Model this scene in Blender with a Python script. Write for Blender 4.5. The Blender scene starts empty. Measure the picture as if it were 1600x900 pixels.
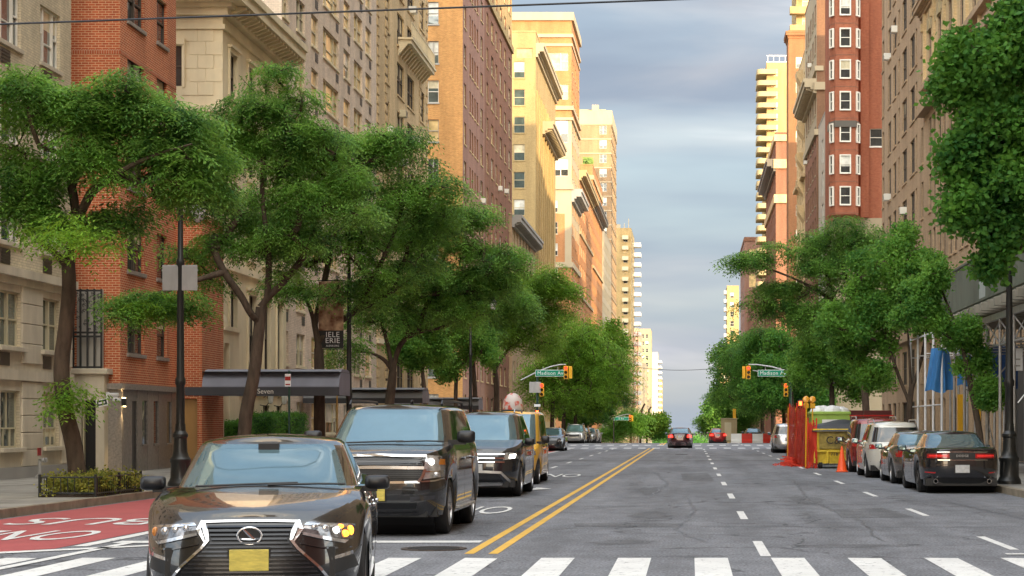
import bpy, bmesh, math, random
import numpy as np
from mathutils import Vector, Matrix
C = bpy.context.scene.collection
R = math.radians
rnd = random.Random(7)
# ---------------------------------------------------------------- camera
VX, VY, F = 1078.0, 664.0, 3000.0          # street's vanishing point and focal length in photo pixels
cd = bpy.data.cameras.new('camera'); cam = bpy.data.objects.new('camera', cd); C.objects.link(cam)
cam.location = (0, 0, 1.6); cam.rotation_euler = (R(90), 0, 0)
cd.sensor_width = 36; cd.lens = F / 1600 * 36
cd.shift_x = -(VX - 800) / 1600; cd.shift_y = (VY - 450) / 1600
cd.clip_end = 12000; cd.clip_start = .1
bpy.context.scene.camera = cam
sc = bpy.context.scene
sc.view_settings.view_transform = 'Standard'; sc.view_settings.look = 'None'
sc.view_settings.exposure = 1.88; sc.view_settings.gamma = 1
# ---------------------------------------------------------------- sky and sun
SUN_EL, SUN_AZ = 13.0, 24.0                # sun low behind the camera, a little to the right
w = bpy.data.worlds.new('World'); sc.world = w; w.use_nodes = True
nt = w.node_tree; N = nt.nodes; L = nt.links; N.clear()
out = N.new('ShaderNodeOutputWorld'); bg = N.new('ShaderNodeBackground'); bg.inputs[1].default_value = .12
sky = N.new('ShaderNodeTexSky'); sky.sky_type = 'NISHITA'; sky.sun_disc = False
sky.sun_elevation = R(SUN_EL); sky.sun_rotation = R(180 - SUN_AZ); sky.air_density = 1.2; sky.dust_density = 1.0
tc = N.new('ShaderNodeTexCoord'); sep = N.new('ShaderNodeSeparateXYZ'); L.new(tc.outputs['Generated'], sep.inputs[0])
# flat layered clouds: stretch the direction so that the noise runs in long horizontal bands
mp = N.new('ShaderNodeMapping'); mp.inputs['Scale'].default_value = (3.2, 1.6, 17.0); L.new(tc.outputs['Generated'], mp.inputs[0])
n1 = N.new('ShaderNodeTexNoise'); n1.inputs['Scale'].default_value = 1.15; n1.inputs['Detail'].default_value = 6; n1.inputs['Roughness'].default_value = .48
n1.inputs['Distortion'].default_value = .35
L.new(mp.outputs[0], n1.inputs['Vector'])
cr = N.new('ShaderNodeValToRGB'); L.new(n1.outputs['Fac'], cr.inputs[0])
e = cr.color_ramp.elements
e[0].position = .30; e[0].color = (.70, .90, 1.20, 1)
e[1].position = .72; e[1].color = (1.85, 1.82, 1.92, 1)
m_ = e.new(.5); m_.color = (.90, 1.07, 1.32, 1)
m2 = e.new(.62); m2.color = (1.22, 1.30, 1.46, 1)
mp2 = N.new('ShaderNodeMapping'); mp2.inputs['Scale'].default_value = (1.2, .8, 7.0); L.new(tc.outputs['Generated'], mp2.inputs[0])
n2 = N.new('ShaderNodeTexNoise'); n2.inputs['Scale'].default_value = 2.3; n2.inputs['Detail'].default_value = 4
L.new(mp2.outputs[0], n2.inputs['Vector'])
cr2 = N.new('ShaderNodeValToRGB'); L.new(n2.outputs['Fac'], cr2.inputs[0])
cr2.color_ramp.elements[0].position = .35; cr2.color_ramp.elements[0].color = (.86, .86, .86, 1)
cr2.color_ramp.elements[1].position = .62; cr2.color_ramp.elements[1].color = (1, 1, 1, 1)
mx = N.new('ShaderNodeMixRGB'); L.new(cr2.outputs[0], mx.inputs[0]); L.new(sky.outputs[0], mx.inputs[1]); L.new(cr.outputs[0], mx.inputs[2])
# added sky glow toward the unseen low sun, to brighten the shaded street
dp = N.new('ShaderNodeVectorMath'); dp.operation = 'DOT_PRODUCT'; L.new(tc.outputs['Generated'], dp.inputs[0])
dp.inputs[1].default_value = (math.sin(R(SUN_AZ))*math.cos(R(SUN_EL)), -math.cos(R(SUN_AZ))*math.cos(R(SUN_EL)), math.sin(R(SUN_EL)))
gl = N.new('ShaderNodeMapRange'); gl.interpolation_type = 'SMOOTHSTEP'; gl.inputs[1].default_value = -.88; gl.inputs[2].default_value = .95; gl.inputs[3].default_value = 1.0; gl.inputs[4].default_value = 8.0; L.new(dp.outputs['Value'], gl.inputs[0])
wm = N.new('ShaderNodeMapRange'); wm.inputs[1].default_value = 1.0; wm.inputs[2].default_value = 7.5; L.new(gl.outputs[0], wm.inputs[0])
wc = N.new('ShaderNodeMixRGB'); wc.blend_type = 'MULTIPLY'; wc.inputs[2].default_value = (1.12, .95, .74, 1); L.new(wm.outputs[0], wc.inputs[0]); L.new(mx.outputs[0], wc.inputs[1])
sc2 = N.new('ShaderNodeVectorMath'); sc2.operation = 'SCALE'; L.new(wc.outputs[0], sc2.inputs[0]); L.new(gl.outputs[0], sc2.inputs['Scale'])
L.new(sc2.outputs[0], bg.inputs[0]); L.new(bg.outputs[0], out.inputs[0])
sd = bpy.data.lights.new('sun', 'SUN'); sun = bpy.data.objects.new('sun', sd); C.objects.link(sun)
sd.energy = 2.0; sd.angle = R(.5); sd.color = (1, .74, .42)
to_sun = Vector((math.sin(R(SUN_AZ)) * math.cos(R(SUN_EL)), -math.cos(R(SUN_AZ)) * math.cos(R(SUN_EL)), math.sin(R(SUN_EL))))
sun.rotation_euler = to_sun.to_track_quat('Z', 'Y').to_euler()

# ---------------------------------------------------------------- helpers
def tag(o, label=None, cat=None, group=None, kind=None):
    if label: o['label'] = label
    if cat: o['category'] = cat
    if group: o['group'] = group
    if kind: o['kind'] = kind
    return o
def empty(name, loc=(0, 0, 0), rz=0, label=None, cat=None, group=None):
    o = bpy.data.objects.new(name, None); C.objects.link(o); o.location = loc; o.rotation_euler = (0, 0, rz)
    o.empty_display_size = .1
    return tag(o, label, cat, group)
def link(name, me, parent=None, loc=None, rz=None, rot=None, scale=None):
    o = bpy.data.objects.new(name, me); C.objects.link(o)
    if parent: o.parent = parent
    if loc is not None: o.location = loc
    if rz is not None: o.rotation_euler = (0, 0, rz)
    if rot is not None: o.rotation_euler = rot
    if scale is not None: o.scale = scale
    return o
def copy_tree(o, parent=None):
    c = o.copy(); C.objects.link(c); c.parent = parent
    for ch in o.children: copy_tree(ch, c)
    return c
def Yat(px, X): return X * F / (px - VX)
def Zat(py, Y): return 1.6 + (VY - py) * Y / F
def Xat(px, Y): return (px - VX) * Y / F
def gnd(px, py, z=0.0):
    Y = (1.6 - z) * F / (py - VY); return Xat(px, Y), Y
def road_z(Y):
    if Y < 165: return 0.0
    if Y < 195: return -.00042 * (Y - 165) ** 2
    if Y < 900: return -.378 - .0252 * (Y - 195)
    return -18.144
class MB:
    def __init__(s): s.v = []; s.f = []; s.m = []; s.T = None
    def add(s, vs, fs, mi=0):
        b = len(s.v)
        if s.T is not None: vs = [tuple(s.T @ Vector(v)) for v in vs]
        s.v.extend(vs); s.f.extend([tuple(b + i for i in f) for f in fs]); s.m.extend([mi] * len(fs)); return s
    def box(s, x0, x1, y0, y1, z0, z1, mi=0):
        return s.add([(x0,y0,z0),(x1,y0,z0),(x1,y1,z0),(x0,y1,z0),(x0,y0,z1),(x1,y0,z1),(x1,y1,z1),(x0,y1,z1)],
              [(0,3,2,1),(4,5,6,7),(0,1,5,4),(1,2,6,5),(2,3,7,6),(3,0,4,7)], mi)
    def bbox(s, x0, x1, y0, y1, z0, z1, b=.01, mi=0):     # box with chamfered edges
        vs = []; 
        for sx, X0 in ((1, x0), (-1, x1)):
            for sy, Y0 in ((1, y0), (-1, y1)):
                for sz, Z0 in ((1, z0), (-1, z1)):
                    vs += [(X0, Y0 + sy*b, Z0 + sz*b), (X0 + sx*b, Y0, Z0 + sz*b), (X0 + sx*b, Y0 + sy*b, Z0)]
        I = lambda a, c, d, k: ((a*2 + c)*2 + d)*3 + k
        fs = [(I(0,0,0,0), I(0,0,1,0), I(0,1,1,0), I(0,1,0,0)), (I(1,0,0,0), I(1,1,0,0), I(1,1,1,0), I(1,0,1,0)),
              (I(0,0,0,1), I(1,0,0,1), I(1,0,1,1), I(0,0,1,1)), (I(0,1,0,1), I(0,1,1,1), I(1,1,1,1), I(1,1,0,1)),
              (I(0,0,0,2), I(0,1,0,2), I(1,1,0,2), I(1,0,0,2)), (I(0,0,1,2), I(1,0,1,2), I(1,1,1,2), I(0,1,1,2))]
        for a in (0, 1):
            for c in (0, 1):
                fs.append((I(a,c,0,0), I(a,c,0,1), I(a,c,1,1), I(a,c,1,0)))
                fs.append((I(a,0,c,0), I(a,0,c,2), I(a,1,c,2), I(a,1,c,0)))
                fs.append((I(0,a,c,1), I(0,a,c,2), I(1,a,c,2), I(1,a,c,1)))
                for d in (0, 1): fs.append((I(a,c,d,0), I(a,c,d,1), I(a,c,d,2)))
        return s.add(vs, fs, mi)
    def quad(s, a, b, c, d, mi=0): return s.add([a, b, c, d], [(0, 1, 2, 3)], mi)
    def tube(s, pts, rad, n=8, mi=0, caps=True):
        pts = [Vector(p) for p in pts]
        if not hasattr(rad, '__len__'): rad = [rad] * len(pts)
        vs = []; fs = []; prev = None
        for i, p in enumerate(pts):
            d = (pts[min(i+1, len(pts)-1)] - pts[max(i-1, 0)])
            if d.length < 1e-9: d = Vector((0, 0, 1))
            d.normalize()
            if prev is None:
                a = Vector((0, 0, 1)) if abs(d.z) < .9 else Vector((1, 0, 0))
                u = d.cross(a).normalized()
            else:
                u = (prev - d * prev.dot(d)).normalized()
            prev = u; q = d.cross(u)
            for k in range(n):
                t = 2 * math.pi * k / n
                vs.append(tuple(p + (u * math.cos(t) + q * math.sin(t)) * rad[i]))
        for i in range(len(pts) - 1):
            for k in range(n):
                a = i*n + k; b = i*n + (k+1) % n
                fs.append((a, b, b + n, a + n))
        if caps: fs.append(tuple(range(n-1, -1, -1))); fs.append(tuple((len(pts)-1)*n + k for k in range(n)))
        return s.add(vs, fs, mi)
    def lathe(s, prof, n=16, c=(0, 0, 0), mi=0, axis='z'):
        vs = []; fs = []
        for r, z in prof:
            for k in range(n):
                t = 2*math.pi*k/n; x, y = r*math.cos(t), r*math.sin(t)
                p = (x, y, z) if axis == 'z' else ((z, x, y) if axis == 'x' else (x, z, y))
                vs.append((p[0]+c[0], p[1]+c[1], p[2]+c[2]))
        for i in range(len(prof)-1):
            for k in range(n): fs.append((i*n+k, i*n+(k+1) % n, (i+1)*n+(k+1) % n, (i+1)*n+k))
        if prof[0][0] > 1e-4: fs.append(tuple(range(n-1, -1, -1)))
        if prof[-1][0] > 1e-4: fs.append(tuple((len(prof)-1)*n+k for k in range(n)))
        return s.add(vs, fs, mi)
    def prism(s, poly, axis, a, b, mi=0):          # poly in the plane perpendicular to axis
        n = len(poly); mk = {'x': lambda p, t: (t, p[0], p[1]), 'y': lambda p, t: (p[0], t, p[1]), 'z': lambda p, t: (p[0], p[1], t)}[axis]
        return s.add([mk(p, a) for p in poly] + [mk(p, b) for p in poly],
              [tuple(range(n)), tuple(range(2*n-1, n-1, -1))] + [(i, n+i, n+(i+1) % n, (i+1) % n) for i in range(n)], mi)
    def grid(s, fn, nu, nv, mi=0, closeu=False):
        vs = [fn(i/nu, j/nv) for j in range(nv+1) for i in range(nu+1)]
        return s.add(vs, [(j*(nu+1)+i, j*(nu+1)+i+1, (j+1)*(nu+1)+i+1, (j+1)*(nu+1)+i) for j in range(nv) for i in range(nu)], mi)
    def ball(s, c, rx, ry, rz, n=12, m=8, mi=0):
        return s.grid(lambda u, v: (c[0]+rx*math.sin(math.pi*v)*math.cos(2*math.pi*u), c[1]+ry*math.sin(math.pi*v)*math.sin(2*math.pi*u), c[2]-rz*math.cos(math.pi*v)), n, m, mi)
    def mesh(s, name, mats, smooth=None):
        me = bpy.data.meshes.new(name); me.from_pydata(s.v, [], s.f)
        if not isinstance(mats, (list, tuple)): mats = [mats]
        for m in mats: me.materials.append(m)
        if len(mats) > 1: me.polygons.foreach_set('material_index', s.m)
        if smooth is not None:
            bm = bmesh.new(); bm.from_mesh(me)
            bmesh.ops.remove_doubles(bm, verts=bm.verts, dist=1e-5)
            bmesh.ops.recalc_face_normals(bm, faces=bm.faces); bm.to_mesh(me); bm.free()
            me.polygons.foreach_set('use_smooth', [True]*len(me.polygons))
            me.set_sharp_from_angle(angle=R(smooth))
        me.update(); return me
    def build(s, name, mats, parent=None, smooth=None, **k):
        return link(name, s.mesh(name, mats, smooth), parent, **k)
def np_mesh(name, verts, quads, mat):
    me = bpy.data.meshes.new(name); nv, nf = len(verts), len(quads)
    me.vertices.add(nv); me.vertices.foreach_set('co', verts.astype(np.float32).ravel())
    me.loops.add(nf*4); me.loops.foreach_set('vertex_index', quads.astype(np.int32).ravel())
    me.polygons.add(nf); me.polygons.foreach_set('loop_start', np.arange(0, nf*4, 4, dtype=np.int32))
    me.polygons.foreach_set('loop_total', np.full(nf, 4, dtype=np.int32))
    me.materials.append(mat); me.update(calc_edges=True); return me
def text_mesh(txt, size, mat, extr=.002, spacing=1.0, sx=1.0, sy=1.0):
    cu = bpy.data.curves.new('text', 'FONT'); cu.body = txt; cu.size = size; cu.extrude = extr; cu.align_x = 'CENTER'; cu.align_y = 'CENTER'
    cu.space_character = spacing; cu.resolution_u = 3
    o = bpy.data.objects.new('text', cu); C.objects.link(o); bpy.context.view_layer.update()
    me = bpy.data.meshes.new_from_object(o.evaluated_get(bpy.context.evaluated_depsgraph_get()))
    bpy.data.objects.remove(o)
    for v in me.vertices: v.co.x *= sx; v.co.y *= sy
    me.materials.clear(); me.materials.append(mat); return me

# ---------------------------------------------------------------- materials
def newmat(name):
    m = bpy.data.materials.new(name); m.use_nodes = True
    return m, m.node_tree.nodes, m.node_tree.links, m.node_tree.nodes['Principled BSDF']
def world_uv(N, L):          # (along wall, height, 0) for axis-aligned walls
    g = N.new('ShaderNodeNewGeometry'); a = N.new('ShaderNodeSeparateXYZ'); b = N.new('ShaderNodeSeparateXYZ')
    L.new(g.outputs['Position'], a.inputs[0]); L.new(g.outputs['True Normal'], b.inputs[0])
    ab = N.new('ShaderNodeMath'); ab.operation = 'ABSOLUTE'; L.new(b.outputs[0], ab.inputs[0])
    gt = N.new('ShaderNodeMath'); gt.operation = 'GREATER_THAN'; gt.inputs[1].default_value = .6; L.new(ab.outputs[0], gt.inputs[0])
    mx = N.new('ShaderNodeMix'); mx.data_type = 'FLOAT'; L.new(gt.outputs[0], mx.inputs[0]); L.new(a.outputs[0], mx.inputs[2]); L.new(a.outputs[1], mx.inputs[3])
    cb = N.new('ShaderNodeCombineXYZ'); L.new(mx.outputs[0], cb.inputs[0]); L.new(a.outputs[2], cb.inputs[1])
    return cb, g
def noisy(N, L, col_out_or_val, pos, var, scale, stain=(1, 1, .35)):
    n = N.new('ShaderNodeTexNoise'); n.inputs['Scale'].default_value = scale; n.inputs['Detail'].default_value = 5; n.inputs['Roughness'].default_value = .6
    mp = N.new('ShaderNodeMapping'); mp.inputs['Scale'].default_value = stain; L.new(pos, mp.inputs[0]); L.new(mp.outputs[0], n.inputs['Vector'])
    mr = N.new('ShaderNodeMapRange'); mr.inputs[1].default_value = .3; mr.inputs[2].default_value = .7; mr.inputs[3].default_value = 1 - var; mr.inputs[4].default_value = 1 + var
    L.new(n.outputs['Fac'], mr.inputs[0])
    mul = N.new('ShaderNodeVectorMath'); mul.operation = 'SCALE'
    if isinstance(col_out_or_val, tuple): mul.inputs[0].default_value = col_out_or_val[:3]
    else: L.new(col_out_or_val, mul.inputs[0])
    L.new(mr.outputs[0], mul.inputs['Scale']); return mul.outputs[0], n
def M(name, col, rough=.8, met=0, var=.12, scale=2.0, bump=0, bscale=60, spec=.5, coat=0, emit=0, ior=None, stain=(1, 1, .35), local=False):
    m, N, L, P = newmat(name)
    if local: tc = N.new('ShaderNodeTexCoord'); pos = tc.outputs['Object']
    else: g = N.new('ShaderNodeNewGeometry'); pos = g.outputs['Position']
    if var:
        c, n = noisy(N, L, tuple(col), pos, var, scale, stain); L.new(c, P.inputs['Base Color'])
    else: P.inputs['Base Color'].default_value = (*col, 1)
    P.inputs['Roughness'].default_value = rough; P.inputs['Metallic'].default_value = met; P.inputs['Specular IOR Level'].default_value = spec
    if ior: P.inputs['IOR'].default_value = ior
    if coat: P.inputs['Coat Weight'].default_value = coat; P.inputs['Coat Roughness'].default_value = .03
    if emit: P.inputs['Emission Color'].default_value = (*col, 1); P.inputs['Emission Strength'].default_value = emit
    if bump:
        nb = N.new('ShaderNodeTexNoise'); nb.inputs['Scale'].default_value = bscale; nb.inputs['Detail'].default_value = 4; L.new(pos, nb.inputs['Vector'])
        bp = N.new('ShaderNodeBump'); bp.inputs['Strength'].default_value = bump; bp.inputs['Distance'].default_value = .02
        L.new(nb.outputs['Fac'], bp.inputs['Height']); L.new(bp.outputs[0], P.inputs['Normal'])
    return m
def BR(name, c1, c2, mortar, bw=.21, bh=.075, ms=.012, var=.14, rough=.85, bump=.5):
    m, N, L, P = newmat(name); cb, g = world_uv(N, L)
    b = N.new('ShaderNodeTexBrick'); L.new(cb.outputs[0], b.inputs['Vector'])
    b.inputs['Color1'].default_value = (*c1, 1); b.inputs['Color2'].default_value = (*c2, 1); b.inputs['Mortar'].default_value = (*mortar, 1)
    b.inputs['Scale'].default_value = 1; b.inputs['Brick Width'].default_value = bw; b.inputs['Row Height'].default_value = bh
    b.inputs['Mortar Size'].default_value = ms; b.inputs['Mortar Smooth'].default_value = .3; b.inputs['Bias'].default_value = 0
    c, n = noisy(N, L, b.outputs['Color'], g.outputs['Position'], var*1.3, .8, (1, 1, .14))
    c2_, n2 = noisy(N, L, c, g.outputs['Position'], var*.7, 6.0, (1, 1, 1))
    L.new(c2_, P.inputs['Base Color']); P.inputs['Roughness'].default_value = rough; P.inputs['Specular IOR Level'].default_value = .3
    bp = N.new('ShaderNodeBump'); bp.inputs['Strength'].default_value = bump; bp.inputs['Distance'].default_value = .008; bp.invert = True
    L.new(b.outputs['Fac'], bp.inputs['Height']); L.new(bp.outputs[0], P.inputs['Normal'])
    return m
MT = {}
MT['red_brick'] = BR('red_brick', (.50, .125, .05), (.40, .085, .035), (.62, .42, .25), ms=.010)
MT['red_brick_right'] = BR('red_brick_right', (.36, .11, .055), (.29, .08, .042), (.33, .19, .12), ms=.007)
MT['beige_brick'] = BR('beige_brick', (.62, .54, .38), (.53, .46, .33), (.42, .36, .26), ms=.010)
MT['white_brick'] = BR('white_brick', (.76, .63, .49), (.66, .53, .41), (.56, .46, .36), ms=.010)
MT['pink_brick'] = MT['white_brick']
MT['tan_brick'] = BR('tan_brick', (.66, .50, .28), (.57, .42, .22), (.46, .34, .2))
MT['orange_brick'] = BR('orange_brick', (.60, .30, .10), (.48, .215, .07), (.55, .35, .15), ms=.011)
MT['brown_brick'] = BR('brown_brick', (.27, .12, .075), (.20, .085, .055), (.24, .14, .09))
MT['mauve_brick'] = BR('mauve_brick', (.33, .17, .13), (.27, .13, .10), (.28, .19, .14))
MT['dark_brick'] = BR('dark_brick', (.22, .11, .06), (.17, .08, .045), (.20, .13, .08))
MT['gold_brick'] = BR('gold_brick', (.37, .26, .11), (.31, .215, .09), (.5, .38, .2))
MT['dull_orange_brick'] = BR('dull_orange_brick', (.30, .13, .055), (.25, .105, .045), (.27, .16, .09))
MT['umber_brick'] = BR('umber_brick', (.33, .22, .12), (.28, .18, .10), (.26, .19, .12))
MT['rust_brick'] = BR('rust_brick', (.42, .18, .07), (.35, .145, .055), (.42, .24, .12))
MT['taupe_brick'] = BR('taupe_brick', (.48, .34, .21), (.41, .285, .175), (.36, .26, .17))
MT['limestone'] = M('limestone', (.72, .62, .42), .85, var=.15, scale=.8, bump=.15, bscale=12)
MT['limestone_grey'] = M('limestone_grey', (.54, .48, .37), .85, var=.2, scale=1.2, bump=.2, bscale=20)
MT['pale_stone'] = M('pale_stone', (.40, .33, .22), .85, var=.1, scale=.5)
MT['cream_stone'] = M('cream_stone', (.40, .32, .18), .85, var=.12, scale=.3)
MT['white_paint'] = M('white_paint', (.78, .76, .70), .6, var=.05)
MT['grey_stone'] = M('grey_stone', (.33, .32, .30), .8, var=.12, scale=.5)
MT['granite'] = M('granite', (.17, .155, .14), .28, var=.35, scale=9, stain=(1, 1, 1), spec=.6)
MT['granite_mat'] = M('granite_mat', (.26, .23, .20), .55, var=.3, scale=14, stain=(1, 1, 1))
MT['dark_metal'] = M('dark_metal', (.018, .019, .02), .45, var=.1, spec=.5)
MT['black_paint'] = M('black_paint', (.012, .012, .014), .35, var=.1)
MT['frame_tan'] = M('frame_tan', (.55, .49, .33), .5, var=.08)
MT['frame_dark'] = M('frame_dark', (.07, .055, .04), .5, var=.1)
MT['frame_white'] = M('frame_white', (.80, .77, .68), .5, var=.05)
MT['frame_grey'] = M('frame_grey', (.38, .36, .32), .5, var=.05)
MT['slate_frame'] = M('slate_frame', (.10, .09, .075), .5, var=.05)
def glassmat(name, col, rough=.04, ior=1.9, wave=.06):
    m, N, L, P = newmat(name)
    g = N.new('ShaderNodeNewGeometry')
    c, n = noisy(N, L, col, g.outputs['Position'], .45, .9, (1, 1, 1)); L.new(c, P.inputs['Base Color'])
    P.inputs['Roughness'].default_value = rough; P.inputs['IOR'].default_value = ior
    nb = N.new('ShaderNodeTexNoise'); nb.inputs['Scale'].default_value = 1.3; L.new(g.outputs['Position'], nb.inputs['Vector'])
    bp = N.new('ShaderNodeBump'); bp.inputs['Strength'].default_value = wave; bp.inputs['Distance'].default_value = .2
    L.new(nb.outputs['Fac'], bp.inputs['Height']); L.new(bp.outputs[0], P.inputs['Normal']); return m
MT['glass'] = glassmat('glass', (.045, .05, .05))
MT['glass_teal'] = glassmat('glass_teal', (.07, .10, .095), ior=2.1)
MT['blind'] = glassmat('blind', (.62, .55, .38), .12, 1.45, .02)
MT['blind_white'] = glassmat('blind_white', (.68, .67, .60), .12, 1.45, .02)
MT['golden_reflection'] = glassmat('golden_reflection', (.66, .48, .22), .12, 1.6, .02)  # golden reflection of sky and facades, put into the pane colour
MT['chrome'] = M('chrome', (.75, .75, .76), .12, 1.0, var=0)
MT['galv'] = M('galv', (.50, .50, .49), .42, .6, var=.2, scale=6)
MT['rubber'] = M('rubber', (.016, .016, .017), .75, var=.15, bump=.2)
MT['plastic_black'] = M('plastic_black', (.014, .014, .015), .5, var=.05)
MT['bark'] = M('bark', (.085, .060, .042), .95, var=.4, scale=7, bump=1.0, bscale=22, stain=(1, 1, .25))
MT['hedge'] = M('hedge', (.03, .09, .025), .8, var=.3)
# ================================================================ GROUND, ROADS, PAVEMENTS
XL, XR = -11.75, 7.3                 # kerbs
BL, BRX = -17.6, 13.2                # building lines
def asphalt(name, base, warm=0):
    m, N, L, P = newmat(name); g = N.new('ShaderNodeNewGeometry'); pos = g.outputs['Position']
    c, n = noisy(N, L, base, pos, .22, .35, (1, .35, 1)); c, n = noisy(N, L, c, pos, .20, 2.2, (1, .5, 1)); c, n = noisy(N, L, c, pos, .6, 30, (1, .6, 1))
    # cracks: thin distorted voronoi borders, only in patches
    v = N.new('ShaderNodeTexVoronoi'); v.feature = 'DISTANCE_TO_EDGE'; v.inputs['Scale'].default_value = .33
    nd = N.new('ShaderNodeTexNoise'); nd.inputs['Scale'].default_value = 1.1; nd.inputs['Detail'].default_value = 5; L.new(pos, nd.inputs['Vector'])
    va = N.new('ShaderNodeVectorMath'); va.operation = 'MULTIPLY_ADD'; L.new(nd.outputs['Color'], va.inputs[0]); va.inputs[1].default_value = (1.6, 1.6, 0); L.new(pos, va.inputs[2])
    L.new(va.outputs[0], v.inputs['Vector'])
    lt = N.new('ShaderNodeMapRange'); lt.inputs[1].default_value = .004; lt.inputs[2].default_value = .014; lt.inputs[3].default_value = .42; lt.inputs[4].default_value = 1; L.new(v.outputs['Distance'], lt.inputs[0])
    nm = N.new('ShaderNodeTexNoise'); nm.inputs['Scale'].default_value = .12; L.new(pos, nm.inputs['Vector'])
    ms = N.new('ShaderNodeMapRange'); ms.inputs[1].default_value = .40; ms.inputs[2].default_value = .50; L.new(nm.outputs['Fac'], ms.inputs[0])
    mf = N.new('ShaderNodeMix'); mf.data_type = 'FLOAT'; L.new(ms.outputs[0], mf.inputs[0]); mf.inputs[2].default_value = 1; L.new(lt.outputs[0], mf.inputs[3])
    s1 = N.new('ShaderNodeVectorMath'); s1.operation = 'SCALE'; L.new(c, s1.inputs[0]); L.new(mf.outputs[0], s1.inputs['Scale'])
    # worn wheel tracks: long stains along the street
    mp = N.new('ShaderNodeMapping'); mp.inputs['Scale'].default_value = (1.3, .045, 1); L.new(pos, mp.inputs[0])
    nt_ = N.new('ShaderNodeTexNoise'); nt_.inputs['Scale'].default_value = 1.0; nt_.inputs['Detail'].default_value = 3; L.new(mp.outputs[0], nt_.inputs['Vector'])
    mt = N.new('ShaderNodeMapRange'); mt.inputs[1].default_value = .3; mt.inputs[2].default_value = .7; mt.inputs[3].default_value = .82; mt.inputs[4].default_value = 1.16; L.new(nt_.outputs['Fac'], mt.inputs[0])
    s2 = N.new('ShaderNodeVectorMath'); s2.operation = 'SCALE'; L.new(s1.outputs[0], s2.inputs[0]); L.new(mt.outputs[0], s2.inputs['Scale'])
    L.new(s2.outputs[0], P.inputs['Base Color']); P.inputs['Roughness'].default_value = .78; P.inputs['Specular IOR Level'].default_value = .35
    nb = N.new('ShaderNodeTexNoise'); nb.inputs['Scale'].default_value = 45; nb.inputs['Detail'].default_value = 3; L.new(pos, nb.inputs['Vector'])
    bp = N.new('ShaderNodeBump'); bp.inputs['Strength'].default_value = .5; bp.inputs['Distance'].default_value = .01; L.new(nb.outputs['Fac'], bp.inputs['Height']); L.new(bp.outputs[0], P.inputs['Normal'])
    return m
def worn_paint(name, col, under=(.055, .056, .06), thr=.42):
    m, N, L, P = newmat(name); g = N.new('ShaderNodeNewGeometry'); pos = g.outputs['Position']
    n = N.new('ShaderNodeTexNoise'); n.inputs['Scale'].default_value = 9; n.inputs['Detail'].default_value = 8; n.inputs['Roughness'].default_value = .75; L.new(pos, n.inputs['Vector'])
    r = N.new('ShaderNodeMapRange'); r.inputs[1].default_value = thr - .05; r.inputs[2].default_value = thr + .03; L.new(n.outputs['Fac'], r.inputs[0])
    c, _ = noisy(N, L, col, pos, .10, 1.2, (1, 1, 1))
    mx = N.new('ShaderNodeMixRGB'); L.new(r.outputs[0], mx.inputs[0]); mx.inputs[1].default_value = (*under, 1); L.new(c, mx.inputs[2])
    L.new(mx.outputs[0], P.inputs['Base Color']); P.inputs['Roughness'].default_value = .75; return m
ASP = asphalt('asphalt', (.172, .178, .195)); ASP2 = asphalt('asphalt_dark', (.128, .132, .142))
WP = worn_paint('road_paint_white', (.72, .72, .70), under=(.16, .16, .17), thr=.405); YP = worn_paint('road_paint_yellow', (.74, .44, .07), under=(.2, .17, .1), thr=.37)
REDP = worn_paint('bus_lane_red', (.40, .085, .085), under=(.17, .08, .08), thr=.36)
CONC = M('pavement_concrete', (.30, .285, .25), .85, var=.2, scale=1.1, bump=.3, bscale=35, stain=(1, 1, 1))
CONC2 = M('pavement_concrete_dark', (.235, .22, .195), .85, var=.25, scale=1.3, bump=.3, bscale=35, stain=(1, 1, 1))
KERB = M('kerb_stone', (.26, .22, .16), .8, var=.3, scale=2.5, stain=(1, 1, 1), bump=.2)
GROUND = M('ground_soil', (.10, .09, .075), .95, var=.3)
def strip(name, x0, x1, ys, dz, mat, kind='structure', nx=1):
    mb = MB()
    for a, b in zip(ys[:-1], ys[1:]):
        for i in range(nx):
            xa = x0 + (x1-x0)*i/nx; xb = x0 + (x1-x0)*(i+1)/nx
            mb.quad((xa, a, road_z(a)+dz), (xb, a, road_z(a)+dz), (xb, b, road_z(b)+dz), (xa, b, road_z(b)+dz))
    return tag(mb.build(name, mat), kind=kind)
YS = [-400, -100, 0, 60, 130, 165, 172, 180, 188, 195, 215, 260, 400, 600, 900, 1500, 5000]
strip('ground', -4000, 4000, YS, -.06, GROUND)
road = strip('road', XL, XR, [-400, -100, 0, 60, 130, 165, 172, 180, 188, 195, 215, 260, 400, 600, 900, 1200], 0, ASP)
crossing_road = MB().quad((-300, 134.5, .004), (XL, 134.5, .004), (XL, 149, .004), (-300, 149, .004)).quad((XR, 134.5, .004), (300, 134.5, .004), (300, 149, .004), (XR, 149, .004)) \
   .quad((-300, -8, .004), (XL, -8, .004), (XL, 17, .004), (-300, 17, .004)).quad((XR, -8, .004), (300, -8, .004), (300, 17, .004), (XR, 17, .004)).build('side_road', ASP2)
tag(crossing_road, kind='structure')
def pavement(x0, x1, kerbx, y0, y1, name='pavement'):
    ys = [y0] + [y for y in YS if y0 < y < y1] + [y1]; mb = MB()
    for a, b in zip(ys[:-1], ys[1:]):
        za, zb = road_z(a)+.135, road_z(b)+.135
        mb.add([(x0, a, za-.3), (x1, a, za-.3), (x1, b, zb-.3), (x0, b, zb-.3), (x0, a, za), (x1, a, za), (x1, b, zb), (x0, b, zb)],
            [(4, 5, 6, 7), (0, 1, 5, 4), (1, 2, 6, 5), (2, 3, 7, 6), (3, 0, 4, 7)])
    o = mb.build(name, CONC2); tag(o, kind='structure'); return o
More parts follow.
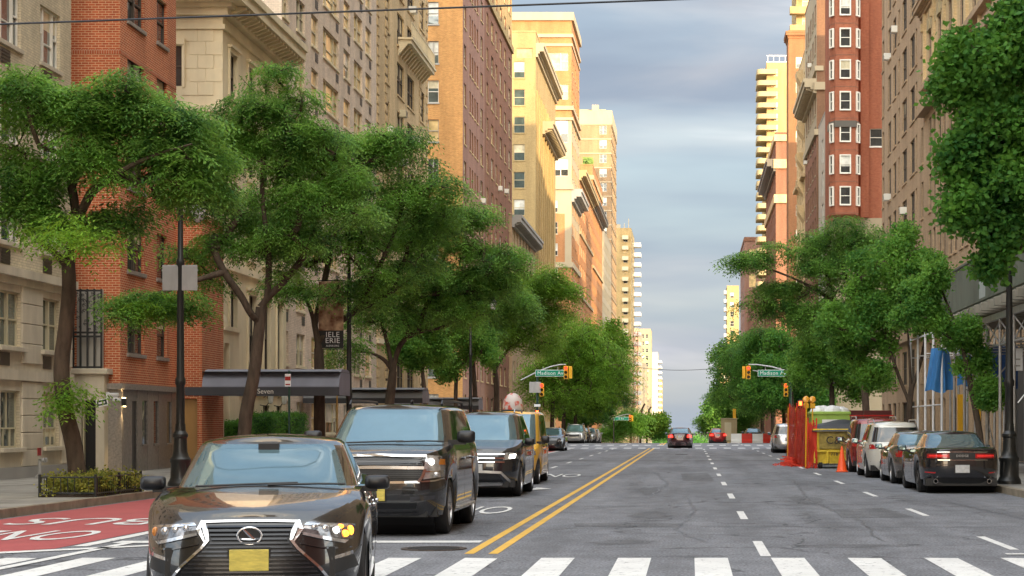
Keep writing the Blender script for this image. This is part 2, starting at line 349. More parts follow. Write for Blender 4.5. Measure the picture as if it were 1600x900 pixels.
def slabs(par, xs, y0, y1, step, seed):
    rr = random.Random(seed); ms = []
    for k in range(4):
        ms.append([MB().bbox(-.5, .5, -.5, .5, 0, .02, .004).mesh('paving_slab', m) for m in (CONC, CONC, CONC2)])
    y = y0
    while y < y1 - .1:
        for xa, xb in zip(xs[:-1], xs[1:]):
            link('paving_slab', ms[0][rr.choice((0, 0, 1, 2))], par, loc=((xa+xb)/2, y+step/2, .135-.006+rr.uniform(-.002, .004)), scale=(abs(xb-xa)-.025, step-.025, 1))
        y += step
def kerbs(par, x0, x1, y0, y1, step=1.5):
    me = MB().bbox(-.5, .5, -.5, .5, -.2, .018, .012).mesh('kerb_stone', KERB); y = y0
    while y < y1 - .1:
        link('kerb_stone', me, par, loc=((x0+x1)/2, y+step/2, .14+rnd.uniform(-.004, .004)), scale=(x1-x0, step-.015, 1)); y += step
pl = pavement(-30, XL-.17, XL, 17, 130); pl2 = pavement(-30, XL, XL, 152, 290, 'pavement'); pl3 = pavement(-30, XL, XL, 312, 1200, 'pavement')
prt = pavement(XR+.17, 26, XR, 17, 130); pr2 = pavement(XR, 26, XR, 152, 290); pr3 = pavement(XR, 26, XR, 312, 1200)
pavement(-30, XL, XL, -300, -8); pavement(XR, 30, XR, -300, -8)
slabs(pl, [-17.6, -16.15, -14.7, -13.25, XL-.17], 28, 77.5, 1.5, 3)
slabs(prt, [XR+.17, 8.95, 10.4, 11.85, 13.2], 38, 62, 1.5, 5)
kerbs(pl, XL-.17, XL+.0, 26, 110); kerbs(prt, XR, XR+.17, 36, 110)
for par, x0, x1, a, b in ((pl, XL-.17, XL, 110, 130), (pl, XL-.17, XL, 17, 26), (prt, XR, XR+.17, 110, 130), (prt, XR, XR+.17, 17, 36)):
    MB().box(x0, x1, a, b, -.1, .145).build('kerb_line', KERB, par)
# --- markings: every one its own sheet 4 mm (or more) above the asphalt
def mark(name, poly, mat, dz=.004, par=road):
    mb = MB(); mb.add([(x, y, road_z(y)+dz) for x, y in poly], [tuple(range(len(poly)))]); return mb.build(name, mat, par)
def longmark(name, x0, x1, y0, y1, mat, dz=.004):
    ys = [y0] + [y for y in (165, 172, 180, 188, 195, 215, 260, 400) if y0 < y < y1] + [y1]; mb = MB()
    for a, b in zip(ys[:-1], ys[1:]): mb.quad((x0, a, road_z(a)+dz), (x1, a, road_z(a)+dz), (x1, b, road_z(b)+dz), (x0, b, road_z(b)+dz))
    return mb.build(name, mat, road)
mark('bus_lane_paint', [(XL+.12, 24.2), (-8.75, 24.0), (-8.2, 24.8), (-8.1, 128), (XL+.12, 128)], REDP, .004)
longmark('bus_lane_line', -8.12, -7.92, 25.2, 128, WP, .008)
for x in (-2.74, -2.44): longmark('centre_line', x-.06, x+.06, 23.8, 131, YP)
for x in (-2.4, -2.15): longmark('centre_line', x-.06, x+.06, 152, 600, YP)
k = 0; y = 23.4
while y < 420:
    if not (128 < y < 152): longmark('lane_dash', .86, .99, y, y+3.0, WP)
    y += 9.15
y = 24.6
while y < 420:
    if not (128 < y < 152): longmark('lane_dash', 4.10, 4.22, y, y+2.9, WP)
    y += 9.15
y = 62.0
while y < 300:
    if not (128 < y < 152): longmark('lane_dash', -5.2, -5.08, y, y+3, WP)
    y += 9.15
for i in range(22):                                     # near crosswalk
    xc = -12.1 + .918*i + .42
    if xc > 7.2 or xc < -11.6: continue
    w_ = .20; sl = .0
    mark('crosswalk_bar', [(xc-w_, 18.2), (xc+w_, 18.2), (xc+w_, 23.0 + rnd.uniform(-.06, .06)), (xc-w_, 23.05)], WP, .006)
for Y0, Y1 in ((130.6, 133.6), (149.5, 152.6)):
    for i in range(20):
        xc = XL + .6 + .98*i
        if xc < XR-.3: mark('crosswalk_bar', [(xc-.25, Y0), (xc+.25, Y0), (xc+.25, Y1), (xc-.25, Y1)], WP, .006)
mark('stop_line', [(-7.8, 25.9), (-2.85, 26.0), (-2.85, 26.45), (-7.8, 26.4)], WP, .008)
mark('stop_line', [(-8.6, 23.7), (-7.0, 25.3), (-7.05, 25.6), (-8.75, 24.0)], WP, .010)
mark('lane_edge_line', [(-7.75, 20.2), (-7.6, 20.2), (-7.5, 26.2), (-7.65, 26.2)], WP, .010)
mark('stop_line', [(3.9, 23.6), (7.1, 23.6), (7.1, 23.8), (3.9, 23.8)], WP, .010)
mark('road_patch', [(-2.3, 84.8), (7.2, 84.3), (7.2, 87.0), (-2.3, 86.6)], ASP2, .0045)
mark('road_patch', [(-7.9, 85.2), (-2.9, 84.8), (-2.9, 86.2), (-7.9, 86.6)], ASP2, .0045)
mark('road_patch', [(-1.8, 30.2), (-.2, 30.0), (-.1, 31.1), (-1.9, 31.3)], ASP2, .0045)
mark('road_patch', [(2.6, 33.0), (3.9, 33.3), (3.7, 36.9), (2.7, 36.2)], ASP2, .0045)
mark('road_patch', [(-.2, 55), (.7, 55.2), (.6, 63.9), (-.3, 63)], ASP2, .0045)
def seal(pts, w_, seed, name='crack_seal', mat=None):
    r4 = random.Random(seed); mb = MB(); P_ = []
    for (a, c) in zip(pts[:-1], pts[1:]):
        n = max(2, int(math.dist(a, c)/.35))
        for i in range(n): t = i/n; P_.append((a[0]+(c[0]-a[0])*t+r4.gauss(0, .035), a[1]+(c[1]-a[1])*t+r4.gauss(0, .09)))
    for i in range(len(P_)-1):
        (xa, ya), (xb, yb) = P_[i], P_[i+1]; d = math.dist(P_[i], P_[i+1]) or 1; nx, ny = -(yb-ya)/d*w_/2, (xb-xa)/d*w_/2
        mb.quad((xa-nx, ya-ny, .0035), (xb-nx, yb-ny, .0035), (xb+nx, yb+ny, .0035), (xa+nx, ya+ny, .0035))
    mb.build(name, mat or TAR, road)
TAR = M('crack_sealer', (.10, .102, .11), .5, var=.3, scale=8)
for i, (pts, w_) in enumerate((([(-2.2, 29.5), (.3, 30.4), (3.1, 29.9), (7.1, 30.6)], .05), ([(-1.9, 37), (-.6, 38.5), (1.8, 38.1), (4.5, 39.6), (7.1, 39.2)], .045), ([(2.6, 26.5), (2.9, 32), (2.5, 41), (3.0, 55)], .04), ([(-.9, 42), (-.6, 52), (-1.2, 66)], .045),
    ([(5.4, 26), (5.7, 33), (5.3, 40)], .04), ([(-5.3, 25), (-5.0, 33), (-5.4, 46)], .045), ([(-2.2, 52), (2.0, 53.2), (7.1, 52.4)], .05), ([(-2.2, 70), (7.1, 71)], .07), ([(.2, 26), (-.2, 29), (.1, 36), (-.1, 44)], .035), ([(-11, 29.9), (-8.3, 30.2)], .05), ([(-7.8, 43), (-3, 42.2)], .05))): seal(pts, w_, i)
OIL = asphalt('oil_stained_asphalt', (.135, .139, .15))
def blot(cx, cy, rx, ry, seed):
    r4 = random.Random(seed); ph = [r4.uniform(0, 6.28) for _ in range(4)]
    mark('oil_stain', [(cx+rx*(1+.22*math.sin(2*t+ph[0])+.14*math.sin(5*t+ph[1])+.08*math.sin(9*t+ph[2]))*math.cos(t), cy+ry*(1+.2*math.sin(3*t+ph[3])+.1*math.sin(7*t))*math.sin(t)) for t in [2*math.pi*k/40 for k in range(40)]], OIL, .0028+.0001*seed)
for i, (cx, cy, rx, ry) in enumerate(((-.9, 26.2, .5, .45), (2.2, 25.4, .7, .35), (5.5, 26.8, .8, .5), (-.7, 34, .3, 1.4), (2.5, 41, .3, 2.4), (-1.0, 47, .3, 2.5), (-4.6, 40, .35, .7))): blot(cx, cy, rx, ry, i)
def road_text(txt, x, y, wid, hei, mat=WP):
    me = text_mesh(txt, 1, mat, extr=0); d = [v.co for v in me.vertices]
    x0 = min(v.x for v in d); x1 = max(v.x for v in d); y0 = min(v.y for v in d); y1 = max(v.y for v in d)
    for v in me.vertices: v.co.x = (v.co.x-(x0+x1)/2)/(x1-x0)*wid; v.co.y = (v.co.y-(y0+y1)/2)/(y1-y0)*hei; v.co.z = 0
    link('road_lettering', me, road, loc=(x, y, .012), rz=math.pi)
road_text('ONLY', -9.9, 27.7, 2.5, 2.4); road_text('BUS', -9.9, 31.7, 2.3, 2.2)
road_text('ONLY', -4.35, 35.9, 2.0, 3.0); road_text('ONLY', -4.45, 60.5, 2.0, 3.6)
def arrow(x, y):
    mark('turn_arrow', [(x+.08, y-1.5), (x-.08, y-1.5), (x-.08, y+.5), (x+.08, y+.5)], WP, .012)
    mark('turn_arrow', [(x-.1, y-1.5), (x+.6, y-1.5), (x+.6, y-2.2), (x+1.05, y-1.1), (x+.6, y-.2), (x+.6, y-.9), (x-.1, y-.9)], WP, .013)
arrow(-4.5, 49)
def manhole(x, y, r, label):
    o = MB().lathe([(0, .012), (r*.84, .012), (r*.85, .007), (r*.88, .007), (r*.9, .014), (r, .014), (r*1.01, .0)], 32, (0, 0, 0)).mesh('manhole_cover', M('cast_iron', (.07, .055, .045), .6, .5, var=.4, scale=12), 40)
    c = link('manhole_cover', o, None, loc=(x, y, 0)); tag(c, label, 'manhole cover')
    for i in range(-5, 6):
        hw = math.sqrt(max(0, (r*.8)**2 - (i*r*.14)**2))
        if hw > .05: MB().box(-hw, hw, i*r*.14-.012, i*r*.14+.012, .011, .017).build('tread_rib', MT['dark_metal'], c)
manhole(-3.3, 24.75, .42, 'round iron manhole cover just behind the crosswalk beside the yellow lines')
manhole(-.45, 104, .36, 'small round manhole cover far up the lane right of the yellow lines')

# ================================================================ BUILDINGS
WC = {}
def win_parts(style, w, h, fm, gm, var):
    """frame mesh and pane meshes of one window, in local coords: opening centre-bottom at origin, exterior towards -y"""
    key = (style, round(w, 2), round(h, 2), fm, gm, var)
    if key in WC: return WC[key]
    f = MB(); panes = []; t = .05 if w > .7 else .035
    def bar(x0, x1, z0, z1, y0=.10, y1=.17): f.box(x0, x1, y0, y1, z0, z1)
    bar(-w/2, -w/2+t, 0, h); bar(w/2-t, w/2, 0, h); bar(-w/2+t, w/2-t, 0, t); bar(-w/2+t, w/2-t, h-t, h)
    def pane(x0, x1, z0, z1, k, y=.145):
        mats = {'g': gm, 'b': 'blind' if k % 2 else 'blind_white', 'w': 'golden_reflection'}
        bl = var
        p = MB()
        if bl == 0 or style == 'dark': p.box(x0, x1, y, y+.012, z0, z1, 0)
        else:
            fr = (0, .35, .62, 1.0, .5)[bl]
            zc = z1 - (z1-z0)*fr
            if style == 'dh': zc = max(z0, min(z1, h - h*fr))
            if zc > z0 + .01: p.box(x0, x1, y, y+.012, z0, min(zc, z1), 0)
            if zc < z1 - .01: p.box(x0, x1, y, y+.012, max(zc, z0), z1, 1)
        m2 = MT['golden_reflection'] if bl == 3 else (MT['blind'] if bl in (1, 4) else MT['blind_white'])
        panes.append(p.mesh('pane', [MT[gm], m2]))
    if style in ('dh', 'dark'):
        zm = h*.5
        bar(-w/2+t, w/2-t, zm-.03, zm+.03, .09, .16)
        pane(-w/2+t, w/2-t, t, zm-.03, 0, .145); pane(-w/2+t, w/2-t, zm+.03, h-t, 0, .125)
    elif style == 'tri':
        a = w*.26
        for x in (-w/2+a, w/2-a): bar(x-.05, x+.05, t, h-t, .08, .17)
        bar(-w/2+t, -w/2+a-.05, h*.52, h*.52+.05, .09, .16); bar(w/2-a+.05, w/2-t, h*.52, h*.52+.05, .09, .16); bar(-w/2+a+.05, w/2-a-.05, h*.36, h*.36+.04, .1, .16)
        pane(-w/2+t, -w/2+a-.05, t, h-t, 0); pane(-w/2+a+.05, w/2-a-.05, t, h-t, 1); pane(w/2-a+.05, w/2-t, t, h-t, 0)
    elif style == 'pair':
        bar(-.05, .05, t, h-t, .06, .17); bar(-w/2+t, -.05, h*.5-.025, h*.5+.025, .09, .16); bar(.05, w/2-t, h*.5-.025, h*.5+.025, .09, .16)
        pane(-w/2+t, -.05, t, h-t, 0); pane(.05, w/2-t, t, h-t, 1)
    elif style == 'transom':
        for x in (-w/6, w/6+.02): bar(x-.02, x+.02, t, h*.33, .1, .16)
        bar(-w/2+t, w/2-t, h*.33, h*.33+.04, .1, .16); bar(-.02, .02, h*.33+.04, h-t, .1, .16)
        pane(-w/2+t, w/2-t, t, h*.33, 0); pane(-w/2+t, w/2-t, h*.33+.04, h-t, 0)
    else:   # single
        pane(-w/2+t, w/2-t, t, h-t, 0)
    WC[key] = (f, [p for p in panes]); return WC[key]
WM = {}
def win_one(style, w, h, fm, gm, var):
    key = (style, round(w, 2), round(h, 2), fm, gm, var)
    if key in WM: return WM[key]
    f, ps = win_parts(*key[:1], w, h, fm, gm, var)
    g = MB(); g.add(f.v, f.f, 0)
    for p in ps:
        for poly in p.polygons:
            g.add([tuple(p.vertices[i].co) for i in poly.vertices], [tuple(range(len(poly.vertices)))], 1 + poly.material_index)
    m2 = ps[0].materials[1]
    WM[key] = g.mesh('window', [MT[fm], MT[gm], m2]); return WM[key]
FM = {}
class Bld:
    def __init__(s, name, label, side, X, Y0, Y1, zt, depth, wall, zb=None, roofm=None):
        s.side, s.X, s.Y0, s.Y1, s.zt, s.depth, s.wall = side, X, Y0, Y1, zt, depth, wall
        s.zb = zb if zb is not None else min(road_z(Y0), road_z(Y1)) - .5
        s.Xb = X - side*depth; s.loc = Vector(((X + s.Xb)/2, (Y0+Y1)/2, s.zb+.5))
        s.root = empty(name, s.loc, 0, label, 'building'); s.hs = []; s.hf = []; s.rec = .22; s.roofm = roofm or wall
    def put(s, name, me, w=(0, 0, 0), rz=0, parent=None, scale=None):
        return link(name, me, parent or s.root, loc=Vector(w) - s.loc, rz=rz, scale=scale)
    def add(s, mb, name, mat, smooth=None): return s.put(name, mb.mesh(name, mat, smooth))
    def _win(s, loc, rz, w, h, style, fm, gm, var, split, sill):
        if split:
            f, ps = win_parts(style, w, h, fm, gm, var); key = (style, round(w, 2), round(h, 2), fm)
            if key not in FM: FM[key] = f.mesh('window', MT[fm])
            o = s.put('window', FM[key], loc, rz)
            for p in ps: link('pane', p, o)
        else: o = s.put('window', win_one(style, w, h, fm, gm, var), loc, rz)
        if sill:
            key = ('sill', round(w, 2), sill)
            if key not in FM: FM[key] = MB().bbox(-w/2-.07, w/2+.07, -.07, .08, -.12, 0, .008).mesh('sill', MT[sill])
            link('sill', FM[key], o)
        return o
    def street(s, y0, y1, z0, h, style='dh', fm='frame_dark', gm='glass', var=0, split=False, sill=None, win=True):
        if y1 < y0: y0, y1 = y1, y0
        s.hs.append((y0, y1, z0, z0+h))
        if win: return s._win((s.X, (y0+y1)/2, z0), R(90)*s.side, y1-y0, h, style, fm, gm, var, split, sill)
    def front(s, x0, x1, z0, h, style='dh', fm='frame_dark', gm='glass', var=0, split=False, sill=None, win=True):
        s.hf.append((min(x0, x1), max(x0, x1), z0, z0+h))
        if win: return s._win(((x0+x1)/2, s.Y0, z0), 0, abs(x1-x0), h, style, fm, gm, var, split, sill)
    def wallface(s, mb, P, a0, a1, holes, rec, regions=None):
        us = sorted({round(v, 4) for v in [a0, a1] + [x for h in holes for x in h[:2]]} | ({round(x, 4) for r in regions for x in r[:2] if a0 < x < a1} if regions else set()))
        zs = sorted({round(v, 4) for v in [s.zb, s.zt] + [x for h in holes for x in h[2:]]} | ({round(x, 4) for r in regions for x in r[2:4] if s.zb < x < s.zt} if regions else set()))
        us = [u for u in us if a0-.001 <= u <= a1+.001]; zs = [z for z in zs if s.zb-.001 <= z <= s.zt+.001]
        H = [tuple(round(q, 4) for q in h) for h in holes]
        for z0, z1 in zip(zs[:-1], zs[1:]):
            zc = (z0+z1)/2; row = [h for h in H if h[2] < zc < h[3]]; run = None
            for u0, u1 in zip(us[:-1], us[1:]):
                uc = (u0+u1)/2
                if any(h[0] < uc < h[1] for h in row): continue
                mi = 0
                if regions:
                    for r in regions:
                        if r[0] < uc < r[1] and r[2] < zc < r[3]: mi = r[4]
                mb.quad(P(u0, 0, z0), P(u1, 0, z0), P(u1, 0, z1), P(u0, 0, z1), mi)
        for u0, u1, z0, z1 in H:
            mb.quad(P(u0, 0, z0), P(u0, rec, z0), P(u0, rec, z1), P(u0, 0, z1)); mb.quad(P(u1, 0, z0), P(u1, rec, z0), P(u1, rec, z1), P(u1, 0, z1))
            mb.quad(P(u0, 0, z0), P(u1, 0, z0), P(u1, rec, z0), P(u0, rec, z0)); mb.quad(P(u0, 0, z1), P(u1, 0, z1), P(u1, rec, z1), P(u0, rec, z1))
            mb.quad(P(u0, rec, z0), P(u1, rec, z0), P(u1, rec, z1), P(u0, rec, z1))
    def finish(s, mats=None, regions=None, fregions=None):
        mb = MB(); X, sd = s.X, s.side
        s.wallface(mb, lambda u, d, z: (X - sd*d, u, z), s.Y0, s.Y1, s.hs, s.rec, regions)
        xa, xb = min(X, s.Xb), max(X, s.Xb)
        s.wallface(mb, lambda u, d, z: (u, s.Y0 + d, z), xa, xb, s.hf, s.rec, fregions)
        mb.quad((xa, s.Y1, s.zb), (xb, s.Y1, s.zb), (xb, s.Y1, s.zt), (xa, s.Y1, s.zt))
        mb.quad((s.Xb, s.Y0, s.zb), (s.Xb, s.Y1, s.zb), (s.Xb, s.Y1, s.zt), (s.Xb, s.Y0, s.zt))
        s.add(mb, 'wall', mats or MT[s.wall])
        s.add(MB().box(xa+.3, xb-.3, s.Y0+.3, s.Y1-.3, s.zt-.9, s.zt-.5), 'roof', MT['grey_stone'])
        p = MB(); p.box(xa-.04, xb+.04, s.Y0-.04, s.Y0+.32, s.zt, s.zt+.18); p.box(xa-.04, xa+.32, s.Y0+.32, s.Y1, s.zt, s.zt+.18); p.box(xb-.32, xb+.04, s.Y0+.32, s.Y1, s.zt, s.zt+.18)
        s.add(p, 'parapet', MT[s.roofm])
        return s
    def slab(s, z0, z1, proj, mat, name='belt_course', y0=None, y1=None, front=True, fx=None):
        """a course that runs along the street wall and round the corner onto the front"""
        y0 = s.Y0 if y0 is None else y0; y1 = s.Y1 if y1 is None else y1; mb = MB(); X, sd = s.X, s.side
        e = .02
        xa, xb = sorted((X - sd*e, X + sd*proj)); mb.box(xa, xb, y0, y1, z0, z1)
        if front:
            xf = s.Xb if fx is None else fx
            xa, xb = sorted((xf, X + sd*proj)); mb.box(xa, xb, y0-proj, y0+e*.0, z0, z1)
        return s.add(mb, name, MT[mat])
    def cornice(s, z, h, proj, mat, brackets=0, y0=None, y1=None, front=True, fx=None, name='cornice'):
        n = 4
        y0_ = s.Y0 if y0 is None else y0; y1_ = s.Y1 if y1 is None else y1; mb = MB(); X, sd = s.X, s.side; xf = s.Xb if fx is None else fx
        for k, (a, b, p) in enumerate(((0, .25, .25), (.25, .4, .45), (.4, .75, .9), (.75, 1, 1.0))):
            pz0, pz1, pp = z+h*a, z+h*b, proj*p
            xa, xb = sorted((X - sd*.02, X + sd*pp)); mb.box(xa, xb, y0_ if front else y0_, y1_, pz0, pz1)
            if front: xa, xb = sorted((xf, X + sd*pp)); mb.box(xa, xb, y0_-pp, y0_, pz0, pz1)
        o = s.add(mb, name, MT[mat])
        if brackets:
            me = MB().prism([(0, 0), (proj*.82, h*.28), (proj*.82, h*.38), (0, h*.38)], 'x', -.09, .09).mesh('bracket', MT[mat])
            y = y0_ + .4
            while y < y1_ - .2:
                link('bracket', me, o, loc=Vector((X, y, z)), rz=(R(-90) if sd > 0 else R(90))); y += brackets
        return o
    def ac(s, y, z, mat='frame_white', onfront=False, x=None):
        me = FM.get(('ac', mat))
        if me is None:
            g = MB(); g.bbox(-.32, .32, -.38, .1, 0, .42, .02, 0)
            for i in range(5): g.box(-.26, .26, -.395, -.38, .06+.065*i, .085+.065*i, 1)
            me = FM[('ac', mat)] = g.mesh('air_conditioner', [MT[mat], MT['slate_frame']])
        if onfront: s.put('air_conditioner', me, (x, s.Y0, z), 0)
        else: s.put('air_conditioner', me, (s.X, y, z), R(90)*s.side)
    def grille(s, y0, y1, z0, h, mat='frame_dark'):
        w_ = round(abs(y1-y0), 2); key = ('gr', w_, h, mat)
        if key not in FM:
            g = MB(); g.box(-w_/2, w_/2, -.015, .02, 0, h)
            for i in range(4): g.box(-w_/2+.02, w_/2-.02, -.03, -.015, h*(.12+.22*i), h*(.2+.22*i))
            FM[key] = g.mesh('vent_grille', MT[mat])
        s.put('vent_grille', FM[key], (s.X, (y0+y1)/2, z0), R(90)*s.side)
rb = random.Random(11)
def yp(px, X): return Yat(px, X)
# ---- left 1: beige brick block over a rusticated stone base
b = Bld('apartment_building', 'beige brick apartment block with rusticated grey stone base and triple windows at the left edge', 1, -18.4, 43.5, yp(111, -18.4), 34, 14, 'beige_brick')
X1 = -18.4; cols = [(44.3, 46.6), (47.9, 50.0), (51.0, yp(33, X1)), (yp(63, X1), yp(94, X1))]
for i in range(9):
    z = 6.55 + 2.68*i
    for j, (a, c) in enumerate(cols):
        b.street(a, c, z, 1.62, 'tri', 'frame_white' if i < 3 else 'frame_tan', 'glass_teal' if (i+j) % 3 else 'glass', (0, 2, 0, 1)[(i*2+j) % 4], True, 'limestone_grey')
        b.grille(a+.2, a+.95, z-.62, .42, 'limestone_grey' if i % 2 else 'frame_dark')
for j, (a, c) in enumerate(cols):
    b.street(a+.12, c-.05, 3.72, 1.5, 'pair', 'frame_tan', 'glass_teal', 0, True)
    b.add(MB().bbox(X1-.02, X1+.16, a-.1, c+.15, 3.60, 3.72, .01), 'window_ledge', MT['limestone_grey'])
    b.add(MB().box(X1-.01, X1+.02, a+.2, a+.9, 3.2, 3.56), 'vent_grille', MT['frame_dark'])
    b.street(a+.25, c-.1, .98, 1.55, 'transom', 'frame_tan', 'glass_teal', 4 if j % 2 else 0, True)
    b.add(MB().bbox(X1-.02, X1+.14, a+.1, c+.05, .86, .98, .01), 'window_ledge', MT['limestone_grey'])
# facing blocks of the stone base: real recessed joints
me_c = {}
def block(b, X, y0, y1, z0, z1, mat='limestone_grey', t=.055):
    w_, h_ = round(y1-y0-.018, 2), round(z1-z0-.018, 2); key = (w_, h_, mat)
    if key not in me_c: me_c[key] = MB().bbox(-w_/2, w_/2, -t, .02, -h_/2, h_/2, .012).mesh('stone_block', MT[mat])
    b.put('stone_block', me_c[key], (X, (y0+y1)/2, (z0+z1)/2), R(90)*b.side)
piers = [(43.5, 44.4), (46.55, 48.0), (49.95, 51.1), (yp(33, X1)-.05, yp(63, X1)+.1), (yp(94, X1)-.03, b.Y1)]
for (a, c) in piers:
    z = .45
    for h in (.47, .47, .47, .47, .47): block(b, X1, a+.02, c-.02, z, z+h); z += h
    z = 3.3
    for h in (.55, .55, .55, .5): block(b, X1, a+.02, c-.02, z, z+h); z += h
b.slab(-.2, .45, .09, 'grey_stone', 'plinth', fx=X1-1); b.slab(2.82, 3.1, .10, 'limestone_grey', fx=X1-1); b.slab(5.42, 5.62, .1, 'limestone_grey', fx=X1-1); b.slab(5.62, 5.85, .22, 'limestone_grey', 'cornice', fx=X1-1)
reg = [(0, 200, -2, 5.6, 1)]
b.finish([MT['beige_brick'], MT['limestone_grey']], regions=reg, fregions=[(-50, 0, -2, 5.6, 1)])
# entry bay: low stone block with black door and ironwork screen above
def gate_bay():
    mb = MB(); x0, x1, y = -18.85, -17.86, 58.55
    mb.box(x0, x1, y, y+.44, 2.35, 3.15); mb.box(x0, x0+.28, y, y+.44, -.3, 2.35); mb.box(x1-.26, x1, y, y+.44, -.3, 2.35)
    b.add(mb, 'entry_bay', MT['limestone_grey'])
    b.add(MB().bbox(x0-.02, x1+.14, y-.14, y+.43, 3.15, 3.32, .015), 'entry_cornice', MT['limestone_grey'])
    b.add(MB().box(x0+.28, x1-.26, y+.25, y+.32, .12, 2.35), 'door', MT['black_paint'])
    b.add(MB().box(x0+.30, x0+.34, y+.12, y+.25, .12, 2.35), 'door_side_panel', MT['frame_tan'])
    x0, x1 = -18.8, -17.95
    g = MB()
    for i in range(5): xx = x0 + (x1-x0)*i/4; g.box(xx-.025, xx+.025, y-.02, y+.03, 3.32, 5.75)
    for zz in (3.36, 4.3, 4.42, 5.7): g.box(x0, x1, y-.025, y+.035, zz-.03, zz+.03)
    r3 = random.Random(5)
    for i in range(60):
        cx, cz, rr = r3.uniform(x0+.06, x1-.06), r3.uniform(4.5, 5.62), r3.uniform(.03, .07); pts = [(cx+rr*math.cos(t)*(1-.12*q), y, cz+rr*math.sin(t)*(1-.12*q)) for q, t in enumerate([k*.9 for k in range(7)])]
        g.tube(pts, .009, 4)
    b.add(g, 'ironwork_screen', MT['dark_metal'])
    b.add(MB().box(x0+.02, x1-.02, y+.25, y+.3, 3.32, 5.75), 'screen_backing', MT['frame_grey'])
gate_bay()
# ---- left 2: red brick
X2 = -17.5; Y2 = yp(188, X2)
r = Bld('red_brick_building', 'red brick apartment building with pale mortar, dark windows and grey granite base', 1, X2, Y2, yp(275, X2), 30, 3.2, 'red_brick')
for i in range(10):
    z = 3.84 + 2.59*i
    r.street(yp(199, X2), yp(225.5, X2), z, 1.47, 'pair', 'frame_dark', 'glass', (0, 1, 0, 2)[i % 4], True, 'granite_mat')
    r.street(yp(245, X2), yp(261, X2), z, 1.47, 'dh', 'frame_dark', 'glass', (1, 0, 4)[i % 3], True, 'granite_mat')
r.rec = .2
r.finish()
gb = MB(); ya, yb = r.Y0-.06, r.Y1
r.add(MB().box(X2-.02, X2+.13, ya-.12, yb, 2.70, 2.88).box(X2-1.5, X2-.025, ya-.12, ya, 2.70, 2.88), 'granite_cap', MT['granite_mat'])
r.add(MB().box(X2-1.45, X2+.06, ya, ya+.055, 0, 2.7), 'granite_corner_panel', MT['granite_mat'])
yd = (yp(203, X2), yp(211, X2)); ws = [(yp(219, X2), yp(227, X2)), (yp(237, X2), yp(244.5, X2)), (yp(258, X2), yp(265, X2))]
us = [ya+.06] + [v for p in [yd]+ws for v in p] + [yb-.004]
pm = []
for i in range(0, len(us), 2): r.add(MB().bbox(X2-.02, X2+.07, us[i], us[i+1]-.004, 0, 2.7, .006), 'granite_panel', MT['granite'])
for a, c in ws:
    r.add(MB().bbox(X2-.02, X2+.065, a, c, 0, .98, .006), 'granite_panel', MT['granite']); r.add(MB().box(X2-.02, X2+.06, a, c, 2.38, 2.7), 'granite_lintel', MT['granite'])
    r.add(MB().box(X2-.02, X2+.02, a, c, .98, 2.38), 'window', MT['glass']); r.add(MB().bbox(X2-.01, X2+.12, a-.04, c+.04, .93, .99, .01), 'sill', MT['granite'])
r.add(MB().box(X2-.01, X2+.02, yd[0], yd[1], .1, 2.35), 'door', MT['black_paint']); r.add(MB().box(X2-.01, X2+.055, yd[0], yd[1], 2.35, 2.7), 'granite_lintel', MT['granite'])
r.add(MB().box(X2-1.5, X2+.012, Y2-.012, Y2, 13.0, 13.15).box(X2, X2+.012, Y2, r.Y1, 13.0, 13.15), 'soldier_course', BR('soldier_brick', (.44, .11, .045), (.36, .08, .03), (.5, .3, .2), bw=.075, bh=.16))
# up-light on the corner
la = empty('wall_light', (X2+.13, Y2-.06, 2.3), 0, 'small lit up-and-down wall light on the corner of the red brick building', 'wall light')
MB().box(-.06, .06, -.06, .06, -.12, .12).build('lamp_body', MT['dark_metal'], la)
MB().box(-.045, .045, -.045, .045, .12, .14).box(-.045, .045, -.045, .045, -.14, -.12).build('lamp_lens', M('lit_warm', (1, .72, .35), emit=6, var=0), la)
for sg in (1, -1):
    sp = bpy.data.lights.new('wall_light_beam', 'SPOT'); sp.energy = 26; sp.spot_size = R(50); sp.spot_blend = .6; sp.color = (1, .7, .35); sp.shadow_soft_size = .03
    so = bpy.data.objects.new('lamp_glow', sp); C.objects.link(so); so.parent = la; so.location = (0, -.02, .16*sg); so.rotation_euler = (math.pi if sg > 0 else 0, 0, 0)
# low brick wing by the awning
w2 = Bld('brick_wing', 'low red brick wing projecting behind the lamp post beside the awning', 1, -16.62, yp(275, X2)+.02, 68.4, 8.6, 2.2, 'red_brick')
w2.front(-17.35, -16.78, .1, 2.4, win=False)
w2.finish()
w2.add(MB().box(-17.35, -16.78, w2.Y0+.14, w2.Y0+.2, .1, 2.5), 'door', M('golden_lit_wood', (.35, .19, .06), .5))  # golden light on the wooden door is put into its colour
